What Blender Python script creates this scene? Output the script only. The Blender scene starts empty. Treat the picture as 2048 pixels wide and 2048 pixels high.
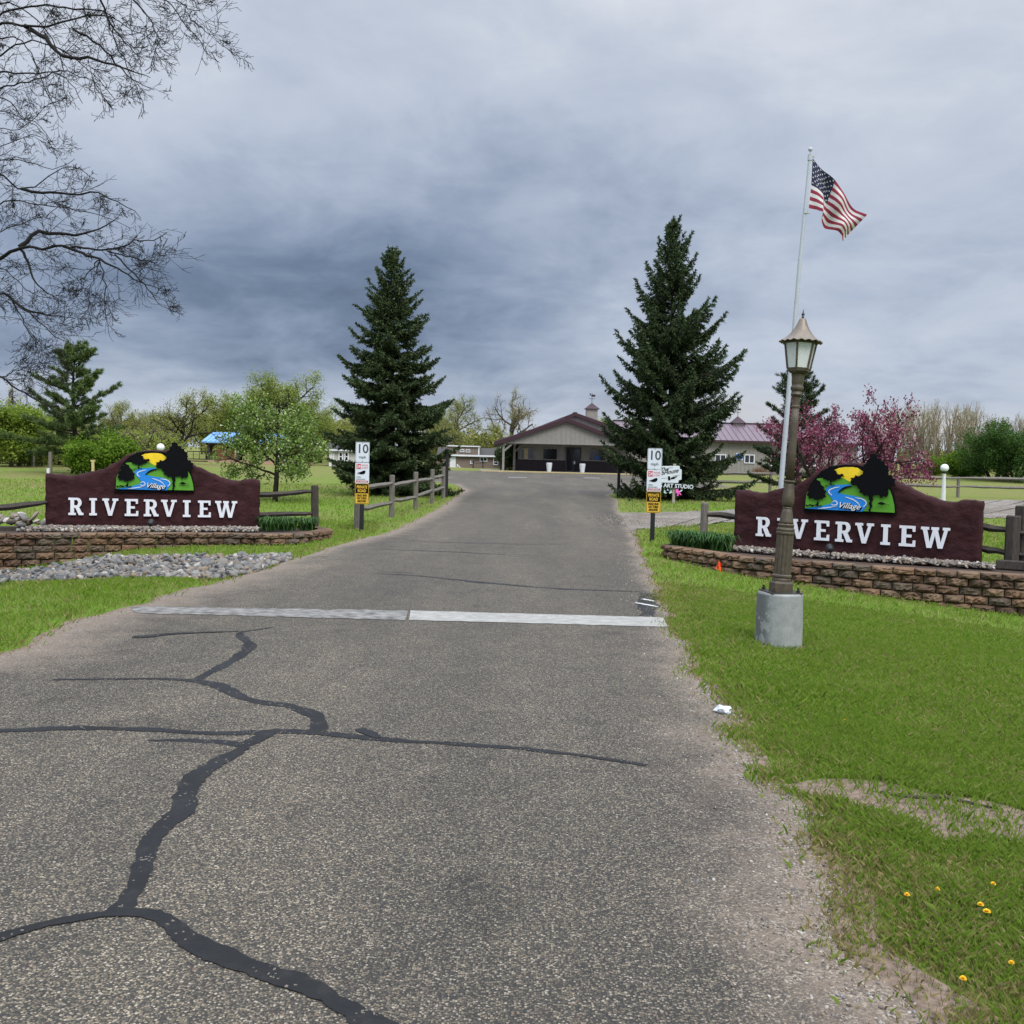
import bpy, math, random
import numpy as np
from mathutils import Matrix, Vector
R = math.radians
PI = math.pi
SC = bpy.context.scene
COL = SC.collection

# ------------------------------------------------------------------ camera
CAM_H, FPX, CPX = 1.55, 1894.3, 1024.0          # eye height, focal length and centre of a 2048 px frame
PITCH, ROLL = R(2.755), R(1.4)
CAM_M = Matrix.Rotation(R(90) - PITCH, 4, 'X') @ Matrix.Rotation(ROLL, 4, 'Z')
cam_data = bpy.data.cameras.new("camera")
cam = bpy.data.objects.new("camera", cam_data)
COL.objects.link(cam)
cam.matrix_world = Matrix.Translation((0, 0, CAM_H)) @ CAM_M
cam_data.sensor_width = 36.0
cam_data.lens = 36.0 * FPX / 2048.0
cam_data.clip_start, cam_data.clip_end = 0.05, 6000
SC.camera = cam
_R3 = np.array(CAM_M.to_3x3())

# ------------------------------------------------------------------ terrain
def S(a, b, x):
    t = np.clip((np.asarray(x, float) - a) / (b - a), 0, 1)
    return t * t * (3 - 2 * t)

WR_A, WR_B = np.array([2.83, 17.6]), np.array([7.68, 14.2])      # front line of the right-hand retaining wall
_wd = (WR_B - WR_A) / np.linalg.norm(WR_B - WR_A)
WR_N = np.array([-_wd[1], _wd[0]])                                # points behind the wall

def ground(x, y):
    x = np.asarray(x, float); y = np.asarray(y, float)
    k = 3.0
    z = 0.0163 * k * np.logaddexp(0, (np.minimum(y, 400) - 20) / k)
    sw = S(15.2, 16.9, y)                                            # a shallow swale with the dry creek, rising to the foot of the wall
    dep = 0.58 * np.clip((-3.1 - x) / 5.9, 0, 1) * (1 - sw) + np.interp(x, [-12, -9, -7.9, -7, -6, -4, -3.1], [.75, .54, .38, .20, .13, .09, 0]) * sw
    z = z - dep * S(10.8, 13.8, y) * (1 - S(19.2, 21.8, y))
    beh = (x - WR_A[0]) * WR_N[0] + (y - WR_A[1]) * WR_N[1]
    z = z - 0.076 * np.clip(x - 2.0, 0, 7) * (1 - S(-0.2, 1.4, beh)) * (1 - S(19, 24, y))
    z = z + 0.9 * S(18, 60, x) * S(60, 120, y) + 0.25 * S(-12, -30, x) * S(30, 60, y)
    return z

def g(x, y): return float(ground(x, y))

def ray(px, py):
    d = _R3 @ np.array([(px - CPX) / FPX, -(py - CPX) / FPX, -1.0])
    return d
def atY(px, py, Y):
    d = ray(px, py); t = Y / d[1]
    return np.array([d[0] * t, Y, CAM_H + d[2] * t])
def atG(px, py, dz=0.0):
    d = ray(px, py); lo, hi = 0.5, 400.0
    t = np.concatenate([np.linspace(0.5, 60, 1200), np.linspace(60, 400, 1200)])
    h = CAM_H + d[2] * t - ground(d[0] * t, d[1] * t) - dz
    i = int(np.argmax(h < 0)) if (h < 0).any() else len(t) - 1
    if i > 0:
        f = h[i - 1] / (h[i - 1] - h[i] + 1e-12); tt = t[i - 1] + f * (t[i] - t[i - 1])
    else: tt = t[0]
    return np.array([d[0] * tt, d[1] * tt, CAM_H + d[2] * tt])
def onP(px, py, o, n):
    d = ray(px, py); c = np.array([0, 0, CAM_H])
    t = np.dot(np.asarray(o) - c, n) / np.dot(d, n)
    return c + d * t
def gp(px, Y):
    """ground point seen in column px at distance Y"""
    p = atY(px, 940, Y)
    return np.array([p[0], Y, g(p[0], Y)])
def zat(px, py, Y): return float(atY(px, py, Y)[2])

# ------------------------------------------------------------------ materials
MATS = {}
def nt(name):
    m = bpy.data.materials.new(name); m.use_nodes = True
    t = m.node_tree; t.nodes.clear()
    out = t.nodes.new('ShaderNodeOutputMaterial')
    b = t.nodes.new('ShaderNodeBsdfPrincipled')
    t.links.new(b.outputs[0], out.inputs[0])
    MATS[name] = m
    return m, t, b, out
def N(t, typ, **kw):
    n = t.nodes.new(typ)
    for k, v in kw.items():
        if k.startswith('i_'):
            key = k[2:]
            n.inputs[int(key) if key.isdigit() else key].default_value = v
        else: setattr(n, k, v)
    return n
def L(t, a, b): t.links.new(a, b)
def ramp(t, fac, stops, interp='LINEAR'):
    r = t.nodes.new('ShaderNodeValToRGB'); r.color_ramp.interpolation = interp
    el = r.color_ramp.elements
    while len(el) < len(stops): el.new(0.5)
    for e, (p, c) in zip(el, stops):
        e.position = p; e.color = (c[0], c[1], c[2], 1)
    L(t, fac, r.inputs[0]); return r.outputs[0]
def noise(t, vec, scale, detail=4, rough=0.55, dist=0.0):
    n = N(t, 'ShaderNodeTexNoise'); n.inputs['Scale'].default_value = scale
    n.inputs['Detail'].default_value = detail; n.inputs['Roughness'].default_value = rough
    n.inputs['Distortion'].default_value = dist
    if vec is not None: L(t, vec, n.inputs['Vector'])
    return n.outputs['Fac']
def mathn(t, op, a, b=None, c=None, clamp=False):
    n = t.nodes.new('ShaderNodeMath'); n.operation = op; n.use_clamp = clamp
    for i, v in enumerate((a, b, c)):
        if v is None: continue
        if isinstance(v, (int, float)): n.inputs[i].default_value = v
        else: L(t, v, n.inputs[i])
    return n.outputs[0]
def mixc(t, fac, a, b, blend='MIX'):
    n = t.nodes.new('ShaderNodeMix'); n.data_type = 'RGBA'; n.blend_type = blend
    def put(s, v):
        if isinstance(v, (tuple, list)): s.default_value = (v[0], v[1], v[2], 1)
        elif isinstance(v, (int, float)): s.default_value = v
        else: L(t, v, s)
    put(n.inputs[0], fac); put(n.inputs[6], a); put(n.inputs[7], b)
    return n.outputs[2]
def bump(t, b, h, strength=0.4, dist=0.02):
    n = t.nodes.new('ShaderNodeBump'); n.inputs['Strength'].default_value = strength
    n.inputs['Distance'].default_value = dist
    L(t, h, n.inputs['Height']); L(t, n.outputs[0], b.inputs['Normal'])
def pos(t): return N(t, 'ShaderNodeNewGeometry').outputs['Position']
def objc(t): return N(t, 'ShaderNodeTexCoord').outputs['Object']
def sc(c, k): return tuple(v * k for v in c)

def plain(name, col, rough=0.7, var=0.25, scale=6, bmp=0.0, bscale=60, metal=0.0, spec=0.4, stretch=None):
    m, t, b, o = nt(name)
    v = objc(t)
    if stretch:
        mp = N(t, 'ShaderNodeMapping'); mp.inputs['Scale'].default_value = stretch
        L(t, v, mp.inputs[0]); v = mp.outputs[0]
    f = noise(t, v, scale, 6, 0.6)
    c = ramp(t, f, [(0.3, sc(col, 1 - var)), (0.7, sc(col, 1 + var))])
    L(t, c, b.inputs['Base Color'])
    b.inputs['Roughness'].default_value = rough; b.inputs['Metallic'].default_value = metal
    b.inputs['Specular IOR Level'].default_value = spec
    if bmp: bump(t, b, noise(t, v, bscale, 5), bmp, 0.01)
    return m
def island(name, stops, rough=0.8, trans=0.0, spec=0.2, big=None, bmp=0, bscale=40):
    """every separate leaf, blade or stone takes its own colour of the ramp"""
    m, t, b, o = nt(name)
    r = N(t, 'ShaderNodeNewGeometry').outputs['Random Per Island']
    c = ramp(t, r, stops)
    if big:
        f = noise(t, pos(t), big[0], 3)
        c = mixc(t, mathn(t, 'MULTIPLY_ADD', f, big[2], -big[2] * 0.5 + 0.35, clamp=True), c, big[1])
    L(t, c, b.inputs['Base Color']); b.inputs['Roughness'].default_value = rough
    b.inputs['Specular IOR Level'].default_value = spec
    if bmp: bump(t, b, noise(t, pos(t), bscale, 5), bmp, 0.01)
    if trans:
        tr = N(t, 'ShaderNodeBsdfTranslucent'); L(t, c, tr.inputs[0])
        mx = N(t, 'ShaderNodeMixShader'); mx.inputs[0].default_value = trans
        L(t, b.outputs[0], mx.inputs[1]); L(t, tr.outputs[0], mx.inputs[2]); L(t, mx.outputs[0], o.inputs[0])
    return m

# ------------------------------------------------------------------ mesh building
WM = {}                                            # world matrix of every object built so far
def frame_of(d):
    d = np.asarray(d, float); d = d / (np.linalg.norm(d) + 1e-12)
    a = np.array([0, 0, 1.0]) if abs(d[2]) < 0.9 else np.array([1.0, 0, 0])
    u = np.cross(d, a); u /= np.linalg.norm(u); v = np.cross(u, d)
    return d, u, v
class MB:
    def __init__(s): s.V = []; s.F = []; s.n = 0
    def add(s, V, F, mi=0):
        V = np.asarray(V, float).reshape(-1, 3)
        by = {}
        if isinstance(F, np.ndarray): by[F.shape[1]] = [F]
        else:
            for f in F: by.setdefault(len(f), []).append(f)
        for k, fs in by.items():
            a = np.concatenate(fs) if isinstance(fs[0], np.ndarray) and fs[0].ndim == 2 else np.array(fs, dtype=np.int64)
            s.F.append((a + s.n, mi))
        s.V.append(V); s.n += len(V); return s
    def box(s, c, size, rz=0.0, mi=0, taper=1.0):
        x, y, z = [v / 2 for v in size]
        P = np.array([(-x, -y, -z), (x, -y, -z), (x, y, -z), (-x, y, -z), (-x * taper, -y * taper, z), (x * taper, -y * taper, z), (x * taper, y * taper, z), (-x * taper, y * taper, z)])
        cr, sr = math.cos(rz), math.sin(rz)
        P = np.stack([P[:, 0] * cr - P[:, 1] * sr, P[:, 0] * sr + P[:, 1] * cr, P[:, 2]], 1) + np.asarray(c, float)
        return s.add(P, BOXF, mi)
    def obox(s, o, u, v, w, mi=0):
        """box from corner o along the vectors u, v, w"""
        o, u, v, w = [np.asarray(q, float) for q in (o, u, v, w)]
        P = [o, o + u, o + u + v, o + v, o + w, o + u + w, o + u + v + w, o + v + w]
        return s.add(P, BOXF, mi)
    def bar(s, a, b, w, h, mi=0, up=(0, 0, 1)):
        a = np.asarray(a, float); b = np.asarray(b, float); d = b - a
        side = np.cross(d, up); side /= np.linalg.norm(side) + 1e-12
        upv = np.cross(side, d); upv /= np.linalg.norm(upv) + 1e-12
        return s.obox(a - side * w / 2 - upv * h / 2, side * w, d, upv * h, mi)
    def tube(s, pts, rad, n=6, mi=0, cap=True):
        P = np.asarray(pts, float); m = len(P)
        r = np.broadcast_to(np.asarray(rad, float), (m,))
        T = np.gradient(P, axis=0)
        T /= np.linalg.norm(T, axis=1, keepdims=True) + 1e-12
        _, u, _ = frame_of(T[0])
        U = np.empty((m, 3))
        for i in range(m):
            u = u - T[i] * np.dot(u, T[i]); u = u / (np.linalg.norm(u) + 1e-12); U[i] = u
        W = np.cross(T, U)
        a = np.arange(n) * 2 * PI / n
        ring = P[:, None, :] + r[:, None, None] * (np.cos(a)[None, :, None] * U[:, None, :] + np.sin(a)[None, :, None] * W[:, None, :])
        i, j = np.meshgrid(np.arange(m - 1), np.arange(n), indexing='ij')
        i = i.ravel(); j = j.ravel(); k = (j + 1) % n
        F = np.stack([i * n + j, i * n + k, (i + 1) * n + k, (i + 1) * n + j], 1)
        base = s.n
        s.add(ring.reshape(-1, 3), F, mi)
        if cap and n > 2:
            s.F.append((np.array([list(range(n))[::-1]]) + base, mi))
            s.F.append((np.array([list(range(n))]) + base + (m - 1) * n, mi))
        return s
    def lathe(s, prof, o=(0, 0, 0), n=24, mi=0, flute=None, axis=None):
        """prof: (radius, height); flute(angle, height) scales the radius"""
        o = np.asarray(o, float); m = len(prof)
        a = np.arange(n) * 2 * PI / n
        P = []
        for r, z in prof:
            rr = r * (flute(a, z) if flute else np.ones(n))
            P.append(np.stack([rr * np.cos(a), rr * np.sin(a), np.full(n, z)], 1))
        P = np.concatenate(P)
        if axis is not None: P = P @ np.array(axis).T
        i, j = np.meshgrid(np.arange(m - 1), np.arange(n), indexing='ij')
        i = i.ravel(); j = j.ravel(); k = (j + 1) % n
        F = np.stack([i * n + j, i * n + k, (i + 1) * n + k, (i + 1) * n + j], 1)
        base = s.n
        s.add(P + o, F, mi)
        s.F.append((np.array([list(range(n))[::-1]]) + base, mi))
        s.F.append((np.array([list(range(n))]) + base + (m - 1) * n, mi))
        return s
    def grid(s, P, mi=0, flip=False):
        P = np.asarray(P, float); m, n = P.shape[:2]
        i, j = np.meshgrid(np.arange(m - 1), np.arange(n - 1), indexing='ij'); i = i.ravel(); j = j.ravel()
        F = np.stack([i * n + j, i * n + j + 1, (i + 1) * n + j + 1, (i + 1) * n + j], 1)
        if flip: F = F[:, ::-1]
        return s.add(P.reshape(-1, 3), F, mi)
    def build(s, name, mats, parent=None, smooth=False, bev=0.0, kind=None):
        me = bpy.data.meshes.new(name)
        V = np.concatenate(s.V) if s.V else np.zeros((0, 3))
        if parent is not None and parent in WM:
            M = np.array(WM[parent].inverted()); V = V @ M[:3, :3].T + M[:3, 3]
        ks = [np.full(len(f), f.shape[1]) for f, _ in s.F]
        loops = np.concatenate([f.ravel() for f, _ in s.F]); cnt = np.concatenate(ks)
        mi = np.concatenate([np.full(len(f), m) for f, m in s.F])
        me.vertices.add(len(V)); me.vertices.foreach_set('co', V.astype(np.float32).ravel())
        me.loops.add(len(loops)); me.loops.foreach_set('vertex_index', loops.astype(np.int32))
        me.polygons.add(len(cnt))
        me.polygons.foreach_set('loop_start', np.concatenate([[0], np.cumsum(cnt)[:-1]]).astype(np.int32))
        me.polygons.foreach_set('material_index', mi.astype(np.int32))
        me.update(calc_edges=True)
        me.polygons.foreach_set('use_smooth', np.full(len(cnt), bool(smooth)))
        for m in (mats if isinstance(mats, (list, tuple)) else [mats]):
            me.materials.append(MATS[m] if isinstance(m, str) else m)
        o = bpy.data.objects.new(name, me); COL.objects.link(o)
        if parent is not None: o.parent = parent; WM[o] = WM[parent]
        else: WM[o] = Matrix.Identity(4)
        if bev:
            md = o.modifiers.new("edge", 'BEVEL'); md.width = bev; md.segments = 2; md.limit_method = 'ANGLE'; md.angle_limit = R(40)
        if kind: o['kind'] = kind
        return o
BOXF = np.array([(3, 2, 1, 0), (4, 5, 6, 7), (0, 1, 5, 4), (1, 2, 6, 5), (2, 3, 7, 6), (3, 0, 4, 7)])

def thing(name, label, cat, loc=(0, 0, 0), rz=0.0, group=None):
    o = bpy.data.objects.new(name, None); COL.objects.link(o)
    o.empty_display_size = 0.2
    o.location = tuple(float(v) for v in loc); o.rotation_euler = (0, 0, rz)
    WM[o] = Matrix.Translation(o.location) @ Matrix.Rotation(rz, 4, 'Z')
    return tag(o, label, cat, group)
def tag(o, label, cat, group=None):
    o['label'] = label; o['category'] = cat
    if group: o['group'] = group
    return o
def dup(root, loc, rz=0.0, scale=1.0, label=None, group=None):
    r = root.copy(); COL.objects.link(r); r.location = tuple(float(v) for v in loc); r.rotation_euler = (0, 0, rz)
    r.scale = (scale, scale, scale) if isinstance(scale, (int, float)) else scale
    if label: r['label'] = label
    if group: r['group'] = group
    def kids(a, b):
        for ch in list(a.children):
            c = ch.copy(); COL.objects.link(c); c.parent = b; kids(ch, c)
    kids(root, r)
    return r

# flat shapes and lettering by way of a temporary 2-D curve
def _curve_mesh(cu):
    ob = bpy.data.objects.new("shape", cu); COL.objects.link(ob)
    dg = bpy.context.evaluated_depsgraph_get()
    ev = ob.evaluated_get(dg); me = ev.to_mesh()
    V = np.array([v.co[:] for v in me.vertices]).reshape(-1, 3); F = [tuple(p.vertices) for p in me.polygons]
    ev.to_mesh_clear(); bpy.data.objects.remove(ob); bpy.data.curves.remove(cu)
    return V, F
def shape2d(outlines, depth):
    cu = bpy.data.curves.new("shape", 'CURVE'); cu.dimensions = '2D'; cu.fill_mode = 'BOTH'; cu.extrude = depth / 2
    for o in outlines:
        sp = cu.splines.new('POLY'); sp.points.add(len(o) - 1); sp.use_cyclic_u = True
        for p, (x, y) in zip(sp.points, o): p.co = (x, y, 0, 1)
    V, F = _curve_mesh(cu); V[:, 2] += depth / 2
    return V, F
def text2d(body, size, depth, shear=0.0, sx=1.0, bold=0.0, align='CENTER', spacing=1.0):
    cu = bpy.data.curves.new("lettering", 'FONT'); cu.body = body; cu.size = size; cu.extrude = depth / 2
    cu.shear = shear; cu.align_x = align; cu.offset = bold; cu.space_character = spacing; cu.resolution_u = 3
    V, F = _curve_mesh(cu); V[:, 0] *= sx; V[:, 2] += depth / 2
    return V, F
def place(VF, o, u, v, n, off=0.0):
    V, F = VF; o = np.asarray(o, float)
    return o + V[:, :1] * np.asarray(u) + V[:, 1:2] * np.asarray(v) + (V[:, 2:3] + off) * np.asarray(n), F
def rrect(x0, y0, x1, y1, r, k=5):
    P = []
    for cx, cy, a0 in ((x1 - r, y0 + r, -90), (x1 - r, y1 - r, 0), (x0 + r, y1 - r, 90), (x0 + r, y0 + r, 180)):
        for i in range(k): a = R(a0 + 90 * i / (k - 1)); P.append((cx + r * math.cos(a), cy + r * math.sin(a)))
    return P
def interp_poly(pts, n):
    P = np.asarray(pts, float); d = np.r_[0, np.cumsum(np.linalg.norm(np.diff(P, axis=0), axis=1))]
    t = np.linspace(0, d[-1], n)
    return np.stack([np.interp(t, d, P[:, i]) for i in range(P.shape[1])], 1)
def smooth_poly(pts, n, it=2):
    P = np.asarray(pts, float)
    for _ in range(it):
        Q = [P[0]]
        for a, b in zip(P[:-1], P[1:]): Q += [a * .75 + b * .25, a * .25 + b * .75]
        Q.append(P[-1]); P = np.array(Q)
    return interp_poly(P, n)
# ------------------------------------------------------------------ sky and sun
SUN_AZ, SUN_EL = R(150), R(48)                      # behind the camera, to its right
w = bpy.data.worlds.new("World"); SC.world = w; w.use_nodes = True
t = w.node_tree; t.nodes.clear()
wo = N(t, 'ShaderNodeOutputWorld')
sky = N(t, 'ShaderNodeTexSky'); sky.sky_type = 'NISHITA'; sky.sun_disc = False
sky.sun_elevation = SUN_EL; sky.sun_rotation = SUN_AZ; sky.dust_density = 2.0
bg1 = N(t, 'ShaderNodeBackground'); bg1.inputs[1].default_value = 0.10; L(t, sky.outputs[0], bg1.inputs[0])
D = N(t, 'ShaderNodeTexCoord').outputs['Generated']
sx = N(t, 'ShaderNodeSeparateXYZ'); L(t, D, sx.inputs[0])
X, Y, Z = sx.outputs
az = mathn(t, 'ARCTAN2', X, Y); el = mathn(t, 'ARCSINE', Z)
zz = mathn(t, 'ADD', mathn(t, 'MAXIMUM', Z, 0.0), 0.26)
cb = N(t, 'ShaderNodeCombineXYZ'); L(t, mathn(t, 'DIVIDE', X, zz), cb.inputs[0]); L(t, mathn(t, 'DIVIDE', Y, zz), cb.inputs[1])
cb.inputs[2].default_value = 3.7
P = cb.outputs[0]
def ss(x, a, b):
    n = N(t, 'ShaderNodeMapRange'); n.interpolation_type = 'SMOOTHSTEP'
    L(t, x, n.inputs[0]); n.inputs[1].default_value = a; n.inputs[2].default_value = b
    return n.outputs[0]
def gauss(ca, sa, ce, se):
    a = mathn(t, 'POWER', mathn(t, 'DIVIDE', mathn(t, 'SUBTRACT', az, ca), sa), 2.0)
    e = mathn(t, 'POWER', mathn(t, 'DIVIDE', mathn(t, 'SUBTRACT', el, ce), se), 2.0)
    return mathn(t, 'EXPONENT', mathn(t, 'MULTIPLY', mathn(t, 'ADD', a, e), -1.0))
def lin(*terms):
    acc = None
    for k, v in terms:
        m = mathn(t, 'MULTIPLY', v, k); acc = m if acc is None else mathn(t, 'ADD', acc, m)
    return acc
n1 = noise(t, P, 1.25, 9, 0.56, 0.30)
n2 = noise(t, P, 3.6, 8, 0.58, 0.35)
n3 = noise(t, P, 0.35, 3, 0.5)
val = lin((0.34, ss(el, 0.12, 0.46)), (0.17, ss(az, -0.10, 0.36)), (-0.32, gauss(-0.25, 0.28, 0.15, 0.09)),
          (-0.16, gauss(0.02, 0.30, 0.075, 0.035)), (0.30, gauss(-0.28, 0.34, 0.050, 0.022)), (0.12, gauss(0.03, 0.2, 0.10, 0.03)), (0.13, gauss(0.05, 0.6, 0.03, 0.04)),
          (1.15, n1), (0.85, n2), (0.30, n3))
val = mathn(t, 'ADD', val, -0.43)
cc = ramp(t, mathn(t, 'MULTIPLY', val, 0.74), [(0.0, (.112, .150, .232)), (0.16, (.160, .212, .318)), (0.33, (.262, .328, .455)), (0.50, (.385, .450, .575)), (0.66, (.505, .570, .690)), (0.80, (.585, .640, .745)), (1.0, (.74, .78, .85))])
warm = lin((0.55, gauss(0.405, 0.05, 0.045, 0.018)), (0.35, gauss(0.20, 0.10, 0.06, 0.02)))
cc = mixc(t, warm, cc, (.78, .70, .62))
up = mathn(t, 'MULTIPLY_ADD', ss(el, 0.50, 1.0), 2.9, 1.0)
back = mathn(t, 'MULTIPLY_ADD', ss(Y, 0.1, -0.6), 0.6, 1.0)          # the brighter sky behind the camera, where the sun stands
bg2 = N(t, 'ShaderNodeBackground'); L(t, cc, bg2.inputs[0]); L(t, mathn(t, 'MULTIPLY', up, back), bg2.inputs[1])
mx = N(t, 'ShaderNodeMixShader'); mx.inputs[0].default_value = 0.92
L(t, bg1.outputs[0], mx.inputs[1]); L(t, bg2.outputs[0], mx.inputs[2]); L(t, mx.outputs[0], wo.inputs[0])

sl = bpy.data.lights.new("sun", 'SUN'); sl.energy = 1.9; sl.angle = R(24); sl.color = (1.0, 0.95, 0.87)
so = bpy.data.objects.new("sun", sl); COL.objects.link(so)
sd = Vector((math.sin(SUN_AZ) * math.cos(SUN_EL), math.cos(SUN_AZ) * math.cos(SUN_EL), math.sin(SUN_EL)))
so.rotation_euler = (-sd).to_track_quat('-Z', 'Y').to_euler(); so.location = (20, -30, 60)

SC.view_settings.view_transform = 'Standard'; SC.view_settings.look = 'None'
SC.view_settings.exposure = 0.0; SC.view_settings.gamma = 1.0
SC.render.engine = 'CYCLES'
SC.cycles.max_bounces = 6; SC.cycles.transparent_max_bounces = 8

# ------------------------------------------------------------------ materials of the setting
def lawn_mat():
    m, t, b, o = nt('lawn')
    p = pos(t)
    big = noise(t, p, 0.22, 5, 0.62); mid = noise(t, p, 1.6, 6, 0.65); fine = noise(t, p, 28, 4, 0.7)
    st = N(t, 'ShaderNodeMapping'); st.inputs['Scale'].default_value = (0.05, 0.28, 1); L(t, p, st.inputs[0])
    band = noise(t, st.outputs[0], 1.0, 4, 0.55)
    green = ramp(t, fine, [(0.25, (.072, .128, .014)), (0.5, (.125, .210, .024)), (0.75, (.195, .280, .048))])
    dry = ramp(t, fine, [(0.25, (.110, .105, .035)), (0.55, (.200, .180, .072)), (0.8, (.290, .250, .120))])
    f = mathn(t, 'ADD', mathn(t, 'MULTIPLY', big, 0.9), mathn(t, 'MULTIPLY', mid, 0.75))
    f = mathn(t, 'ADD', f, mathn(t, 'MULTIPLY', band, 0.55))
    far = N(t, 'ShaderNodeSeparateXYZ'); L(t, p, far.inputs[0])
    fy = N(t, 'ShaderNodeMapRange'); L(t, far.outputs[1], fy.inputs[0]); fy.inputs[1].default_value = 18; fy.inputs[2].default_value = 60; fy.inputs[4].default_value = 0.24
    f = mathn(t, 'ADD', f, fy.outputs[0])
    f = ramp(t, f, [(0.0, (0, 0, 0)), (1.0, (1, 1, 1))])
    mr = N(t, 'ShaderNodeMapRange'); L(t, f, mr.inputs[0]); mr.inputs[1].default_value = 0.98; mr.inputs[2].default_value = 1.0
    fr = N(t, 'ShaderNodeMapRange'); fr.interpolation_type = 'SMOOTHSTEP'
    s2 = mathn(t, 'ADD', mathn(t, 'ADD', mathn(t, 'MULTIPLY', big, 0.9), mathn(t, 'MULTIPLY', mid, 0.75)), mathn(t, 'ADD', mathn(t, 'MULTIPLY', band, 0.55), fy.outputs[0]))
    L(t, s2, fr.inputs[0]); fr.inputs[1].default_value = 1.00; fr.inputs[2].default_value = 1.42; fr.inputs[4].default_value = 0.85
    c = mixc(t, fr.outputs[0], green, dry)
    L(t, c, b.inputs['Base Color']); b.inputs['Roughness'].default_value = 0.95; b.inputs['Specular IOR Level'].default_value = 0.1
    bump(t, b, noise(t, p, 45, 4, 0.7), 0.8, 0.05)
lawn_mat()

def asphalt_mat():
    m, t, b, o = nt('asphalt')
    p = pos(t)
    v1 = N(t, 'ShaderNodeTexVoronoi'); v1.inputs['Scale'].default_value = 135; L(t, p, v1.inputs['Vector'])
    v2 = N(t, 'ShaderNodeTexVoronoi'); v2.inputs['Scale'].default_value = 85; L(t, p, v2.inputs['Vector'])
    def rnd(v):
        s = N(t, 'ShaderNodeSeparateColor'); L(t, v.outputs['Color'], s.inputs[0]); return s.outputs[0], s.outputs[1]
    r1, q1 = rnd(v1); r2, q2 = rnd(v2)
    stone = ramp(t, r1, [(0.0, (.036, .033, .030)), (0.30, (.060, .054, .046)), (0.52, (.100, .087, .067)), (0.72, (.148, .125, .090)), (0.88, (.200, .168, .122)), (0.97, (.31, .275, .22)), (1.0, (.16, .095, .06))])
    edge = mathn(t, 'MULTIPLY', v1.outputs['Distance'], 105 / 55.0, clamp=True)
    stone = mixc(t, ramp(t, mathn(t, 'MULTIPLY', v1.outputs['Distance'], 1.0), [(0.42, (0, 0, 0)), (0.72, (1, 1, 1))]), stone, (.028, .027, .026))
    bigst = ramp(t, r2, [(0.0, (.25, .22, .175)), (0.5, (.32, .285, .24)), (1.0, (.15, .13, .12))])
    pick = mathn(t, 'MULTIPLY', mathn(t, 'GREATER_THAN', q2, 0.93), mathn(t, 'LESS_THAN', v2.outputs['Distance'], 0.40))
    c = mixc(t, pick, stone, bigst)
    wm = N(t, 'ShaderNodeMapping'); wm.inputs['Scale'].default_value = (1.0, 0.16, 1); L(t, p, wm.inputs[0])
    big = noise(t, wm.outputs[0], 0.75, 5, 0.6); mid = noise(t, p, 2.6, 6, 0.68)
    tone = mathn(t, 'ADD', mathn(t, 'MULTIPLY', big, 0.9), mathn(t, 'MULTIPLY', mid, 0.5))
    c = mixc(t, 1.0, c, ramp(t, tone, [(0.48, (.70, .695, .68)), (0.70, (.97, .95, .905)), (0.92, (1.36, 1.32, 1.22))]), 'MULTIPLY')
    c = mixc(t, 1.0, c, ramp(t, noise(t, p, 1.7, 4, 0.6, 0.6), [(0.30, (.72, .72, .73)), (0.38, (1, 1, 1))]), 'MULTIPLY')
    at = N(t, 'ShaderNodeAttribute'); at.attribute_name = 'edge'
    sand = mixc(t, ramp(t, noise(t, p, 9, 5, 0.7), [(0.38, (0, 0, 0)), (0.62, (1, 1, 1))]), ramp(t, r1, [(0.0, (.085, .068, .054)), (0.45, (.175, .140, .108)), (0.8, (.27, .22, .17)), (1.0, (.42, .37, .31))]), ramp(t, noise(t, p, 150, 3, 0.7), [(0.3, (.13, .095, .070)), (0.7, (.27, .21, .16))]))
    wear = mathn(t, 'ADD', at.outputs['Fac'], mathn(t, 'MULTIPLY_ADD', mid, 0.75, -0.40))
    wr = N(t, 'ShaderNodeMapRange'); wr.interpolation_type = 'SMOOTHSTEP'; L(t, wear, wr.inputs[0])
    wr.inputs[1].default_value = 0.25; wr.inputs[2].default_value = 0.95; wr.inputs[4].default_value = 0.8
    c = mixc(t, wr.outputs[0], c, sand)
    L(t, c, b.inputs['Base Color'])
    b.inputs['Roughness'].default_value = 0.85; b.inputs['Specular IOR Level'].default_value = 0.35
    bump(t, b, mathn(t, 'SUBTRACT', 1.0, v1.outputs['Distance']), 0.55, 0.006)
asphalt_mat()

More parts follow.
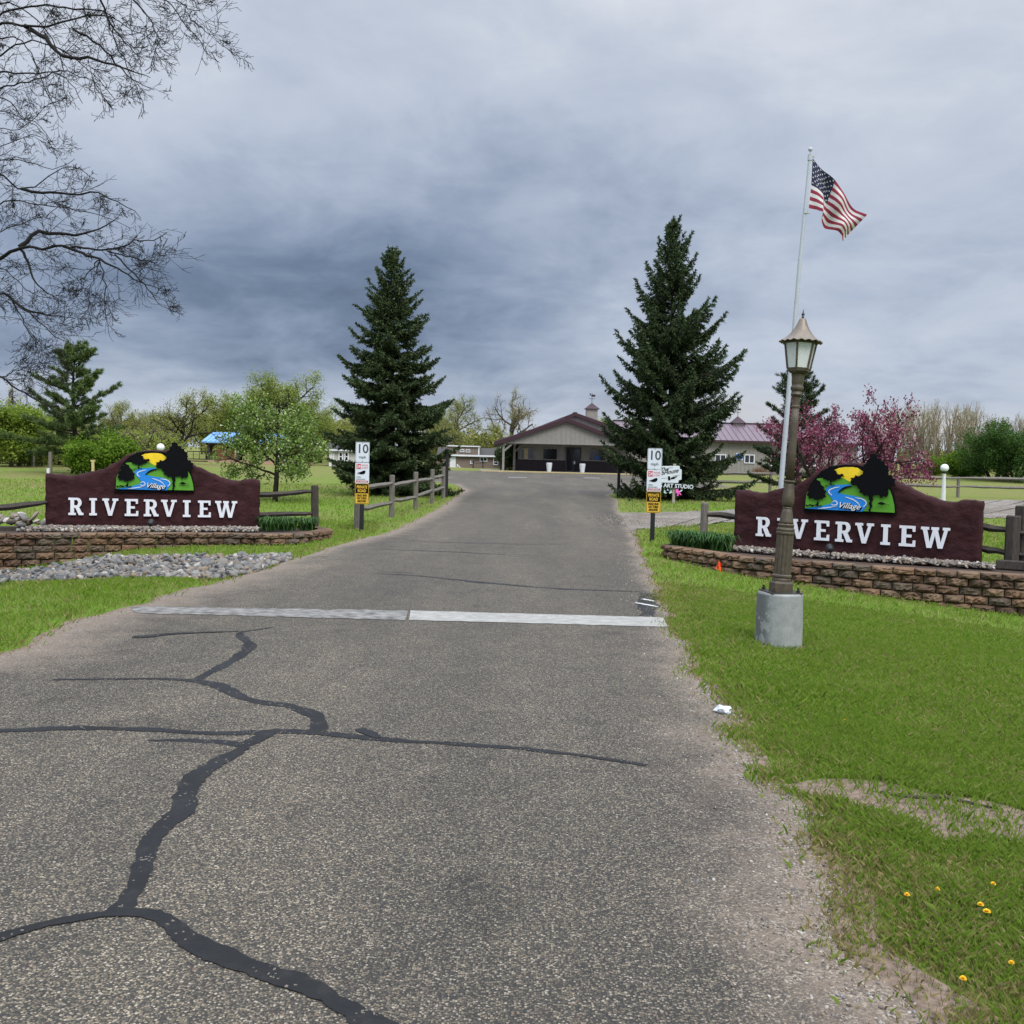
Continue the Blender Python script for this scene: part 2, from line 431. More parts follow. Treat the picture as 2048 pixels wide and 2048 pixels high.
def gravel_mat():
    m, t, b, o = nt('gravel')
    p = pos(t)
    v = N(t, 'ShaderNodeTexVoronoi'); v.inputs['Scale'].default_value = 40; L(t, p, v.inputs['Vector'])
    s = N(t, 'ShaderNodeSeparateColor'); L(t, v.outputs['Color'], s.inputs[0])
    st = ramp(t, s.outputs[0], [(0, (.085, .074, .062)), (0.5, (.19, .168, .142)), (1, (.37, .345, .31))])
    f = noise(t, p, 0.7, 5, 0.65)
    c = mixc(t, ramp(t, f, [(0.40, (0, 0, 0)), (0.60, (1, 1, 1))]), st, ramp(t, noise(t, p, 60, 3), [(0.3, (.105, .083, .062)), (0.7, (.180, .146, .112))]))
    L(t, c, b.inputs['Base Color']); b.inputs['Roughness'].default_value = 0.95
    bump(t, b, v.outputs['Distance'], 0.7, 0.02)
gravel_mat()
def tar_mat():
    m, t, b, o = nt('tar'); p = pos(t)
    v = N(t, 'ShaderNodeTexVoronoi'); v.inputs['Scale'].default_value = 120; L(t, p, v.inputs['Vector'])
    s = N(t, 'ShaderNodeSeparateColor'); L(t, v.outputs['Color'], s.inputs[0])
    c = ramp(t, noise(t, p, 7, 6, 0.7), [(0.3, (.008, .008, .0085)), (0.55, (.0145, .0145, .015)), (0.75, (.032, .030, .028))])
    grit = mathn(t, 'MULTIPLY', mathn(t, 'GREATER_THAN', s.outputs[0], 0.965), mathn(t, 'GREATER_THAN', noise(t, p, 5, 3), 0.50))
    c = mixc(t, grit, c, (.15, .13, .10)); L(t, c, b.inputs['Base Color'])
    L(t, ramp(t, noise(t, p, 3.5, 4), [(0.35, (.38, .38, .38)), (0.65, (.72, .72, .72))]), b.inputs['Roughness']); b.inputs['Specular IOR Level'].default_value = 0.2
    bump(t, b, noise(t, p, 110, 4, 0.7), 0.6, 0.004)
tar_mat()
plain('concrete_pale', (.285, .277, .252), 0.9, 0.22, 9, 0.4, 90)
plain('concrete_worn', (.170, .163, .150), 0.9, 0.60, 9, 0.6, 70)
plain('soil', (.16, .115, .085), 0.95, 0.5, 26, 0.8, 60)
plain('mulch', (.045, .028, .020), 0.95, 0.5, 40, 0.9, 70)
plain('white_paint', (.60, .60, .59), 0.6, 0.08, 8)
plain('worn_paint', (.26, .25, .235), 0.8, 0.4, 20)
plain('yellow_paint', (.46, .37, .17), 0.6, 0.2, 8)

# ------------------------------------------------------------------ lawn, road, drive
def axis(lo, hi, near_lo, near_hi, step, grow=1.11):
    a = list(np.arange(near_lo, near_hi + 1e-6, step)); s = step
    while a[-1] < hi: s *= grow; a.append(a[-1] + s)
    s = step
    while a[0] > lo: s *= grow; a.insert(0, a[0] - s)
    return np.array(a)
gx = axis(-700, 700, -14, 14, 0.3); gy = axis(-60, 1500, 0, 26, 0.3)
GX, GY = np.meshgrid(gx, gy)
mb = MB(); mb.grid(np.stack([GX, GY, ground(GX, GY)], 2)); mb.build('lawn', 'lawn', smooth=True, kind='structure')

RE = [atG(*p) for p in [(1822, 2048), (1700, 1855), (1628, 1707), (1558, 1579), (1473, 1463), (1378, 1325), (1333, 1250), (1303, 1168), (1270, 1081), (1262, 1055), (1236, 1020), (1236, 1001), (1216, 991)]]
LE = [atG(*p) for p in [(0, 1322), (106, 1263), (244, 1221), (371, 1184), (456, 1162), (578, 1124), (690, 1088), (784, 1065), (880, 1018), (930, 981), (908, 968), (898, 956)]]
def edge_fn(pts, near, far):
    P = np.array([q[:2] for q in pts]); P = P[np.argsort(P[:, 1])]
    ys = np.r_[near[:, 1], P[:, 1], far[:, 1]]; xs = np.r_[near[:, 0], P[:, 0], far[:, 0]]
    i = np.argsort(ys); ys, xs = ys[i], xs[i]
    def f(y):
        y = np.asarray(y, float)
        return np.interp(y, ys, xs) + 0.07 * np.sin(y * 3.1 + pts[0][0]) * np.exp(-y / 30) + 0.05 * np.sin(y * 7.7) * np.exp(-y / 20)
    return f
XR = edge_fn(RE, np.array([(1.05, 2.0), (0.95, 0.0), (0.95, -20.0)]), np.array([(6.2, 50), (10.0, 54.0), (13.5, 58.0), (14.5, 84.6)]))
XL = edge_fn(LE, np.array([(-5.2, 5.6), (-9.0, 3.0), (-14.0, 0.0), (-15.0, -20.0)]), np.array([(-7.5, 60), (-9.5, 84.6)]))
ry = np.concatenate([np.arange(-8, 24, 0.22), np.arange(24, 84.7, 0.6)])
ns = 44
xl, xr = XL(ry), XR(ry)
u = np.linspace(0, 1, ns)
RX = xl[:, None] * (1 - u) + xr[:, None] * u; RYY = np.repeat(ry[:, None], ns, 1)
mb = MB(); mb.grid(np.stack([RX, RYY, ground(RX, RYY) + 0.012], 2))
road = mb.build('road', 'asphalt', smooth=True, kind='structure')
dl, dr = RX - xl[:, None], xr[:, None] - RX
wl = np.where(RYY < 14, 0.85, 0.4); wr_ = np.where(RYY < 9, 0.36, 0.22)
ed = np.maximum(np.exp(-dl / wl) * 1.05, np.exp(-dr / wr_) * 0.95)
ed = ed + 0.22 * np.exp(-((RX - 0.75) / 0.45) ** 2) * S(9, 3, RYY)
ed = ed + 0.10 * S(12, 22, RYY)
at = road.data.attributes.new('edge', 'FLOAT', 'POINT'); at.data.foreach_set('value', ed.astype(np.float32).ravel())

def ribbon(name, top, bot, mat, dz, kind='structure', n=40):
    A = interp_poly([q[:2] for q in top], n * 4); B = interp_poly([q[:2] for q in bot], n * 4); rg_ = np.random.default_rng(n)
    if name == 'gravel_drive': A = A + np.c_[np.zeros(n * 4), np.convolve(rg_.normal(0, .5, n * 4 + 2), np.ones(3) / 3, 'valid')]; B = B + np.c_[np.zeros(n * 4), np.convolve(rg_.normal(0, .4, n * 4 + 2), np.ones(3) / 3, 'valid')]
    rows = [A * (1 - k) + B * k for k in np.linspace(0, 1, 14)]
    P = np.array([np.c_[r, ground(r[:, 0], r[:, 1]) + dz] for r in rows])
    mb = MB(); mb.grid(P, flip=True); return mb.build(name, mat, smooth=True, kind=kind)
GT = [atG(*p) for p in [(1234, 1025), (1300, 1026), (1400, 1023), (1468, 1020), (1700, 1012), (1975, 1002), (2048, 1000), (2400, 994)]]
GB = [atG(*p) for p in [(1261, 1063), (1340, 1054), (1468, 1047), (1700, 1041), (1975, 1036), (2048, 1036), (2400, 1046)]]
ribbon('gravel_drive', GT, GB, 'gravel', 0.02)
GP = np.array([q[:2] for q in GT] + [q[:2] for q in GB[::-1]])

# tarred crack seams: one poured strip each
def strip(name, pix, width, mat='tar', dz=0.017, kind='structure', seed=0):
    rng = np.random.default_rng(seed); dz = .012 + (dz - .012) * .35
    P = np.array([atG(*p)[:2] for p in pix]); n = max(12, int(np.linalg.norm(np.diff(P, axis=0), axis=1).sum() / 0.022))
    P = smooth_poly(P, n, 2); T = np.gradient(P, axis=0); T /= np.linalg.norm(T, axis=1, keepdims=True) + 1e-9
    Nn = np.stack([-T[:, 1], T[:, 0]], 1)
    wv = np.array(width, float) if not np.isscalar(width) else np.array([width, width])
    wv = np.interp(np.linspace(0, 1, n), np.linspace(0, 1, len(wv)), wv)
    k = np.convolve(rng.normal(0, 1, n + 8), np.ones(9) / 3, 'valid'); k2 = np.convolve(rng.normal(0, 1, n + 8), np.ones(9) / 3, 'valid')
    a = P + Nn * (wv * (0.5 + 0.10 * k) + rng.normal(0, .0025, n))[:, None]; b = P - Nn * (wv * (0.5 + 0.10 * k2) + rng.normal(0, .0025, n))[:, None]
    rows = [a, P, b]
    G = np.array([np.c_[r, ground(r[:, 0], r[:, 1]) + dz] for r in rows])
    mb = MB(); mb.grid(G, flip=True); o = mb.build(name, mat, smooth=True, kind=kind)
    return o
A_ = lambda *q: [(x / 1.887, 1150 + y / 1.887) for x, y in q]
B_ = lambda *q: [(x / 1.887, 1500 + y / 1.887) for x, y in q]
C_ = lambda *q: [(600 + x / 2.61, 1020 + y / 2.61) for x, y in q]
strip('tar_seam', A_((1030, 203), (965, 212), (905, 220), (905, 238), (945, 262), (940, 290), (850, 345), (770, 385), (735, 407)), [.03, .09, .11, .09, .08], seed=1, dz=.017)
strip('tar_seam', A_((200, 402), (400, 400), (600, 398), (735, 405), (860, 432), (905, 472), (1000, 490), (1100, 500), (1180, 530), (1207, 570), (1185, 602)), [.04, .05, .05, .08, .12, .08, .09, .10, .12], seed=2, dz=.019)
strip('tar_seam', A_((-120, 603), (0, 597), (300, 585), (550, 592), (800, 608), (1000, 600), (1185, 598), (1300, 615), (1500, 635), (1932, 660), (2200, 690), (2440, 728)), [.06, .08, .07, .08, .06, .05, .03], seed=3, dz=.021)
strip('tar_seam', A_((560, 633), (720, 632), (860, 640), (930, 650)), [.03, .07, .09], seed=4, dz=.015)
strip('tar_seam', A_((1010, 606), (930, 650)) + B_((920, 5), (740, 110), (700, 180), (680, 245), (600, 310), (572, 370), (540, 480), (475, 600), (455, 632)), [.10, .08, .10, .13, .11, .09, .08, .08, .08], seed=5, dz=.023)
strip('tar_seam', B_((-140, 765), (0, 725), (200, 672), (350, 640), (455, 628), (560, 630), (640, 665), (720, 740), (900, 820), (1100, 885), (1250, 960), (1440, 1060), (1700, 1200)), [.06, .055, .05, .06, .07, .085, .08, .08, .08, .085], seed=6, dz=.025)
strip('tar_seam', A_((1355, 590), (1370, 600), (1400, 610), (1430, 625)), [.08, .10, .04], seed=7, dz=.027)
strip('tar_seam', A_((500, 240), (560, 238), (640, 228), (780, 222), (900, 219)), [.10, .07, .04, .04], seed=8, dz=.029)
strip('tar_seam', C_((390, 336), (600, 346), (760, 364), (900, 378), (1000, 388), (1160, 403), (1400, 420), (1830, 434)), [.03, .06, .13, .09, .07, .06], seed=9, dz=.019)
strip('tar_seam', C_((420, 327), (600, 335)), [.03, .05, .02], seed=10, dz=.017)
strip('tar_seam', C_((440, 208), (600, 216), (800, 222), (1000, 235), (1200, 240)), [.03, .06, .09, .05, .02], seed=11, dz=.019)
strip('tar_seam', C_((555, 162), (740, 172), (1000, 179), (1300, 184), (1500, 187)), [.03, .06, .05, .03], seed=12, dz=.017)
strip('tar_patch', C_((1815, 440), (1812, 500), (1822, 560)), [.18, .22, .14], seed=13, dz=.017)
strip('white_road_mark', C_((1788, 470), (1850, 483)), [.06, .03], 'white_paint', .022, seed=14)
strip('white_road_mark', C_((1750, 490), (1870, 512)), [.04, .05, .03], 'white_paint', .022, seed=15)
# the pale concrete band across the road, two slabs
def slab(name, quad, mat, dz, n=40, jag=0.012, seed=0):
    rng = np.random.default_rng(seed)
    q = [atG(*p)[:2] for p in quad]
    rows = []
    for k in np.linspace(0, 1, 5):
        r = interp_poly([q[0] * (1 - k) + q[3] * k, q[1] * (1 - k) + q[2] * k], n)
        if k in (0, 1): r = r + rng.normal(0, jag, r.shape) * [0.2, 1]
        rows.append(np.c_[r, ground(r[:, 0], r[:, 1]) + dz])
    mb = MB(); mb.grid(np.array(rows), flip=True); return mb.build(name, mat, kind='structure')
slab('concrete_strip', [(262, 1216), (816, 1224), (811, 1243), (268, 1229)], 'concrete_worn', .017, seed=3, jag=.02)
slab('concrete_strip', [(821, 1224), (1326, 1238), (1336, 1257), (818, 1243)], 'concrete_pale', .017, seed=4, jag=.006)
slab('parking_line', [(1016, 955), (1054, 955.5), (1054, 956.5), (1016, 956)], 'worn_paint', .03)
slab('parking_line', [(1168, 956), (1200, 956.5), (1200, 957.5), (1168, 957)], 'worn_paint', .03)
# bare soil by the near right edge
SOILC = [atG(*p)[:2] for p in [(1560, 1575), (1640, 1558), (1760, 1562), (1860, 1590), (1960, 1600), (2060, 1625), (2120, 1680), (2040, 1690), (1960, 1672), (1890, 1690), (1840, 1660), (1740, 1625), (1640, 1605)]]
def in_poly(x, y, P):
    P = np.asarray(P); c = np.zeros(np.shape(x), bool); j = len(P) - 1
    for i in range(len(P)):
        xi, yi = P[i][:2]; xj, yj = P[j][:2]
        k = ((yi > y) != (yj > y)) & (x < (xj - xi) * (y - yi) / (yj - yi + 1e-12) + xi); c ^= k; j = i
    return c
def sheet(name, poly, mat, dz, kind='structure'):
    P = np.array([q[:2] for q in poly]); c = P.mean(0); Q = smooth_poly(np.r_[P, P[:1]], 60, 2)[:-1]
    rings = [np.c_[c + (Q - c) * k, ground(*(c + (Q - c) * k).T) + dz] for k in (0.02, .35, .7, .9, 1)]
    G = np.array([np.r_[r, r[:1]] for r in rings]); mb = MB(); mb.grid(G); return mb.build(name, mat, smooth=True, kind=kind)
sheet('bare_soil', SOILC, 'soil', 0.006)
# worn earth between asphalt and grass
def verge(XE, sgn, seed, y1):
    rng = np.random.default_rng(seed); yy = np.arange(0.5, y1, 0.11); n = len(yy)
    w_ = 0.13 + 0.10 * np.sin(yy * 2.3 + seed) * np.sin(yy * 0.9) + 0.05 * np.convolve(rng.normal(0, 1, n + 4), np.ones(5) / 2.2, 'valid'); w_ = np.clip(w_ * S(-2, 6, -yy + 6) + 0.07, .04, .4)
    x0 = XE(yy); rows = [np.stack([x0 + sgn * k, yy], 1) for k in (np.full(n, -.06), w_ * .3, w_ * .65, w_)]
    G = np.array([np.c_[r, ground(r[:, 0], r[:, 1]) + 0.007] for r in rows]); mb = MB(); mb.grid(G, flip=sgn < 0); mb.build('soil_verge', 'soil', smooth=True, kind='structure')
verge(XR, 1, 3, 24); verge(XL, -1, 4, 46)
from mathutils import noise as MN
# ------------------------------------------------------------------ materials of the things
def stone_mat():
    m, t, b, o = nt('sign_stone')
    p = objc(t)
    c = ramp(t, noise(t, p, 5, 6, 0.65), [(0.3, (.026, .0095, .0105)), (0.7, (.047, .0165, .0180))])
    sxx = N(t, 'ShaderNodeSeparateXYZ'); L(t, N(t, 'ShaderNodeNewGeometry').outputs['Normal'], sxx.inputs[0])
    c = mixc(t, mathn(t, 'MULTIPLY', mathn(t, 'GREATER_THAN', noise(t, p, 11, 5, 0.7), 0.66), 0.35), c, (.085, .050, .050))
    L(t, c, b.inputs['Base Color']); b.inputs['Roughness'].default_value = 0.75; b.inputs['Specular IOR Level'].default_value = 0.12
    mp = N(t, 'ShaderNodeMapping'); mp.inputs['Scale'].default_value = (1, 1, 1.6); L(t, p, mp.inputs[0])
    bump(t, b, noise(t, mp.outputs[0], 14, 7, 0.6, 0.6), 0.6, 0.03)
stone_mat()
plain('sign_white', (.66, .67, .70), 0.55, 0.05, 7)
plain('sign_black', (.0035, .004, .005), 0.75, 0.2, 9, 0, 60, 0, 0.08)
plain('sign_yellow', (.80, .56, .015), 0.55, 0.15, 3)
plain('sign_green', (.085, .29, .018), 0.55, 0.08, 3)
plain('sign_blue', (.010, .20, .60), 0.5, 0.06, 3)
plain('sign_red', (.52, .035, .045), 0.55, 0.05, 3)
plain('plate_white', (.58, .62, .66), 0.45, 0.05, 3)
plain('plate_grey_ink', (.05, .055, .06), 0.5, 0.1, 9)
plain('plate_yellow', (.62, .38, .035), 0.45, 0.05, 3)
plain('black_metal', (.012, .012, .013), 0.45, 0.2, 9, 0, 60, 0.0, 0.4)
plain('grey_wood', (.155, .138, .118), 0.9, 0.42, 7, 0.6, 30, 0, 0.15, (9, 9, 1.2))
plain('grey_rail', (.165, .150, .130), 0.9, 0.40, 5, 0.6, 22, 0, 0.15, (1.2, 3.5, 9))
plain('dark_wood', (.060, .050, .043), 0.9, 0.45, 7, 0.6, 30, 0, 0.15, (9, 9, 1.2))
plain('dark_rail', (.062, .053, .046), 0.9, 0.40, 5, 0.6, 22, 0, 0.15, (1.2, 3.5, 9))
plain('bronze', (.072, .056, .035), 0.50, 0.30, 18, 0.25, 90, 0.15, 0.5)
plain('bronze_roof', (.165, .132, .098), 0.42, 0.20, 9, 0.15, 60, 0.25, 0.5)
plain('dark_bronze', (.035, .028, .022), 0.5, 0.3, 14, 0, 60, 0.3, 0.5)
plain('frosted_glass', (.60, .62, .60), 0.22, 0.05, 2, 0, 60, 0, 0.5)
plain('aluminium', (.40, .42, .45), 0.5, 0.06, 6, 0, 60, 0.0, 0.5)
plain('orange_plastic', (.95, .11, .025), 0.6, 0.1, 9)
plain('paper', (.50, .52, .56), 0.7, 0.08, 30)
plain('globe_white', (.75, .76, .78), 0.3, 0.03, 3)
plain('pink_paint', (.75, .10, .42), 0.6, 0.1, 12)
plain('mint_paint', (.42, .58, .55), 0.6, 0.15, 20)
plain('flag_white', (.56, .545, .53), 0.85, 0.06, 14)
plain('flag_red', (.23, .022, .042), 0.85, 0.10, 14)
plain('flag_blue', (.016, .019, .050), 0.85, 0.10, 14)
plain('post_wood_pale', (.32, .28, .23), 0.9, 0.3, 9, 0.3, 40, 0, 0.1, (8, 8, 1))
def pedestal_mat():
    m, t, b, o = nt('pedestal_concrete')
    p = objc(t)
    c = ramp(t, noise(t, p, 9, 7, 0.65), [(0.3, (.205, .215, .205)), (0.7, (.300, .308, .292))])
    hz = N(t, 'ShaderNodeMapping'); hz.inputs['Scale'].default_value = (1, 1, 5); L(t, p, hz.inputs[0])
    pit = noise(t, hz.outputs[0], 13, 4, 0.7)
    c = mixc(t, ramp(t, pit, [(0.30, (.8, .8, .8)), (0.36, (0, 0, 0))]), c, (.085, .09, .09))
    s = N(t, 'ShaderNodeSeparateXYZ'); L(t, p, s.inputs[0])
    side = N(t, 'ShaderNodeMapRange'); L(t, s.outputs[0], side.inputs[0]); side.inputs[1].default_value = -0.10; side.inputs[2].default_value = -0.17
    st = mathn(t, 'MULTIPLY', side.outputs[0], ramp(t, noise(t, p, 7.5, 4, 0.6, 0.4), [(0.44, (0, 0, 0)), (0.49, (1, 1, 1))]))
    c = mixc(t, mathn(t, 'MULTIPLY', st, 0.75), c, (.075, .08, .078))
    L(t, c, b.inputs['Base Color']); b.inputs['Roughness'].default_value = 0.9
    bump(t, b, noise(t, p, 60, 5), 0.35, 0.006)
pedestal_mat()
island('wall_block', [(0, (.090, .058, .040)), (0.2, (.190, .112, .066)), (0.4, (.235, .160, .098)), (0.55, (.130, .080, .055)), (0.7, (.26, .150, .085)), (0.85, (.165, .125, .088)), (1, (.108, .086, .066))], 0.95, 0, 0.1, (14, (.060, .046, .037), 1.5), 1.0, 38)
island('river_stone', [(0, (.050, .052, .055)), (0.18, (.17, .165, .152)), (0.34, (.085, .090, .095)), (0.5, (.25, .235, .205)), (0.62, (.115, .100, .085)), (0.74, (.22, .165, .115)), (0.88, (.14, .142, .142)), (1, (.36, .33, .285))], 0.8, 0, 0.3, None, 0.25, 30)
island('bed_pebble', [(0, (.07, .058, .05)), (0.2, (.26, .215, .17)), (0.4, (.11, .095, .085)), (0.55, (.37, .335, .29)), (0.7, (.20, .15, .10)), (0.85, (.14, .14, .14)), (1, (.46, .42, .37))], 0.85, 0, 0.2)
island('daylily_leaf', [(0, (.018, .055, .012)), (0.5, (.036, .105, .018)), (1, (.075, .165, .030))], 0.55, 0.25, 0.3)

# ------------------------------------------------------------------ entrance signs
Zv = np.array([0, 0, 1.0])
BL = atY(90, 1050, 18.6); BR = atY(519, 1053, 19.65)
zb = (BL[2] + BR[2]) / 2 - 0.01
BL[2] = BR[2] = zb
UL = (BR - BL) / np.linalg.norm(BR - BL); NL = np.cross(UL, Zv); SLEN = float(np.linalg.norm(BR - BL))
c1 = lambda x, y: (x / 2.76, 860 + y / 2.76)
c8 = lambda x, y: (200 + x / 8.782, 860 + y / 8.782)
def loc1(pts): return [(float((onP(*c1(*p), BL, NL) - BL) @ UL), float((onP(*c1(*p), BL, NL) - BL) @ Zv)) for p in pts]
def loc8(pts): return [(float((onP(*c8(*p), BL, NL) - BL) @ UL), float((onP(*c8(*p), BL, NL) - BL) @ Zv)) for p in pts]
TOP = loc1([(247, 243), (330, 250), (400, 258), (470, 240), (545, 224), (590, 212), (640, 180), (700, 138), (780, 120), (860, 112), (930, 118), (1000, 150), (1060, 190), (1110, 215), (1160, 240), (1215, 262), (1310, 290), (1330, 284), (1362, 272), (1443, 280)])
TOP[0] = (0.0, TOP[0][1]); TOP[-1] = (SLEN, TOP[-1][1])
RV = np.random.default_rng(77)
def leafy(pts, n=70, amp=0.02, seed=0):
    rng = np.random.default_rng(seed); P = interp_poly(list(pts) + [pts[0]], n + 1)[:-1]
    T = np.roll(P, -1, 0) - np.roll(P, 1, 0); T /= np.linalg.norm(T, axis=1, keepdims=True) + 1e-9
    ph = np.cumsum(rng.uniform(.25, .75, n)); k = np.abs(np.sin(ph)) * amp * 2.6 + rng.normal(0, amp * .2, n)
    return P + np.stack([T[:, 1], -T[:, 0]], 1) * k[:, None]
def line_shape(pts, wdt, n=24):
    P = smooth_poly(pts, n, 2); T = np.gradient(P, axis=0); T /= np.linalg.norm(T, axis=1, keepdims=True); Q = np.stack([-T[:, 1], T[:, 0]], 1)
    ww = wdt * np.sin(np.linspace(0.25, PI - 0.25, n)) ** 0.6
    return np.r_[P + Q * ww[:, None] / 2, (P - Q * ww[:, None] / 2)[::-1]]
E_BACK = loc8([(258, 1082), (270, 960), (300, 820), (345, 690), (420, 570), (520, 470), (650, 405), (760, 380), (900, 370), (1080, 380), (1300, 430), (1450, 530), (1560, 680), (1625, 820), (1655, 960), (1664, 1085)])
E_SUN = loc8([(640, 640), (690, 470), (735, 445), (800, 418), (900, 406), (1010, 406), (1085, 418), (1240, 520), (1100, 640), (960, 700)])
E_HILL = loc8([(285, 1030), (300, 830), (345, 730), (420, 620), (470, 575), (640, 560), (800, 545), (900, 580), (960, 618), (1200, 660), (1560, 720), (1605, 830), (1640, 960), (1648, 1060)])
E_RIV = loc8([(612, 745), (640, 700), (690, 676), (800, 668), (980, 662), (995, 690), (900, 725), (815, 785), (900, 810), (1080, 835), (1190, 862), (1248, 920), (1236, 985), (1180, 1056), (300, 1034), (420, 1010), (560, 990), (680, 955), (742, 918), (700, 860), (640, 800)])
def m7(pts):
    out = []
    for x, y in pts:
        x8 = 275 + (x - 645) * 2.59; out.append((x8, 375 + (y - 668 - (x - 900) * .047) * 2.75 + (x8 - 900) * .0217))
    return loc8(out)
E_TREES = [leafy(m7([(790, 663), (815, 668), (830, 690), (845, 708), (862, 713), (884, 714), (886, 735), (862, 738), (842, 750), (815, 755), (813, 768), (832, 776), (765, 776), (796, 768), (796, 752), (762, 746), (750, 725), (758, 700), (775, 682)]), 90, .008, 1),
           leafy(m7([(715, 733), (736, 745), (748, 760), (766, 780), (781, 810), (781, 843), (748, 853), (738, 858), (738, 880), (762, 890), (700, 891), (650, 892), (653, 876), (690, 874), (722, 876), (724, 856), (700, 850), (672, 848), (660, 830), (664, 800), (688, 758)]), 120, .008, 3),
           leafy(m7([(1050, 602), (1085, 640), (1112, 655), (1142, 690), (1140, 720), (1176, 745), (1182, 782), (1146, 800), (1142, 840), (1092, 852), (1080, 832), (1060, 838), (1050, 925), (1030, 924), (1028, 840), (1000, 836), (973, 815), (965, 790), (920, 775), (917, 740), (950, 722), (985, 720), (980, 690), (1000, 660), (1015, 640), (1030, 612)]), 190, .010, 4),
           leafy(m7([(1072, 882), (1080, 872), (1100, 866), (1118, 868), (1128, 878), (1150, 882), (1110, 885)]), 30, .005, 5)]
E_LOG = line_shape(loc8([(808, 785), (870, 725), (950, 695), (1010, 690)]), .030)
E_RIP = [line_shape(loc8(p), .016) for p in ([(822, 700), (730, 715), (655, 755), (665, 790), (712, 826)], [(918, 848), (1040, 882), (1110, 930), (1138, 965)], [(1070, 857), (1180, 868), (1244, 920), (1225, 965), (1190, 990)], [(500, 1029), (650, 1012), (740, 995), (805, 978)])]
E_VIL = loc8([(975, 985)])[0]

def glyphs():
    """slab-serif capitals, one unit high: outlines and advance width"""
    s, w_ = 0.13, 0.21
    I = [[(0, 0), (.46, 0), (.46, s), (.34, s), (.34, 1 - s), (.46, 1 - s), (.46, 1), (0, 1), (0, 1 - s), (.12, 1 - s), (.12, s), (0, s)]]
    E = [[(0, 0), (.80, 0), (.80, .30), (.68, .30), (.66, s), (.34, s), (.34, .44), (.60, .44), (.60, .57), (.34, .57), (.34, 1 - s), (.64, 1 - s), (.66, .72), (.78, .72), (.78, 1), (0, 1), (0, 1 - s), (.12, 1 - s), (.12, s), (0, s)]]
    def sf(x0, x1): return [(x0, 1 - s), (x0, 1), (x1, 1), (x1, 1 - s)]
    V = [[(.34, 0), (.56, 0), (.83, 1 - s)] + [(.95, 1 - s), (.95, 1), (.58, 1), (.58, 1 - s), (.66, 1 - s), (.46, .24), (.285, 1 - s), (.37, 1 - s), (.37, 1), (-.04, 1), (-.04, 1 - s), (.06, 1 - s)]]
    W = [[(.24, 0), (.46, 0), (.61, .62), (.76, 0), (.98, 0), (1.20, 1 - s), (1.30, 1 - s), (1.30, 1), (.96, 1), (.96, 1 - s), (1.03, 1 - s), (.885, .26), (.73, 1 - s), (.78, 1 - s), (.78, 1), (.43, 1), (.43, 1 - s), (.50, 1 - s), (.36, .26), (.235, 1 - s), (.32, 1 - s), (.32, 1), (-.06, 1), (-.06, 1 - s), (.03, 1 - s)]]
    arc = [(.50 + .29 * math.cos(a), .715 + .285 * math.sin(a)) for a in np.linspace(-PI / 2 + .25, PI / 2, 12)]
    inn = [(.47 + .11 * math.cos(a), .715 + .155 * math.sin(a)) for a in np.linspace(-PI / 2, PI / 2, 9)]
    Rr = [[(0, 0), (.44, 0), (.44, s), (.34, s), (.34, .42), (.42, .42), (.62, 0), (.90, 0), (.90, s), (.80, s), (.64, .46)] + arc + [(0, 1), (0, 1 - s), (.12, 1 - s), (.12, s), (0, s)], [(.34, .56)] + inn + [(.34, .87)]]
    return {'R': (Rr, .90), 'I': (I, .46), 'V': (V, .91), 'E': (E, .80), 'W': (W, 1.24)}
GL = glyphs()
LET = [('R', 380, 463, 375, 468), ('I', 495, 537, 376, 470), ('V', 567, 655, 377, 472), ('E', 690, 765, 380, 474), ('R', 795, 877, 383, 475), ('V', 890, 977, 387, 479), ('I', 1010, 1053, 388, 479), ('E', 1093, 1165, 390, 480), ('W', 1187, 1310, 392, 482)]
LETL = []
for ch, x0, x1, y0, y1 in LET:
    a, b = loc1([(x0, y1), (x1, y0)]); LETL.append((ch, a[0], b[0], a[1], b[1]))
vlo = np.polyfit([q[1] for q in LETL], [q[3] for q in LETL], 1); vhi = np.polyfit([q[1] for q in LETL], [q[4] for q in LETL], 1)

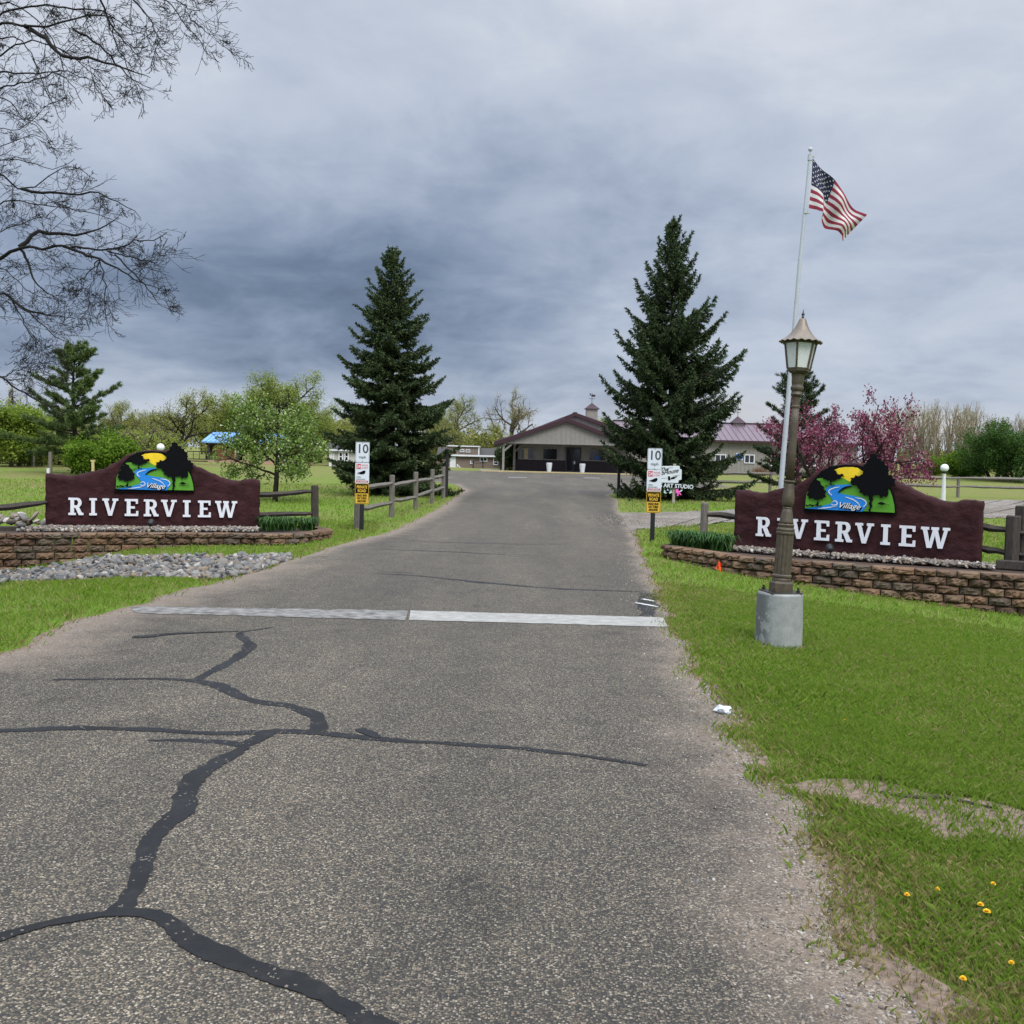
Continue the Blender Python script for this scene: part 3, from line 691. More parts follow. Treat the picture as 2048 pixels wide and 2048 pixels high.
def make_sign(o, U, length, label, seed):
    n = np.cross(U, Zv); root = thing('entrance_sign', label, 'sign', o, 0, 'stone entrance signs flanking the road')
    TH = 0.30; k = length / SLEN
    # rough stone slab
    nu, nv = 170, 40; us = np.linspace(0, 1, nu) * length
    tx = np.array([q[0] for q in TOP]) * k; ty = np.array([q[1] for q in TOP])
    top = np.interp(us, tx, ty); top = np.convolve(np.pad(top, 3, 'edge'), np.ones(7) / 7, 'valid')
    top = top + np.array([0.018 * MN.noise((u_ * 3.1, seed, 0)) + 0.022 * MN.noise((u_ * 8, seed + 4, 2)) + 0.010 * MN.noise((u_ * 21, seed, 9)) for u_ in us])
    mb = MB(); vs = np.linspace(0, 1, nv)
    def face(front):
        P = np.zeros((nu, nv, 3))
        for i, u_ in enumerate(us):
            for j, v_ in enumerate(vs):
                h = v_ * (top[i] + 0.12) - 0.12
                e = min(1, min(u_, length - u_) / 0.05) ; tt = min(1, (1 - v_) * top[i] / 0.07)
                d = 0.022 * MN.fractal((u_ * 3.2, h * 4.5, seed + (0 if front else 50)), 1.0, 2.0, 4) + 0.006 * MN.noise((u_ * 19, h * 24, seed))
                d -= 0.035 * (1 - tt) ** 2 + 0.03 * (1 - e) ** 2
                uu = u_ + (0.02 * MN.noise((h * 7, seed, 3 if u_ < 1 else 8)) if (i == 0 or i == nu - 1) else 0)
                P[i, j] = o + U * uu + Zv * h + n * (d if front else -TH - d)
        return P
    Fp, Bp = face(True), face(False)
    mb.grid(Fp); mb.grid(Bp, flip=True)
    tp = np.stack([Fp[:, -1] * (1 - q) + Bp[:, -1] * q + Zv * 0.018 * math.sin(q * PI) for q in np.linspace(0, 1, 8)], 1)
    mb.grid(tp)
    mb.grid(np.stack([Bp[0] * (1 - q) + Fp[0] * q for q in np.linspace(0, 1, 5)], 0)); mb.grid(np.stack([Fp[-1] * (1 - q) + Bp[-1] * q for q in np.linspace(0, 1, 5)], 0))
    mb.build('stone_slab', 'sign_stone', root, smooth=True)
    # lettering
    mb = MB()
    for ch, u0, u1, v0, v1 in LETL:
        outl, adv = GL[ch]; y0 = np.polyval(vlo, u0); y1 = np.polyval(vhi, u0)
        mnx = min(p[0] for p in outl[0]); mxx = max(p[0] for p in outl[0])
        q = [[(u0 * k + (x - mnx) / (mxx - mnx) * (u1 - u0), y0 + y * (y1 - y0)) for x, y in ol] for ol in outl]
        mb.add(*place(shape2d(q, 0.030), o, U, Zv, n, 0.022))
    mb.build('lettering', 'sign_white', root)
    # emblem
    du = (k - 1) * 0.5 * SLEN
    oe = o + U * du
    em = MB().add(*place(shape2d([E_BACK], 0.05), oe, U, Zv, n, 0.005)).build('emblem', 'sign_black', root)
    MB().add(*place(shape2d([E_SUN], 0.006), oe, U, Zv, n, 0.058)).build('sun', 'sign_yellow', em)
    MB().add(*place(shape2d([E_HILL], 0.006), oe, U, Zv, n, 0.067)).build('meadow', 'sign_green', em)
    MB().add(*place(shape2d([E_RIV], 0.006), oe, U, Zv, n, 0.076)).build('river', 'sign_blue', em)
    mb = MB()
    for r_ in E_RIP: mb.add(*place(shape2d([r_], 0.004), oe, U, Zv, n, 0.085))
    mb.build('ripple_lines', 'sign_white', em)
    for i, tr in enumerate(E_TREES): MB().add(*place(shape2d([tr], 0.014), oe, U, Zv, n, 0.092 + (0.003 * i))).build('tree_silhouette', 'sign_black', em)
    MB().add(*place(shape2d([E_LOG], 0.008), oe, U, Zv, n, 0.086)).build('riverbank_line', 'sign_black', em)
    mb = MB(); vo = oe + U * E_VIL[0] + Zv * (E_VIL[1] - 0.035); vu = U * math.cos(R(3)) - Zv * math.sin(R(3))
    mb.add(*place(text2d('Village', 0.135, 0.006, 0.45, 1.05, 0.004), vo + U * 0.012 - Zv * 0.012, vu, Zv, n, 0.090), 1)
    mb.add(*place(text2d('Village', 0.135, 0.006, 0.45, 1.05, 0.001), vo, vu, Zv, n, 0.099), 0)
    fl = line_shape([(-.27, .085), (-.22, .12), (-.17, .06), (-.24, .03), (-.29, .05)], .014, 30)
    mb.add(*place(shape2d([fl], 0.006), vo, vu, Zv, n, 0.108), 0)
    mb.build('script_lettering', ['sign_white', 'sign_black'], em)
    return root
make_sign(BL, UL, SLEN, 'maroon stone sign reading RIVERVIEW left of the road, unobstructed', 11)
BL2 = atY(1466, 1092, 17.2); BR2 = atY(1959, 1126, 15.0); BL2[2] = BR2[2] = (BL2[2] + BR2[2]) / 2
UR = (BR2 - BL2) / np.linalg.norm(BR2 - BL2); SLEN2 = float(np.linalg.norm(BR2 - BL2)); NR = np.cross(UR, Zv)
make_sign(BL2, UR, SLEN2, 'maroon stone sign reading RIVERVIEW partly hidden behind the bronze lamp post', 37)
print('signs', zb, SLEN, BL2, SLEN2)

# ------------------------------------------------------------------ retaining walls of rough blocks
c2 = lambda x, y: (1280 + x / 2.516, 860 + y / 2.516)
def onZ(px, py, z): return onP(px, py, (0, 0, z), Zv)
ZWL, ZWR = 0.15, 0.19
WLF = [onZ(*c1(*p), ZWL)[:2] for p in [(0, 572), (200, 571), (400, 570), (800, 567), (1200, 569), (1430, 573), (1600, 574), (1720, 566), (1790, 556), (1822, 545)]]
WRF = [onZ(*c2(*p), ZWR)[:2] for p in [(118, 577), (140, 583), (250, 598), (450, 628), (700, 652), (950, 666), (1230, 688), (1540, 708), (1930, 730)]]
d0 = (WLF[0] - WLF[2]); d0 /= np.linalg.norm(d0); WLF = [WLF[0] + d0 * 4.0] + WLF; d1 = np.array([-.25, 1.0]); WLF = WLF + [WLF[-1] + d1 * .35, WLF[-1] + np.array([-.7, .9])]
d0 = (WRF[-1] - WRF[-3]); d0 /= np.linalg.norm(d0); WRF = WRF + [WRF[-1] + d0 * 3.5]; WRF = [WRF[0] + np.array([.7, .8]), WRF[0] + np.array([.12, .35])] + WRF
print('wallL', WLF[1], WLF[-3], 'wallR', WRF[2], WRF[-2])
def make_wall(path, ztop, courses, label, seed):
    rng = np.random.default_rng(seed)
    P = smooth_poly(path, 400, 1); d = np.r_[0, np.cumsum(np.linalg.norm(np.diff(P, axis=0), axis=1))]; Ltot = d[-1]
    T = np.gradient(P, axis=0); T /= np.linalg.norm(T, axis=1, keepdims=True)
    def at_(s): return np.array([np.interp(s, d, P[:, 0]), np.interp(s, d, P[:, 1])]), np.array([np.interp(s, d, T[:, 0]), np.interp(s, d, T[:, 1])])
    root = thing('retaining_wall', label, 'wall', (P[200][0], P[200][1], g(*P[200])), 0, 'block retaining walls round the sign beds')
    H = 0.122; mbs = [MB(), MB()]
    for c in range(courses):
        z1 = ztop - (c * H - .2 * H if c else 0); s = -0.15 * (c % 2) - rng.uniform(0, .04); back = 0.014 * (courses - c)
        hh = H if c else H * 0.80
        while s < Ltot:
            w_ = 0.295 + rng.uniform(-.02, .02); a = max(s + .006, 0); b = min(s + w_ - .006, Ltot)
            s += w_
            if b - a < 0.05: continue
            pm, tm = at_((a + b) / 2)
            if g(*pm) > z1 + .02: continue
            nu, nv = 9, 6; tw = rng.normal(0, .008, 2); bul = rng.uniform(.024, .052)
            nrm = lambda t_: np.array([t_[1], -t_[0]])
            G = np.zeros((nu, nv, 3)); depth = 0.24
            for i in range(nu):
                fu = i / (nu - 1); ps, ts = at_(a + (b - a) * fu); nn = nrm(ts)
                for j in range(nv):
                    fv = j / (nv - 1); e = min(1, min(fu, 1 - fu) * 4.2) * min(1, min(fv, 1 - fv) * 4.5)
                    off = bul * e - 0.022 * (1 - e) + (rng.normal(0, .011) if e > 0 else rng.normal(0, .003)) + tw[0] * (fu - .5) * 2.2 + tw[1] * 1.3 + (0.012 if c == 0 else 0) + 0.010 * c * 0 - 0
                    G[i, j, :2] = ps + nn * (off + 0.012 * c)
                    G[i, j, 2] = z1 - hh * (1 - fv) + (0.004 if fv == 0 else -0.004 if fv == 1 else rng.normal(0, .003))
            mb = mbs[1 if c == 0 else 0]
            mb.grid(G)
            pa, ta = at_(a); pb, tb = at_(b); Bk = np.zeros((nu, 3))
            for i in range(nu):
                ps, ts = at_(a + (b - a) * i / (nu - 1)); Bk[i, :2] = ps - nrm(ts) * depth; Bk[i, 2] = z1 - .004
            mb.grid(np.stack([G[:, -1], G[:, -1] * .7 + Bk * .3 + [0, 0, .004], Bk], 1))
            for e_, fl in ((0, True), (nu - 1, False)):
                bb = Bk[e_].copy(); lo = bb.copy(); lo[2] = z1 - hh
                mb.add([G[e_, 0], G[e_, 2], G[e_, -1], bb, lo], [(0, 1, 2, 3, 4)] if fl else [(4, 3, 2, 1, 0)])
    mbs[0].build('block_courses', 'wall_block', root); mbs[1].build('cap_course', 'wall_block', root)
    return P
PL = make_wall(WLF, ZWL, 7, 'brown block retaining wall under the left stone sign, tallest at the photo edge', 5)
PR = make_wall(WRF, ZWR, 8, 'brown block retaining wall under the right stone sign behind the lamp post', 6)

# beds behind the walls: mulch, pebbles
def bed(name, front, back, z, mat, kind='structure'):
    A = interp_poly(front, 60); B = interp_poly(back, 60)
    G = np.array([np.c_[A * (1 - k) + B * k, np.full(60, z) + 0.02 * np.sin(k * 9)] for k in np.linspace(0, 1, 8)])
    mb = MB(); mb.grid(G, flip=True); return mb.build(name, mat, smooth=True, kind=kind)
inL = PL + np.array([0.02, 0.12]); inR = PR + np.array([-0.02, 0.12])
backL = [BL[:2] + NL[:2] * -0.6 - UL[:2] * 5.5, BL[:2] + NL[:2] * -0.6, BR[:2] + NL[:2] * -0.6, BR[:2] + NL[:2] * -0.35 + UL[:2] * 1.35]
backR = [BL2[:2] - NR[:2] * .45 - UR[:2] * 1.4, BL2[:2] - NR[:2] * .6, BR2[:2] - NR[:2] * .6, BR2[:2] - NR[:2] * .6 + UR[:2] * 4]
bed('planting_bed', inL, backL, ZWL - .05, 'mulch'); bed('planting_bed', inR, backR, ZWR - .05, 'mulch')
BEDL = np.array(list(PL[::8]) + [np.array(q) for q in backL[::-1]]); BEDR = np.array(list(PR[::8]) + [np.array(q) for q in backR[::-1]])

import bmesh
def ico(sub):
    bm = bmesh.new(); bmesh.ops.create_icosphere(bm, subdivisions=sub, radius=1.0)
    V = np.array([v.co[:] for v in bm.verts]); F = np.array([[v.index for v in f.verts] for f in bm.faces]); bm.free(); return V, F
ICO1, ICO2 = ico(1), ico(2)
def rand_rot(rng, n):
    q = rng.normal(size=(n, 4)); q /= np.linalg.norm(q, axis=1, keepdims=True); w_, x, y, z = q.T
    return np.stack([np.stack([1 - 2 * (y * y + z * z), 2 * (x * y - z * w_), 2 * (x * z + y * w_)], 1), np.stack([2 * (x * y + z * w_), 1 - 2 * (x * x + z * z), 2 * (y * z - x * w_)], 1), np.stack([2 * (x * z - y * w_), 2 * (y * z + x * w_), 1 - 2 * (x * x + y * y)], 1)], 1)
def stones(name, C, size, mat, seed, ic=ICO2, flat=(0.85, 0.72, 0.5), kind='stuff', jit=0.10, smooth=True):
    rng = np.random.default_rng(seed); V, F = ic; n = len(C)
    sc_ = size[:, None] * np.array(flat) * rng.uniform(0.8, 1.25, (n, 3))
    yaw = rng.uniform(0, 2 * PI, n); til = rng.normal(0, .35, (n, 2))
    v = V[None] * (1 + rng.normal(0, jit, (n, len(V), 1)))
    v = v * sc_[:, None]
    cy, sy = np.cos(yaw)[:, None], np.sin(yaw)[:, None]
    x = v[..., 0] * cy - v[..., 1] * sy; y = v[..., 0] * sy + v[..., 1] * cy; z = v[..., 2] + x * til[:, :1] + y * til[:, 1:]
    W = np.stack([x, y, z], 2) + C[:, None]
    mb = MB(); mb.add(W.reshape(-1, 3), (F[None] + (np.arange(n) * len(V))[:, None, None]).reshape(-1, 3))
    return mb.build(name, mat, smooth=smooth, kind=kind)
rng = np.random.default_rng(3)
def fill(front, back, n, k0, k1, s0=0.0, s1=1.0):
    A = interp_poly(front, 200); B = interp_poly(back, 200); i = rng.integers(int(200 * s0), int(200 * s1), n); k = rng.uniform(k0, k1, n)[:, None]
    return A[i] * (1 - k) + B[i] * k
fl_ = [PL[q] for q in range(0, 400, 10)]
frontL = [BL[:2] + NL[:2] * .95 - UL[:2] * .3, BL[:2] + NL[:2] * .9 + UL[:2] * 2, BR[:2] + NL[:2] * .62 - UL[:2] * .05]
p_ = fill(frontL, [BL[:2] - UL[:2] * .1, BR[:2]], 2600, 0.0, 1.0)
stones('bed_gravel', np.c_[p_, np.full(len(p_), ZWL - .03) + rng.uniform(0, .05, len(p_))], rng.uniform(.022, .048, len(p_)), 'bed_pebble', 4, ICO1)
frontR = [BL2[:2] + NR[:2] * .42 - UR[:2] * .2, BL2[:2] + NR[:2] * .62 + UR[:2] * 1.5, BR2[:2] + NR[:2] * .42 + UR[:2] * .25]
p_ = fill(frontR, [BL2[:2], BR2[:2] + UR[:2] * .15], 2400, 0.0, 1.0)
stones('bed_gravel', np.c_[p_, np.full(len(p_), ZWR - .03) + rng.uniform(0, .05, len(p_))], rng.uniform(.022, .050, len(p_)), 'bed_pebble', 5, ICO1)
# pale boulders heaped behind the left end of the left sign
c_ = BL[:2] - UL[:2] * .15 - NL[:2] * .5
p_ = c_ + rng.normal(0, 1, (70, 2)) * [.40, .3] + np.outer(-rng.uniform(0, 1.6, 70), UL[:2])
dd_ = np.hypot(*(p_ - c_).T)
stones('boulder_heap', np.c_[p_, ZWL + .02 + rng.uniform(0, .30, 70) * np.exp(-dd_ * 1.1)], rng.uniform(.05, .11, 70), 'bed_pebble', 6, ICO2)
# dry creek of river stones
RT = [c1(*p) for p in [(-60, 810), (0, 792), (200, 775), (420, 735), (700, 705), (1000, 702), (1300, 700), (1560, 703), (1600, 712)]]
RB = [c1(*p) for p in [(-60, 875), (0, 862), (180, 850), (500, 826), (800, 822), (1100, 828), (1190, 830), (1400, 790), (1600, 716)]]
RTw = [atG(*p)[:2] for p in RT]; RBw = [atG(*p)[:2] for p in RB]
CREEK = np.array(RTw + RBw[::-1])
p_ = fill(RTw, RBw, 5600, 0.0, 1.0, 0, .995); szs = rng.gamma(5, .0078, len(p_)).clip(.018, .10)
stones('creek_stones', np.c_[p_, ground(*p_.T) + szs * .3 + rng.uniform(0, .03, len(p_))], szs, 'river_stone', 7, ICO2)
ribbon('creek_bed', [np.r_[q, 0] for q in RTw], [np.r_[q, 0] for q in RBw], 'soil', 0.008)

# clumps of daylily leaves in the beds
def make_clump(loc, label, seed, n=150, h=.30, spread=.26, group='daylily clumps at the inner ends of the beds'):
    r_ = np.random.default_rng(seed); mb = MB()
    for i in range(n):
        a = r_.uniform(0, 2 * PI); b0 = np.array([*loc[:2], loc[2]]) + np.r_[r_.normal(0, spread * .33, 2), 0]
        ln = h * r_.uniform(.7, 1.25); dr = np.array([math.cos(a), math.sin(a), 0]); w_ = .011; sd_ = np.array([-dr[1], dr[0], 0]) * w_
        rc = r_.uniform(.5, 1.25); q = [(0, 0, 1), (.22 * rc, .58, 1.1), (.52 * rc, .86, .8), (.92 * rc, .72 - r_.uniform(0, .35), .1)]
        Pn = [b0 + dr * (x * ln) + Zv * (y * ln) for x, y, _ in q]
        mb.add([Pn[0] - sd_, Pn[0] + sd_, Pn[1] - sd_, Pn[1] + sd_, Pn[2] - sd_ * .8, Pn[2] + sd_ * .8, Pn[3]], [(0, 1, 3, 2), (2, 3, 5, 4)]); mb.F.append((np.array([(4, 5, 6)]) + mb.n - 7, 0))
    root = mb.build('daylily_clump', 'daylily_leaf'); tag(root, label, 'plant', group)
for i, (px, Y_, lb) in enumerate([(540, 19.6, 'green daylily clump against the right end of the left sign'), (575, 19.7, 'green daylily clump in the middle beside the left fence rails'), (612, 19.8, 'green daylily clump nearest the rounded end of the left wall')]):
    p = atY(px, 1050, Y_); make_clump((p[0], p[1], ZWL - .04), lb, 60 + i, 240, .27, .22)
for i, (px, Y_, lb) in enumerate([(1362, 17.3, 'green daylily clump nearest the rounded end of the right wall'), (1400, 17.0, 'green daylily clump in the middle before the short grey fence post'), (1440, 16.75, 'green daylily clump against the left end of the right sign')]):
    p = atY(px, 1080, Y_); make_clump((p[0], p[1], ZWR - .04), lb, 70 + i, 260, .30, .24)
# bed floodlights
def flood(px, py, Y_, z, label):
    p = atY(px, py, Y_); r = thing('garden_floodlight', label, 'spotlight', (p[0], p[1], z), 0, 'black floodlights aimed at the signs')
    MB().tube([(p[0], p[1], z), (p[0], p[1], z + .08)], .012, 8).build('stake', 'black_metal', r)
    MB().lathe([(.02, -.02), (.05, 0), (.062, .06), (.066, .10)], (p[0], p[1], z + .10), 14, axis=np.array(Matrix.Rotation(R(-55), 3, 'X'))).build('lamp_head', 'black_metal', r)
flood(300, 1058, 18.3, ZWL, 'small black floodlight in the gravel before the left sign')
flood(1661, 1111, 15.6, ZWR, 'small black floodlight in the gravel before the right sign')
# ------------------------------------------------------------------ bronze street lamp on its concrete pedestal
lp = atG(1566, 1296); LX, LY = float(lp[0]), float(lp[1]) + .16; LZ = g(LX, LY)
ztop = zat(1569, 1186, LY - .05)
root = thing('street_lamp', 'weathered bronze lamp post on a stained concrete pedestal in front of the right sign', 'street lamp', (LX, LY, LZ))
r1, r0 = .205, .212
mb = MB(); hh = ztop - LZ
mb.lathe([(r0, -.12), (r0, .0), (r0 * .995, hh * .5), (r1, hh - .012), (r1 - .012, hh)], (LX, LY, LZ), 48)
mb.build('concrete_pedestal', 'pedestal_concrete', root, bev=.004)
LEAN = np.array(Matrix.Rotation(R(2.6), 3, 'Y') @ Matrix.Rotation(R(-.6), 3, 'X'))
TOPC = np.array([LX + .005, LY, ztop])
ht = lambda v: v * 0.00171
def prof(rows): return [(r * 0.00171, ht(1555 - y)) for r, y in rows]       # (radius, row) measured on the photograph, 1.71 mm each
mb = MB(); mb.box(TOPC + [0, 0, .006], (.30, .30, .012), .15)
mb.build('base_plate', 'dark_bronze', root, bev=.003)
for k in range(4):
    a = R(45 + 90 * k) + .15; c = TOPC + np.array([math.cos(a) * .165, math.sin(a) * .165, 0])
    MB().tube([c, c + [0, 0, .055]], .010, 8).lathe([(.019, .012), (.019, .030)], c, 6).build('anchor_bolt', 'dark_bronze', root)
octf = lambda a, z: 1 / np.cos((a % (PI / 4)) - PI / 8) * .94
flu = lambda n_, d_: (lambda a, z: 1 - d_ * (0.5 + 0.5 * np.cos(a * n_)) ** 3)
mb = MB()
mb.lathe(prof([(64, 1552), (64, 1504), (58, 1494)]), TOPC, 48, flute=octf, axis=LEAN)
mb.lathe(prof([(50, 1494), (50, 1484), (47, 1476), (52, 1470), (52, 1462), (46, 1456)]), TOPC, 40, axis=LEAN)
mb.lathe(prof([(46, 1456), (45.5, 1400), (44.5, 1240)]), TOPC, 96, flute=flu(12, .10), axis=LEAN)
mb.lathe(prof([(44, 1244), (49, 1238), (49, 1230), (45, 1226), (48, 1216), (46, 1210), (40, 1204), (42, 1197), (44, 1190), (38, 1184)]), TOPC, 40, axis=LEAN)
mb.build('lower_shaft', 'bronze', root, smooth=False)
leaf = lambda a, z: 1 + .07 * np.abs(np.sin(a * 4)) * (1 if z < ht(1555 - 1120) else .6)
mb = MB(); mb.lathe(prof([(37, 1186), (34, 1170), (31, 1150), (27, 1125), (25, 1110), (22, 1104)]), TOPC, 64, flute=leaf, axis=LEAN)
mb.lathe(prof([(24, 1104), (25, 1099), (22, 1094)]), TOPC, 32, axis=LEAN)
mb.lathe(prof([(20, 1094), (27, 1085), (31.5, 1065), (31, 1040), (27, 1005), (23, 975), (22, 966)]), TOPC, 64, flute=leaf, axis=LEAN)
mb.lathe(prof([(22, 968), (29, 962), (32, 954), (28, 952), (21, 950)]), TOPC, 64, flute=lambda a, z: 1 + .05 * np.cos(a * 12), axis=LEAN)
mb.build('acanthus_vase', 'bronze', root, smooth=True)
mb = MB(); mb.lathe(prof([(22.5, 952), (21.5, 800), (20.5, 650), (19.5, 562)]), TOPC, 80, flute=flu(16, .08), axis=LEAN); mb.build('upper_shaft', 'bronze', root, smooth=True)
mb = MB(); mb.lathe(prof([(19.5, 565), (22, 560), (22, 552), (19.5, 548), (18.5, 525), (20, 505), (28, 497), (31, 490), (28, 483), (26, 476), (30, 470), (34, 462), (34, 452), (30, 446), (29, 438), (31, 425), (33, 395), (36, 384)]), TOPC, 40, axis=LEAN)
mb.build('neck', 'bronze', root, smooth=False)
hexf = lambda a, z: math.cos(PI / 6) / np.cos((a % (PI / 3)) - PI / 6)
def hexpt(r, y, k, rot=R(0)):
    a = rot + k * PI / 3; v = np.array([r * .00171 * math.cos(a), r * .00171 * math.sin(a), ht(1555 - y)]); return TOPC + LEAN @ v
HR = R(2)
lan = mb = MB(); rot = np.array(Matrix.Rotation(HR, 3, 'Z'))
mb.lathe(prof([(30, 386), (44, 378), (58, 368), (62, 352), (59, 350)]), TOPC, 60, flute=hexf, axis=LEAN @ rot)
mb.lathe(prof([(84, 222), (88, 218), (88, 206), (60, 204)]), TOPC, 60, flute=hexf, axis=LEAN @ rot)
for k in range(6): mb.tube([hexpt(61, 356, k, HR), hexpt(86, 212, k, HR)], .0095, 6)
lan = mb.build('lantern_frame', 'bronze', root)
for k in range(6):
    q = [hexpt(58.5, 354, k, HR), hexpt(58.5, 354, k + 1, HR), hexpt(83.5, 214, k + 1, HR), hexpt(83.5, 214, k, HR)]
    ctr = sum(q) / 4; inn = [p + (TOPC + LEAN @ np.array([0, 0, (p - TOPC) @ LEAN[:, 2]]) - p) * .06 for p in q]
    MB().add(q + inn, [(0, 1, 2, 3), (7, 6, 5, 4), (0, 4, 5, 1), (1, 5, 6, 2), (2, 6, 7, 3), (3, 7, 4, 0)]).build('glass_panel', 'frosted_glass', lan)
NA = 96; rows = []
for i, (r_, y) in enumerate([(9, 84), (16, 86), (20, 96), (28, 118), (40, 142), (56, 166), (74, 186), (92, 200), (106, 208), (112, 211)]):
    a = np.arange(NA) * 2 * PI / NA; wv = (i / 9) ** 3; rr = r_ * (1 + .03 * np.cos(a * 6) * (i > 3))
    y2 = y + 3.2 * wv * np.sin(a * 18)
    V = np.stack([rr * .00171 * np.cos(a), rr * .00171 * np.sin(a), ht(1) * (1555 - y2)], 1) @ LEAN.T + TOPC
    rows.append(np.r_[V, V[:1]])
up_ = np.array(rows); ax = LEAN[:, 2]; dn_ = up_ - ax * .006 - (up_ - TOPC - ((up_ - TOPC) @ ax)[..., None] * ax) * .03
mb = MB(); mb.grid(up_, flip=True); mb.grid(dn_); mb.grid(np.array([up_[-1], dn_[-1]]), flip=True)
mb.build('lantern_roof', 'bronze_roof', root, smooth=True)
MB().lathe(prof([(4, 86), (7, 80), (7, 76), (3, 72), (9, 66), (8, 62), (4, 55), (2, 45), (.8, 34)]), TOPC, 12, axis=LEAN).build('finial', 'dark_bronze', root, smooth=True)

a_ = np.arange(14) * 2 * PI / 14; rr_ = .36 + .10 * np.sin(a_ * 2 + 1) + .05 * np.cos(a_ * 5)
sheet('bare_soil', [np.array([LX + r * math.cos(q) * 1.25, LY + r * math.sin(q) * .8, 0]) for q, r in zip(a_, rr_)], 'soil', 0.006)

# ------------------------------------------------------------------ flagpole and flag
FY = 18.5
c9 = lambda x, y: (1480 + x / 4.6, 280 + y / 4.6)
fb = atY(1557, 1085, FY); fb[2] = g(fb[0], FY)
P0 = fb; P1 = atY(*c9(487, 1870), FY); P2 = atY(*c9(553, 1090), FY); P3 = atY(*c9(645, 150), FY)
P0 = P1 + (P1 - P2) / np.linalg.norm(P1 - P2) * (P1[2] - fb[2]) * 1.0; P0[2] = g(P0[0], FY)
root = thing('flagpole', 'tall silver telescoping flagpole rising behind the right sign', 'flagpole', P0)
MB().tube([P0, P1], [.050, .046], 20).build('pole_section', 'aluminium', root)
MB().tube([P1, P2], [.040, .038], 20).build('pole_section', 'aluminium', root)
MB().tube([P2, P3], [.032, .030], 20).build('pole_section', 'aluminium', root)
ball = atY(*c9(648, 87), FY)
mb = MB(); mb.lathe([(0.004 + .0, -.042)] + [(.042 * math.sin(a), -.042 * math.cos(a)) for a in np.linspace(.2, PI - .02, 12)], ball, 16); mb.tube([P3, ball], .008, 6)
mb.build('ball_finial', 'aluminium', root, smooth=True)
cr = atY(*c9(602, 655), FY); dr_ = (P3 - P2) / np.linalg.norm(P3 - P2)
MB().tube([cr - dr_ * .05, cr + dr_ * .05], .045, 14).box(cr + [.07, 0, -.02], (.05, .03, .05)).build('swivel_ring', 'aluminium', root)
tr = P3 - dr_ * .02
MB().tube([tr - dr_ * .06, tr + dr_ * .05], .042, 14).box(tr + [.06, 0, .03], (.06, .03, .05)).build('swivel_ring', 'aluminium', root)
# the flag: boundary curves as it hangs, filled between, with folds in depth
Tt = interp_poly([(668, 168), (760, 262), (885, 398), (1000, 530), (1100, 628), (1174, 684)], 81)
Bt = interp_poly([(633, 625), (700, 645), (742, 672), (747, 735), (800, 795), (900, 838), (948, 875), (960, 922)], 81)
Lf = interp_poly([(668, 168), (655, 420), (633, 625)], 53); Rt = interp_poly([(1174, 684), (1090, 785), (1000, 880), (960, 922)], 53)
nu, nv = 81, 53; uu = np.linspace(0, 1, nu)[:, None, None]; vv = np.linspace(0, 1, nv)[None, :, None]
Cn = (1 - vv) * Tt[:, None] + vv * Bt[:, None] + (1 - uu) * Lf[None] + uu * Rt[None] - ((1 - uu) * (1 - vv) * Tt[0] + uu * (1 - vv) * Tt[-1] + (1 - uu) * vv * Bt[0] + uu * vv * Bt[-1])
Uq, Vq = np.meshgrid(np.linspace(0, 1, nu), np.linspace(0, 1, nv), indexing='ij')
# the fold that swings the lower canton corner
Dp = 0.085 * np.sin(Uq * 9.5 - Vq * 4.2 + .6) * np.minimum(1, Uq * 4) + 0.045 * np.sin(Uq * 17 + Vq * 5) * Uq + 0.12 * Uq ** 2 - .08 * np.exp(-((Uq - .2 - .1 * Vq) / .07) ** 2) * Vq
FP = np.zeros((nu, nv, 3))
for i in range(nu):
    for j in range(nv):
        FP[i, j] = atY(*c9(*Cn[i, j]), FY) + np.array([0, Dp[i, j], 0])
mb = MB(); q = []
i, j = np.meshgrid(np.arange(nu - 1), np.arange(nv - 1), indexing='ij'); i = i.ravel(); j = j.ravel()
F = np.stack([i * nv + j, i * nv + j + 1, (i + 1) * nv + j + 1, (i + 1) * nv + j], 1)
stripe = (j * 13 // (nv - 1)); canton = (i < int(.41 * (nu - 1))) & (stripe < 7)
mi = np.where(canton, 2, np.where(stripe % 2 == 0, 1, 0))
V = FP.reshape(-1, 3); mb.add(V, F[mi == 0], 0)
for m_ in (1, 2): mb.F.append((F[mi == m_], m_))
for r_ in range(9):
    for c_ in range(6 if r_ % 2 == 0 else 5):
        fu = .41 * (c_ + (.5 if r_ % 2 == 0 else 1.0)) / 6; fv = (7 / 13) * (r_ + .75) / 9.5
        ctr = FP[int(fu * (nu - 1)), int(fv * (nv - 1))]; gu = FP[min(nu - 1, int(fu * (nu - 1)) + 2), int(fv * (nv - 1))] - ctr; gv = FP[int(fu * (nu - 1)), min(nv - 1, int(fv * (nv - 1)) + 2)] - ctr
        gu = gu / np.linalg.norm(gu); gv = gv / np.linalg.norm(gv); nn = np.cross(gu, gv); nn /= np.linalg.norm(nn); nn *= -np.sign(nn[1]) if nn[1] else 1
        for sgn in (1, -1):
            st = [ctr + nn * .005 * sgn + (gu * math.sin(a) - gv * math.cos(a)) * (.021 if k % 2 == 0 else .009) for k, a in enumerate(np.arange(10) * PI / 5)]
            mb.add(st, [tuple(range(10))], 0)
fo = mb.build('flag', ['flag_white', 'flag_red', 'flag_blue'], smooth=True)
tag(fo, 'stars and stripes flag drooping from the tall silver pole', 'flag')

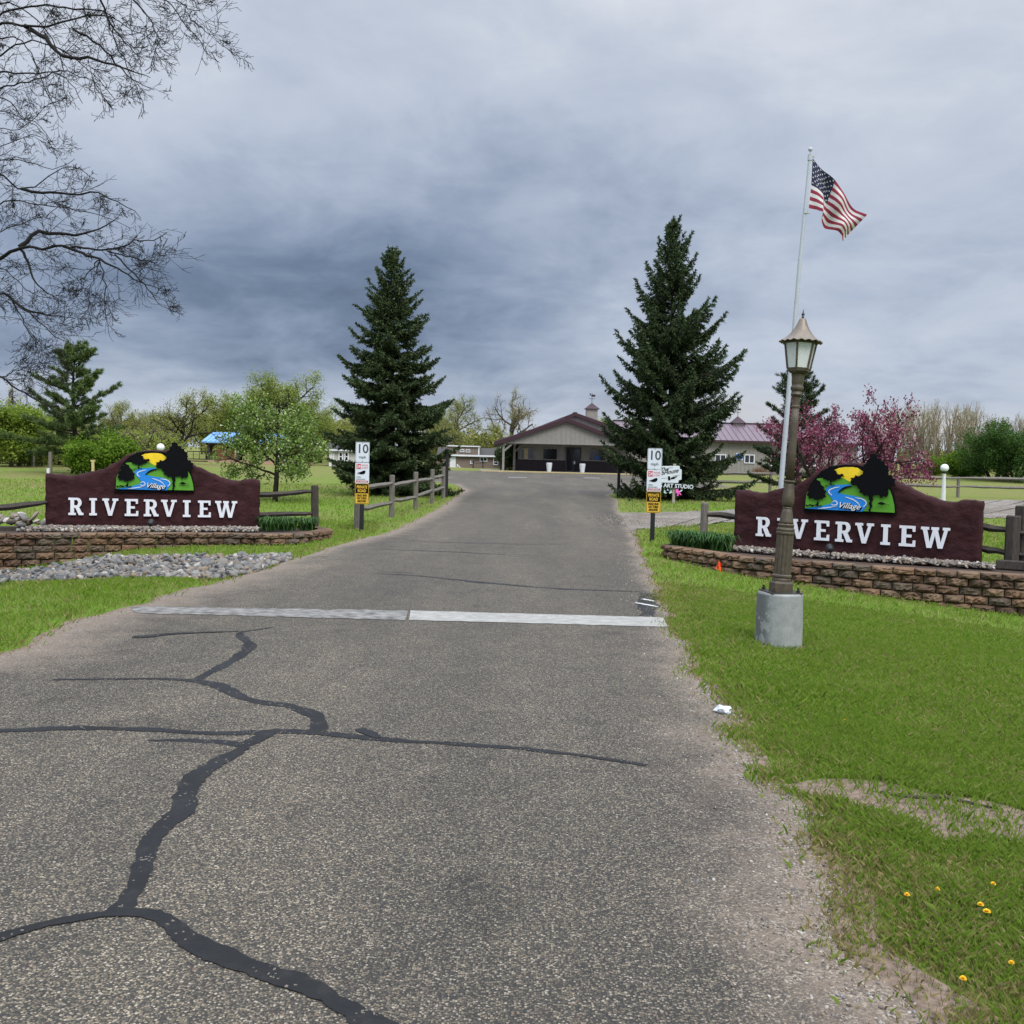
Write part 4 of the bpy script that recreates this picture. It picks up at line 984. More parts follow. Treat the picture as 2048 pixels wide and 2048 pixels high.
# ------------------------------------------------------------------ speed limit sign posts
def on_plate(mb, VF, c, off, mi=0, U=np.array([1.0, 0, 0])):
    n = np.cross(U, Zv); mb.add(*place(VF, c, U, Zv, n, off), mi)
def sign_post(px, py, label, yaw):
    b = atG(px, py); root = thing('speed_sign_post', label, 'sign post', b, 0, 'sign posts at the road edges')
    U = np.array([math.cos(yaw), math.sin(yaw), 0]); n = np.cross(U, Zv); bx, by, bz = b
    MB().box((bx, by, bz + .92), (.09, .09, 2.0), yaw).build('post', 'black_metal', root, bev=.006)
    W_, H_ = .305, .45; o = np.array([bx, by, bz]) + n * .047
    cz = [bz + 1.745, bz + 1.29, bz + .835]
    def holes(mb, c, mi):
        for s in (-1, 1): mb.add(*place(shape2d([[(.009 * math.cos(a), .009 * math.sin(a)) for a in np.arange(8) * PI / 4]], .003), c + Zv * s * (H_ / 2 - .022), U, Zv, n, .007), mi)
    # ten miles an hour
    c = np.array([o[0], o[1], cz[0]]); mb = MB()
    on_plate(mb, shape2d([rrect(-W_ / 2, -H_ / 2, W_ / 2, H_ / 2, .03)], .004), c, 0, 0, U); pl = mb.build('speed_plate', 'plate_white', root)
    mb = MB(); on_plate(mb, text2d('10', .275, .002, 0, .95, .004), c - Zv * .015, .005, 0, U); on_plate(mb, text2d('mph', .088, .002, 0, 1.05, .001), c - Zv * .135, .005, 0, U); holes(mb, c, 0)
    on_plate(mb, shape2d([rrect(-W_ / 2 + .008, -H_ / 2 + .008, W_ / 2 - .008, H_ / 2 - .008, .024), rrect(-W_ / 2 + .012, -H_ / 2 + .012, W_ / 2 - .012, H_ / 2 - .012, .021)], .002), c, .005, 0, U)
    mb.build('lettering', 'plate_grey_ink', pl)
    # camera notice
    c = np.array([o[0], o[1], cz[1]]); mb = MB()
    on_plate(mb, shape2d([rrect(-W_ / 2, -H_ / 2, W_ / 2, H_ / 2, .022)], .004), c, 0, 0, U); pl = mb.build('camera_plate', 'plate_white', root)
    mb = MB()
    on_plate(mb, shape2d([[(-.128, .085), (-.03, .085), (-.03, .200), (-.128, .200)]], .002), c, .005, 0, U)
    on_plate(mb, text2d('24', .105, .002, 0, .80, .003), c + U * -.079 + Zv * .106, .009, 1, U)
    on_plate(mb, text2d('HOUR', .055, .002, 0, .85), c + U * .055 + Zv * .150, .005, 0, U); on_plate(mb, text2d('A DAY', .055, .002, 0, .85), c + U * .055 + Zv * .095, .005, 0, U)
    cam_ = [(-.105, -.012), (-.095, .006), (-.04, .022), (.02, .052), (.055, .058), (.072, .045), (.068, .012), (.05, -.018), (.0, -.032), (-.06, -.028), (-.095, -.026)]
    on_plate(mb, shape2d([cam_], .002), c, .005, 2, U); on_plate(mb, shape2d([[(-.088, -.010), (-.066, -.004), (-.060, -.018), (-.085, -.022)]], .002), c, .009, 1, U)
    on_plate(mb, text2d('VIDEO', .040, .002, 0, .9, 0, 'LEFT'), c + U * -.125 - Zv * .105, .005, 2, U); on_plate(mb, text2d('SURVEILLANCE', .040, .002, 0, .72, 0, 'LEFT'), c + U * -.125 - Zv * .152, .005, 2, U)
    on_plate(mb, shape2d([[(-.132, -.205), (.132, -.205), (.132, -.165), (-.132, -.165)]], .002), c, .005, 0, U)
    on_plate(mb, text2d('NO TRESPASSING', .034, .002, 0, .80, .001), c - Zv * .196, .009, 1, U)
    mb.build('lettering', ['sign_red', 'plate_white', 'sign_black'], pl)
    # private road
    c = np.array([o[0], o[1], cz[2]]); mb = MB()
    on_plate(mb, shape2d([rrect(-W_ / 2, -H_ / 2, W_ / 2, H_ / 2, .028)], .004), c, 0, 0, U); pl = mb.build('private_road_plate', 'plate_yellow', root)
    mb = MB(); K = .135
    on_plate(mb, shape2d([[(-K, .01), (K, .01), (K, .195)] + [(K - .012, .207), (-K + .012, .207), (-K, .195)]], .002), c, .005, 0, U)
    on_plate(mb, shape2d([rrect(-K - .009, -.216, K + .009, .216, .026), rrect(-K - .003, -.210, K + .003, .210, .022)], .002), c, .005, 0, U)
    on_plate(mb, text2d('PRIVATE', .088, .002, 0, .70, .003), c + Zv * .118, .009, 1, U); on_plate(mb, text2d('ROAD', .088, .002, 0, .74, .003), c + Zv * .036, .009, 1, U)
    for q, dz in (('DEAD END', -.060), ('NO TURN', -.122), ('AROUND', -.184)): on_plate(mb, text2d(q, .066, .002, 0, .68, .003), c + Zv * dz, .005, 0, U)
    mb.build('lettering', ['sign_black', 'plate_yellow'], pl)
sign_post(723, 1063, 'black post with 10 mph plates left of the road before the split rail fence', R(2))
sign_post(1304, 1083, 'black post with 10 mph plates right of the road before the big spruce', R(-3))

# ------------------------------------------------------------------ rail fences
def wob(a, b, n, amp, rng):
    P = np.linspace(a, b, n); P[1:-1] += rng.normal(0, amp, (n - 2, 3)); return P
def fence(label, posts, height, rails, mat_p, mat_r, seed, r=.065, rr=.05, side=0.0, ends=(None, None), rail_sides=5, g=g):
    """posts: (x, y); rails: heights of the rails; ends: further points the rails run on to"""
    rng_ = np.random.default_rng(seed); b0 = posts[0]; root = thing('rail_fence', label, 'fence', (b0[0], b0[1], g(*b0)))
    for (x, y) in posts:
        z = g(x, y); h = height * rng_.uniform(.97, 1.03); lx, ly = rng_.normal(0, .012, 2)
        mb = MB(); mb.tube([(x, y, z - .2), (x + lx * .5, y + ly * .5, z + h * .5), (x + lx, y + ly, z + h - .02), (x + lx, y + ly, z + h)], [r * 1.03, r, r * .98, r * .82], 7)
        mb.build('post', mat_p, root)
    pts = ([ends[0]] if ends[0] is not None else []) + list(posts) + ([ends[1]] if ends[1] is not None else [])
    for a, b in zip(pts[:-1], pts[1:]):
        for hz in rails:
            za, zb_ = g(*a) + hz, g(*b) + hz
            d = np.array([b[0] - a[0], b[1] - a[1]]); d /= np.linalg.norm(d); sn = np.array([-d[1], d[0]]) * side
            A = np.array([a[0] + sn[0], a[1] + sn[1], za + rng_.normal(0, .02)]); B = np.array([b[0] + sn[0], b[1] + sn[1], zb_ + rng_.normal(0, .02)])
            nn = 9; mb = MB(); pr = rr * np.r_[.55, .85, rng_.uniform(.9, 1.15, nn - 4), .85, .55]
            mb.tube(wob(A, B, nn, .010, rng_), pr, rail_sides); mb.build('rail', mat_r, root)
    return root
FP_ = [atG(714, 1058)[:2], gp(785, 25.6)[:2], gp(833, 29.0)[:2], gp(865, 32.6)[:2], gp(888, 36.2)[:2]]
fence('weathered grey split rail fence beside the road in front of the left spruce', FP_, 1.17, (.88, .42), 'grey_wood', 'grey_rail', 21, .075, .062)
lf = gp(632, 20.6)[:2]
fence('short dark rail fence at the right end of the left sign', [lf], 1.05, (.87, .42), 'dark_wood', 'dark_rail', 22, .085, .055, ends=(BR[:2] - NL[:2] * .5 - UL[:2] * .4, None))
lA = atY(0, 1022, 16.8)[:2]; lB = BL[:2] - NL[:2] * .16 + UL[:2] * .04
dd = lA - lB
fence('dark single rail fence running out of the photo left of the left sign', [lB + dd * 2.2], 1.0, (.62,), 'dark_wood', 'dark_rail', 23, .08, .06, ends=(None, lB), g=lambda x, y: 0.0)
rf = gp(1411, 17.9)[:2]
fence('short grey rail fence at the left end of the right sign', [rf], 1.0, (.76, .28), 'grey_wood', 'dark_rail', 24, .075, .055, ends=(None, BL2[:2] - NR[:2] * .5 + UR[:2] * .5))
re_ = atY(2024, 1100, 15.0)[:2]; re2 = re_ + UR[:2] * 2.6
fence('thick dark post and rail fence at the right end of the right sign', [re_, re2], 1.12, (.86, .48), 'dark_wood', 'dark_rail', 25, .115, .055, ends=(BR2[:2] - NR[:2] * .5 - UR[:2] * .5, None))
MB().box((re_[0] + .16, re_[1] + .05, .45), (.16, .16, 1.35), .5).build('leaning_post', 'dark_wood', bev=.02)
tag(bpy.data.objects['leaning_post'], 'dark square timber post standing against the thick fence post at the photo edge', 'post')
# timber edging at the back of the right bed
e0 = BR2[:2] + UR[:2] * .25 + NR[:2] * .12
tag(MB().bar(np.r_[e0, ZWR + .02], np.r_[e0 + UR[:2] * 3, ZWR + .02], .14, .14).build('edging_timber', 'dark_wood', bev=.015), 'dark edging timber lying right of the right sign behind the wall', 'timber')
e1 = BL[:2] - UL[:2] * .05 + NL[:2] * .30
tag(MB().bar(np.r_[e1, ZWL - .03], np.r_[e1 - UL[:2] * 3.4 + NL[:2] * .5, ZWL - .03], .14, .10).build('edging_timber', 'dark_wood', bev=.015), 'dark edging timber lying left of the left sign behind the wall', 'timber')
# long field fence on the right
ffp = [gp(px, Y_)[:2] for px, Y_ in [(1388, 47.5), (1541, 50.0), (1727, 50.0), (1918, 50.0), (2110, 50.0), (2300, 50)]]
fence('long low grey fence across the field beyond the gravel drive', ffp, 1.12, (1.02, .58), 'grey_wood', 'grey_rail', 26, .085, .075, side=-.06)

# ------------------------------------------------------------------ small things by the road
def black_post(px, Y_, h, label):
    p = gp(px, Y_); tag(MB().box((p[0], p[1], p[2] + h / 2 - .1), (.11, .11, h + .2), .1).lathe([(.06, 0), (.075, .02), (.075, .05), (.02, .09)], (p[0], p[1], p[2] + h - .02), 12).build('black_post', 'black_metal', bev=.006), label, 'post', 'black posts by the car park entrance')
black_post(894, 37.0, 1.85, 'tall black metal post at the far end of the split rail fence')
black_post(1238, 40.5, 1.55, 'black metal post left of the big right spruce beside the asphalt')
# club house direction sign
def c4(x, y): return (1180 + x / 6.04, 860 + y / 6.04)
CY = 36.6; b = gp(1351, CY); root = thing('direction_sign', 'white ClubHouse sign with pointing hand above a hanging ART STUDIO board', 'sign', b)
Wc = lambda x, y: atY(*c4(x, y), CY)
pz = Wc(1065, 424)[2]
MB().box((b[0] - .03, CY + .06, (b[2] + pz) / 2), (.10, .09, pz - b[2] + .1)).build('post', 'post_wood_pale', root)
b2x = Wc(760, 800)[0]; MB().box((b2x, CY + .06, (b[2] + pz) / 2 - .03), (.10, .09, pz - b[2])).build('post', 'post_wood_pale', root)
Ux = np.array([1.0, 0, -.024]); ny = np.array([0, -1.0, 0])
def xz(pts): return [(float(Wc(*p)[0]), float(Wc(*p)[2])) for p in pts]
def flat(mb, outl, dep, y, mi=0):
    V, F = shape2d(outl, dep); mb.add(np.c_[V[:, 0], y - V[:, 2], V[:, 1]], F, mi)
mb = MB(); flat(mb, [xz([(735, 450), (745, 438), (1060, 432), (1082, 435), (1084, 470), (1107, 478), (1104, 598), (1072, 606), (1064, 640), (860, 634), (745, 631), (735, 610)])], .02, CY); pl = mb.build('club_board', 'plate_white', root)
mb = MB()
def tx(mb, s, size, x, y, mi=0, shear=.5, rot=8, sx_=1.0, bold=.004, dep=.004, yy=.024):
    V, F = text2d(s, size, dep, shear, sx_, bold, 'LEFT'); o = Wc(x, y); cr, sr = math.cos(R(rot)), math.sin(R(rot))
    X_ = V[:, 0] * cr - V[:, 1] * sr; Z_ = V[:, 0] * sr + V[:, 1] * cr; mb.add(np.c_[o[0] + X_, CY - yy - V[:, 2], o[2] + Z_], F, mi)
tx(mb, 'The', .20, 845, 502, shear=.4); tx(mb, 'ClubHouse', .235, 760, 562, rot=11, shear=.5, sx_=.92, bold=.003)
flat(mb, [xz([(938, 560), (965, 558), (972, 606), (944, 610)])], .004, CY - .024); flat(mb, [xz([(975, 580), (1000, 566), (1050, 558), (1058, 566), (1020, 575), (1035, 578), (1010, 592), (975, 596)])], .004, CY - .024)
flat(mb, [line_shape(xz([(930, 464), (1000, 452)]), .012)], .003, CY - .024); flat(mb, [line_shape(xz([(700, 592), (800, 586), (930, 580)]), .012)], .003, CY - .024); flat(mb, [line_shape(xz([(1000, 556), (1085, 543)]), .012)], .003, CY - .024)
mb.build('lettering', 'sign_black', pl)
mb = MB(); flat(mb, [xz([(730, 644), (860, 645), (1200, 652), (1200, 700), (860, 694), (730, 692)])], .02, CY - .03); st = mb.build('studio_board', 'sign_black', root)
mb = MB(); tx(mb, "'S ART STUDIO", .215, 828, 686, shear=0, rot=-2, sx_=.93, bold=.006, yy=.055); mb.build('lettering', 'plate_white', st)
mb = MB(); ob = leafy(xz([(870, 745), (885, 725), (915, 720), (930, 705), (955, 722), (985, 722), (1002, 745), (985, 772), (935, 770), (885, 772)]), 40, .02, 9)
flat(mb, [ob], .02, CY - .03)
for x_ in (895, 975): mb.tube([Wc(x_, 696) + [0, -.04, 0], Wc(x_, 722) + [0, -.04, 0]], .006, 5)
orn = mb.build('hanging_ornament', 'mint_paint', root)
mb = MB(); flat(mb, [xz([(905, 740), (930, 730), (968, 735), (950, 755), (915, 752)])], .004, CY - .052); mb.build('ornament_pattern', 'sign_black', orn)
mb = MB(); flat(mb, [xz([(1035, 760), (1030, 735), (1040, 712), (1060, 710), (1070, 735), (1078, 745), (1105, 785), (1090, 786), (1070, 762), (1065, 795), (1045, 796), (1055, 768)])], .02, CY - .03); orn2 = mb.build('hanging_ornament', 'pink_paint', root)
mb = MB(); flat(mb, [xz([(1076, 742), (1100, 722), (1118, 722), (1105, 740), (1085, 748)])], .02, CY - .03); mb.build('brush_tip', 'plate_white', orn2)
# globe yard lamps
def globe_lamp(px, pyt, Y_, label):
    p = gp(px, Y_); zt = zat(px, pyt, Y_); root = thing('globe_lamp', label, 'yard lamp', p, 0, 'white globe lamps behind the signs')
    h = zt - p[2]
    MB().tube([p + [0, 0, -.1], p + [0, 0, h * .45], p + [0, 0, h * .88]], [.085, .065, .035], 20).build('post', 'white_paint', root)
    MB().lathe([(.035, h * .86), (.07, h * .875), (.07, h * .89), (.03, h * .90), (.03, h * .94)], p, 14).build('collar', 'black_metal', root)
    MB().lathe([(.02, h * .92)] + [(.105 * math.sin(a), h - .105 - .105 * math.cos(a)) for a in np.linspace(.35, PI - .03, 12)], p, 18).build('globe', 'globe_white', root, smooth=True)
globe_lamp(1889, 928, 25.0, 'white globe lamp post behind the right sign')
globe_lamp(321, 887, 26.0, 'white globe lamp peeping over the left sign emblem')
# orange marker flag
p = atG(1437, 1143); root = thing('marker_flag', 'small orange survey flag in the grass before the right wall', 'flag', p)
MB().tube([p, p + [-.02, 0, .10], p + [-.03, 0, .20]], .003, 5).build('wire', 'black_metal', root)
fl = np.zeros((7, 7, 3))
for i in range(7):
    for j in range(7): fl[i, j] = p + [-.045 + .095 * i / 6 * (1 - .62 * j / 6) + .04 * j / 6, .02 * math.sin(i * 1.1 + j * .6), .03 + .155 * j / 6 - .04 * (i / 6)]
MB().grid(fl).build('flag_sheet', 'orange_plastic', root)
# litter
p = atG(1447, 1430); V, F = ICO2; rg = np.random.default_rng(8)
Vn = V * (1 + rg.normal(0, .28, (len(V), 1))) * [.047, .04, .034] + p + [0, 0, .026]
tag(MB().add(Vn, F).build('crumpled_paper', 'paper'), 'crumpled white paper lying at the right asphalt edge', 'litter')
# dandelions
plain('dandelion_yellow', (.80, .48, .015), 0.7, 0.1, 40); plain('stem_green', (.09, .17, .03), 0.7, 0.2, 9)
c5 = lambda x, y: (1400 + x / 2.583, 1300 + y / 2.583)
def dandelion(x, y, label, s=1.0):
    p = atG(*c5(x, y), dz=.05); p = np.array([p[0], p[1], g(p[0], p[1])]); root = thing('dandelion', label, 'dandelion', p, 0, 'dandelions in the near grass')
    MB().tube([p, p + [.003, 0, .02], p + [.0, 0, .038]], .002, 5).build('stem', 'stem_green', root)
    mb = MB(); c = p + [0, 0, .038]; rg = np.random.default_rng(int(x))
    for ring, (r_, z_, n_) in enumerate([(.0105, .002, 20), (.0085, .006, 16), (.005, .009, 12)]):
        for k in range(n_):
            a = 2 * PI * k / n_ + ring + rg.normal(0, .05); d = np.array([math.cos(a), math.sin(a), 0]); sd_ = np.array([-d[1], d[0], 0]) * .0014 * s
            mb.add([c - sd_, c + sd_, c + d * r_ * s + sd_ + [0, 0, z_], c + d * r_ * s - sd_ + [0, 0, z_]], [(0, 1, 2, 3)])
    mb.build('flower_head', 'dandelion_yellow', root)
dandelion(1450, 1300, 'yellow dandelion, upper one of the touching pair near the photo edge', 1.1)
dandelion(1483, 1335, 'yellow dandelion, lower and larger one of the touching pair', 1.25)
dandelion(1515, 1195, 'yellow dandelion a little above the touching pair')
dandelion(1228, 1222, 'small yellow dandelion left of and above the touching pair', .8)
dandelion(1070, 1250, 'faded dandelion closest to the asphalt edge among tall grass', 1.0)
dandelion(1360, 1680, 'yellow dandelion below the touching pair on thin dry grass', 1.0)
dandelion(1610, 1600, 'yellow dandelion nearest the lower right photo corner', .9)
dandelion(750, 355, 'lone yellow dandelion in the lawn right of the crumpled paper', 1.1)
# twig on the bare soil
P_ = [atG(*c5(x, y)) for x, y in [(930, 745), (1040, 768), (1180, 778), (1240, 768), (1340, 790), (1450, 815), (1530, 828)]]
P_ = smooth_poly([q + [0, 0, .012] for q in P_], 40, 2)
tag(MB().tube(P_, np.r_[np.linspace(.006, .011, 20), np.linspace(.011, .005, 20)], 6).build('fallen_stick', 'dark_wood', smooth=True), 'thin dark stick lying across the bare soil patch', 'stick')
# small marker posts at the wood edge on the left
p = gp(186, 46); tag(MB().box(p + [0, 0, .35], (.12, .10, .9), .2).box(p + [.0, 0, .84], (.20, .12, .09), .2).build('utility_marker', 'yellow_paint'), 'short yellow utility marker before the bright green bush', 'marker post')
p = gp(100, 46); root = thing('meter_post', 'grey timber post carrying a small white meter box', 'post', p)
MB().box(p + [.02, 0, .45], (.13, .12, 1.5)).build('post', 'grey_wood', root); MB().box(p + [-.02, -.12, .28], (.12, .1, .24)).build('meter_box', 'white_paint', root)
# ------------------------------------------------------------------ buildings
plain('siding_grey', (.225, .208, .185), 0.7, 0.10, 3); plain('siding_dark', (.022, .013, .017), 0.7, 0.2, 4); plain('burgundy', (.036, .012, .018), 0.5, 0.15, 4)
plain('burgundy_roof', (.155, .105, .130), 0.32, 0.10, 2, 0, 60, 0.35, 0.5); plain('shingle', (.060, .056, .054), 0.95, 0.25, 14, 0.3, 30)
plain('window_glass', (.012, .013, .016), 0.08, 0.1, 1, 0, 60, 0, 0.5); plain('trim_white', (.62, .63, .64), 0.6, 0.06, 4); plain('siding_brown', (.185, .140, .112), 0.8, 0.12, 4)
plain('siding_cream', (.44, .43, .38), 0.8, 0.08, 4); plain('blue_roof', (.20, .40, .72), 0.35, 0.06, 2, 0, 60, 0.2, 0.5); plain('lattice_brown', (.16, .058, .036), 0.85, 0.2, 8)
plain('patio_base', (.38, .24, .17), 0.9, 0.15, 6); plain('step_brown', (.085, .040, .034), 0.9, 0.2, 8); plain('planter_white', (.60, .61, .62), 0.5, 0.06, 5); plain('sign_blue_dark', (.01, .07, .22), 0.5, 0.1, 5)
plain('tan_curtain', (.45, .36, .20), 0.9, 0.2, 8); plain('dark_frame', (.030, .020, .024), 0.5, 0.1, 4)
def c3(x, y): return (860 + x / 4.6, 760 + y / 4.6)
def q3(x, y, Y_): return atY(*c3(x, y), Y_)
def window(parent, x0, x1, z0, z1, y, fmat, split=1, rows=1, fw=.07):
    mb = MB(); xm = (x0 + x1) / 2; zm = (z0 + z1) / 2
    for xx in (x0 + fw / 2, x1 - fw / 2): mb.box((xx, y, zm), (fw, .10, z1 - z0))
    for zz in (z0 + fw / 2, z1 - fw / 2): mb.box((xm, y, zz), (x1 - x0 - 2 * fw, .10, fw))
    for k in range(1, split): mb.box((x0 + (x1 - x0) * k / split, y, zm), (fw * .8, .08, z1 - z0 - 2 * fw))
    for k in range(1, rows): mb.box((xm, y + .005, z0 + (z1 - z0) * k / rows), (x1 - x0 - 2 * fw, .07, fw * .7))
    f = mb.build('window', fmat, parent)
    MB().box((xm, y + .02, zm), (x1 - x0 - .02, .02, z1 - z0 - .02)).build('pane', 'window_glass', f)
    return f
def ribs(mb, x0, x1, z0, ztop, y, step, mi=0):
    """raised seams of upright siding; ztop(x) is the upper end"""
    x = x0 + step / 2
    while x < x1:
        zt = ztop(x) if callable(ztop) else ztop
        if zt - z0 > .1: mb.box((x, y - .012, (z0 + zt) / 2), (.05, .03, zt - z0 - .02), 0, mi)
        x += step
YF = 85.0; Zb = g(4, YF)
xp = q3(1260, 340, YF)[0]; xl_ = q3(590, 575, YF)[0]; xr_ = 2 * xp - xl_; zp = q3(1260, 352, YF)[2]; ze = q3(590, 572, YF)[2]
root = thing('clubhouse', 'grey sided clubhouse with burgundy gable roof and open front porch at the road end', 'building', (xp, YF, Zb))
def gable_roof(xa, xc, xb, zr, zea, zeb, y0, y1, th, parent, mat_fascia, mat_roof, seam=.45):
    mb = MB()
    for (xe, zee) in ((xa, zea), (xb, zeb)):
        P = [np.array([xe, y0, zee]), np.array([xc, y0, zr]), np.array([xc, y1, zr]), np.array([xe, y1, zee])]
        T = [p + Zv * .03 for p in P]
        d = -Zv * th
        mb.add(T + [p + d for p in P], [(0, 1, 2, 3), (7, 6, 5, 4)], 1); b_ = mb.n - 8
        mb.F.append((np.array([(0, 4, 5, 1), (1, 5, 6, 2), (2, 6, 7, 3), (3, 7, 4, 0)]) + b_, 0))
        yy = y0 + seam
        while yy < y1 - .1:
            mb.bar(np.array([xe, yy, zee + .05]), np.array([xc, yy, zr + .05]), .05, .05, 1); yy += seam
    mb.bar([xc, y0, zr + .04], [xc, y1, zr + .04], .35, .07, 0)
    return mb.build('roof', [mat_fascia, mat_roof], parent)
gable_roof(xl_, xp, xr_, zp, ze, ze, YF - .35, 91, .32, root, 'burgundy', 'burgundy_roof')
zbeam = q3(1260, 596, YF)[2]; sl_ = (zp - ze) / (xp - xl_)
wl_ = q3(668, 600, YF)[0]; wr2 = 2 * xp - wl_
mb = MB(); zz = lambda x: zp - .32 - abs(x - xp) * sl_
pts = [(wl_, zbeam), (wr2, zbeam), (wr2, zz(wr2)), (xp, zz(xp)), (wl_, zz(wl_))]
V = [(x, YF, z) for x, z in pts] + [(x, YF + .15, z) for x, z in pts]
mb.add(V, [(0, 1, 2, 3, 4), (9, 8, 7, 6, 5)]); mb.F.append((np.array([(0, 5, 6, 1)]) + mb.n - 10, 0)); ribs(mb, wl_, wr2, zbeam, lambda x: zz(x) - .02, YF, .42)
mb.build('gable_wall', 'siding_grey', root)
YB = 88.2; zw = q3(1000, 735, YB)[2]
for px_, Y_ in ((675, YF + .1), (775, YF + 2.9)):
    x = q3(px_, 700, Y_)[0]; mb = MB(); mb.box((x, Y_, (Zb + zbeam) / 2), (.20, .20, zbeam - Zb))
    mb.bar([x + .08, Y_, zbeam - .65], [x + .75, Y_, zbeam - .05], .16, .16, 0, up=(0, 1, 0)); mb.build('porch_post', 'siding_grey', root)
x = 2 * xp - q3(675, 700, YF)[0]; mb = MB(); mb.box((x, YF + .1, (Zb + zbeam) / 2), (.20, .20, zbeam - Zb)); mb.build('porch_post', 'siding_grey', root)
bx0 = q3(790, 700, YB)[0]; bx1 = wr2
mb = MB(); mb.box(((bx0 + bx1) / 2, YB + .1, (zw + zbeam + .5) / 2), (bx1 - bx0, .2, zbeam + .5 - zw)); ribs(mb, bx0, bx1, zw, zbeam, YB, .42); mb.box((bx0 + .1, YB + 2, (Zb + zbeam) / 2), (.2, 4, zbeam - Zb)); mb.build('porch_wall', 'siding_grey', root)
mb = MB(); mb.box(((bx0 + bx1) / 2, YB + .08, (Zb + zw) / 2), (bx1 - bx0, .24, zw - Zb)); mb.build('wainscot', 'siding_dark', root)
mb = MB(); mb.box((xp, YF + 1.6, zbeam + .06), (wr2 - wl_ - .1, 3.4, .08)); mb.build('porch_ceiling', 'siding_grey', root)
mb = MB(); mb.box((xp + .3, YF + 1.2, Zb + .02), (wr2 - wl_ + 1.2, 3.6, .16)); mb.build('porch_slab', 'concrete_pale', root)
for a, b in ((845, 978), (1052, 1192), (1482, 1640)):
    w_ = window(root, q3(a, 0, YB)[0], q3(b, 0, YB)[0], q3(1000, 733, YB)[2], q3(1000, 625, YB)[2], YB - .04, 'siding_grey', 1)
x0, x1 = q3(884, 0, YB)[0], q3(918, 0, YB)[0]
MB().box(((x0 + x1) / 2, YB - .035, (q3(900, 728, YB)[2] + q3(900, 632, YB)[2]) / 2), (x1 - x0, .01, 1.0)).build('curtain', 'tan_curtain', root)
x0, x1 = q3(1536, 0, YB)[0], q3(1578, 0, YB)[0]; MB().box(((x0 + x1) / 2, YB - .035, q3(1550, 720, YB)[2]), (x1 - x0, .01, .42)).build('notice', 'sign_blue_dark', root)
dx0, dx1 = q3(1268, 0, YB)[0], q3(1408, 0, YB)[0]; dz1 = q3(1330, 622, YB)[2]
dr = window(root, dx0, dx1, Zb + .1, dz1, YB - .06, 'dark_frame', 2, 1, .12); dr.name = 'door'
MB().box((dx0 + .98 * (dx1 - dx0) * .55, YB - .09, Zb + .98), (.22, .02, .28)).build('notice', 'trim_white', dr)
# body of the building behind, its own higher gable, and the long wing to the right
Y2 = 91.0; xq = q3(1335, 300, Y2)[0]; zq = q3(1335, 305, Y2)[2]; sl2 = sl_ * .92
xa, xb = xq - 6.6, xq + 7.6; zea = zq - 6.6 * sl_ * 1.16; zeb_ = zq - 7.6 * sl2
gable_roof(xa, xq, xb, zq, zea, zeb_, Y2 - .4, 104, .3, root, 'burgundy', 'burgundy_roof')
mb = MB(); zz2 = lambda x: zq - .3 - abs(x - xq) * (sl2 if x > xq else sl_ * 1.16)
xw_ = bx0 + .25
pts = [(xw_, Zb - .3), (xb - .6, Zb - .3), (xb - .6, zz2(xb - .6)), (xq, zz2(xq)), (xw_, zz2(xw_))]
mb.add([(x, Y2, z) for x, z in pts] + [(x, 103.6, z) for x, z in pts], [(0, 1, 2, 3, 4), (9, 8, 7, 6, 5)]); mb.F.append((np.array([(0, 4, 9, 5), (1, 6, 7, 2)]) + mb.n - 10, 0)); ribs(mb, bx0 + .4, xb - .7, zea, lambda x: zz2(x) - .03, Y2, .42); mb.build('main_wall', 'siding_grey', root)
YW = 95.0; wx0 = xb - 3; wx1 = atY(1716, 900, YW)[0]; zwe = zat(1600, 884, YW - .6); zwr = zat(1600, 850, YW + 5); zbw = g(22, YW) - .1
mb = MB(); mb.box(((wx0 + wx1) / 2, YW + 5, (zbw - .3 + zwe) / 2), (wx1 - wx0, 10, zwe - zbw + .3)); ribs(mb, wx0, wx1, zbw, zwe - .1, YW, .42); mb.build('wing_wall', 'siding_grey', root)
mb = MB(); ov = .45
for s in (-1, 1):
    ye = YW + 5 - s * 5.6
    P = [np.array([wx0, ye, zwe]), np.array([wx1 + ov, ye, zwe]), np.array([wx1 + ov, YW + 5, zwr]), np.array([wx0, YW + 5, zwr])]
    if s < 0: P = P[::-1]
    mb.add(P + [p - Zv * .22 for p in P], [(0, 1, 2, 3), (7, 6, 5, 4)], 1); b_ = mb.n - 8; mb.F.append((np.array([(0, 4, 5, 1), (1, 5, 6, 2), (2, 6, 7, 3), (3, 7, 4, 0)]) + b_, 0))
    x = wx0 + .3
    while x < wx1 + .3: mb.bar([x, ye, zwe + .02], [x, YW + 5, zwr + .02], .05, .06, 1); x += .62
mb.bar([wx0, YW + 5, zwr + .03], [wx1 + ov, YW + 5, zwr + .03], .4, .08, 0)
mb.build('wing_roof', ['burgundy', 'burgundy_roof'], root)
def cw(x, y): return (1400 + x / 12.08, 860 + y / 12.08)
def win_w(x0, x1, y0, y1, mat='trim_white', split=2):
    a = atY(*cw(x0, y1), YW); b = atY(*cw(x1, y0), YW); return window(root, a[0], b[0], a[2], b[2], YW - .04, mat, split, 1, .09)
win_w(1060, 1320, 595, 805); win_w(350, 630, 590, 800)
for k in range(3): win_w(1700 + k * 420, 1960 + k * 420, 650, 870, 'trim_white', 1)
a = atY(*cw(860, 725), YW); b = atY(*cw(1035, 560), YW); mb = MB().box(((a[0] + b[0]) / 2, YW - .06, (a[2] + b[2]) / 2), (b[0] - a[0], .05, b[2] - a[2])); bs = mb.build('wall_board', 'trim_white', root)
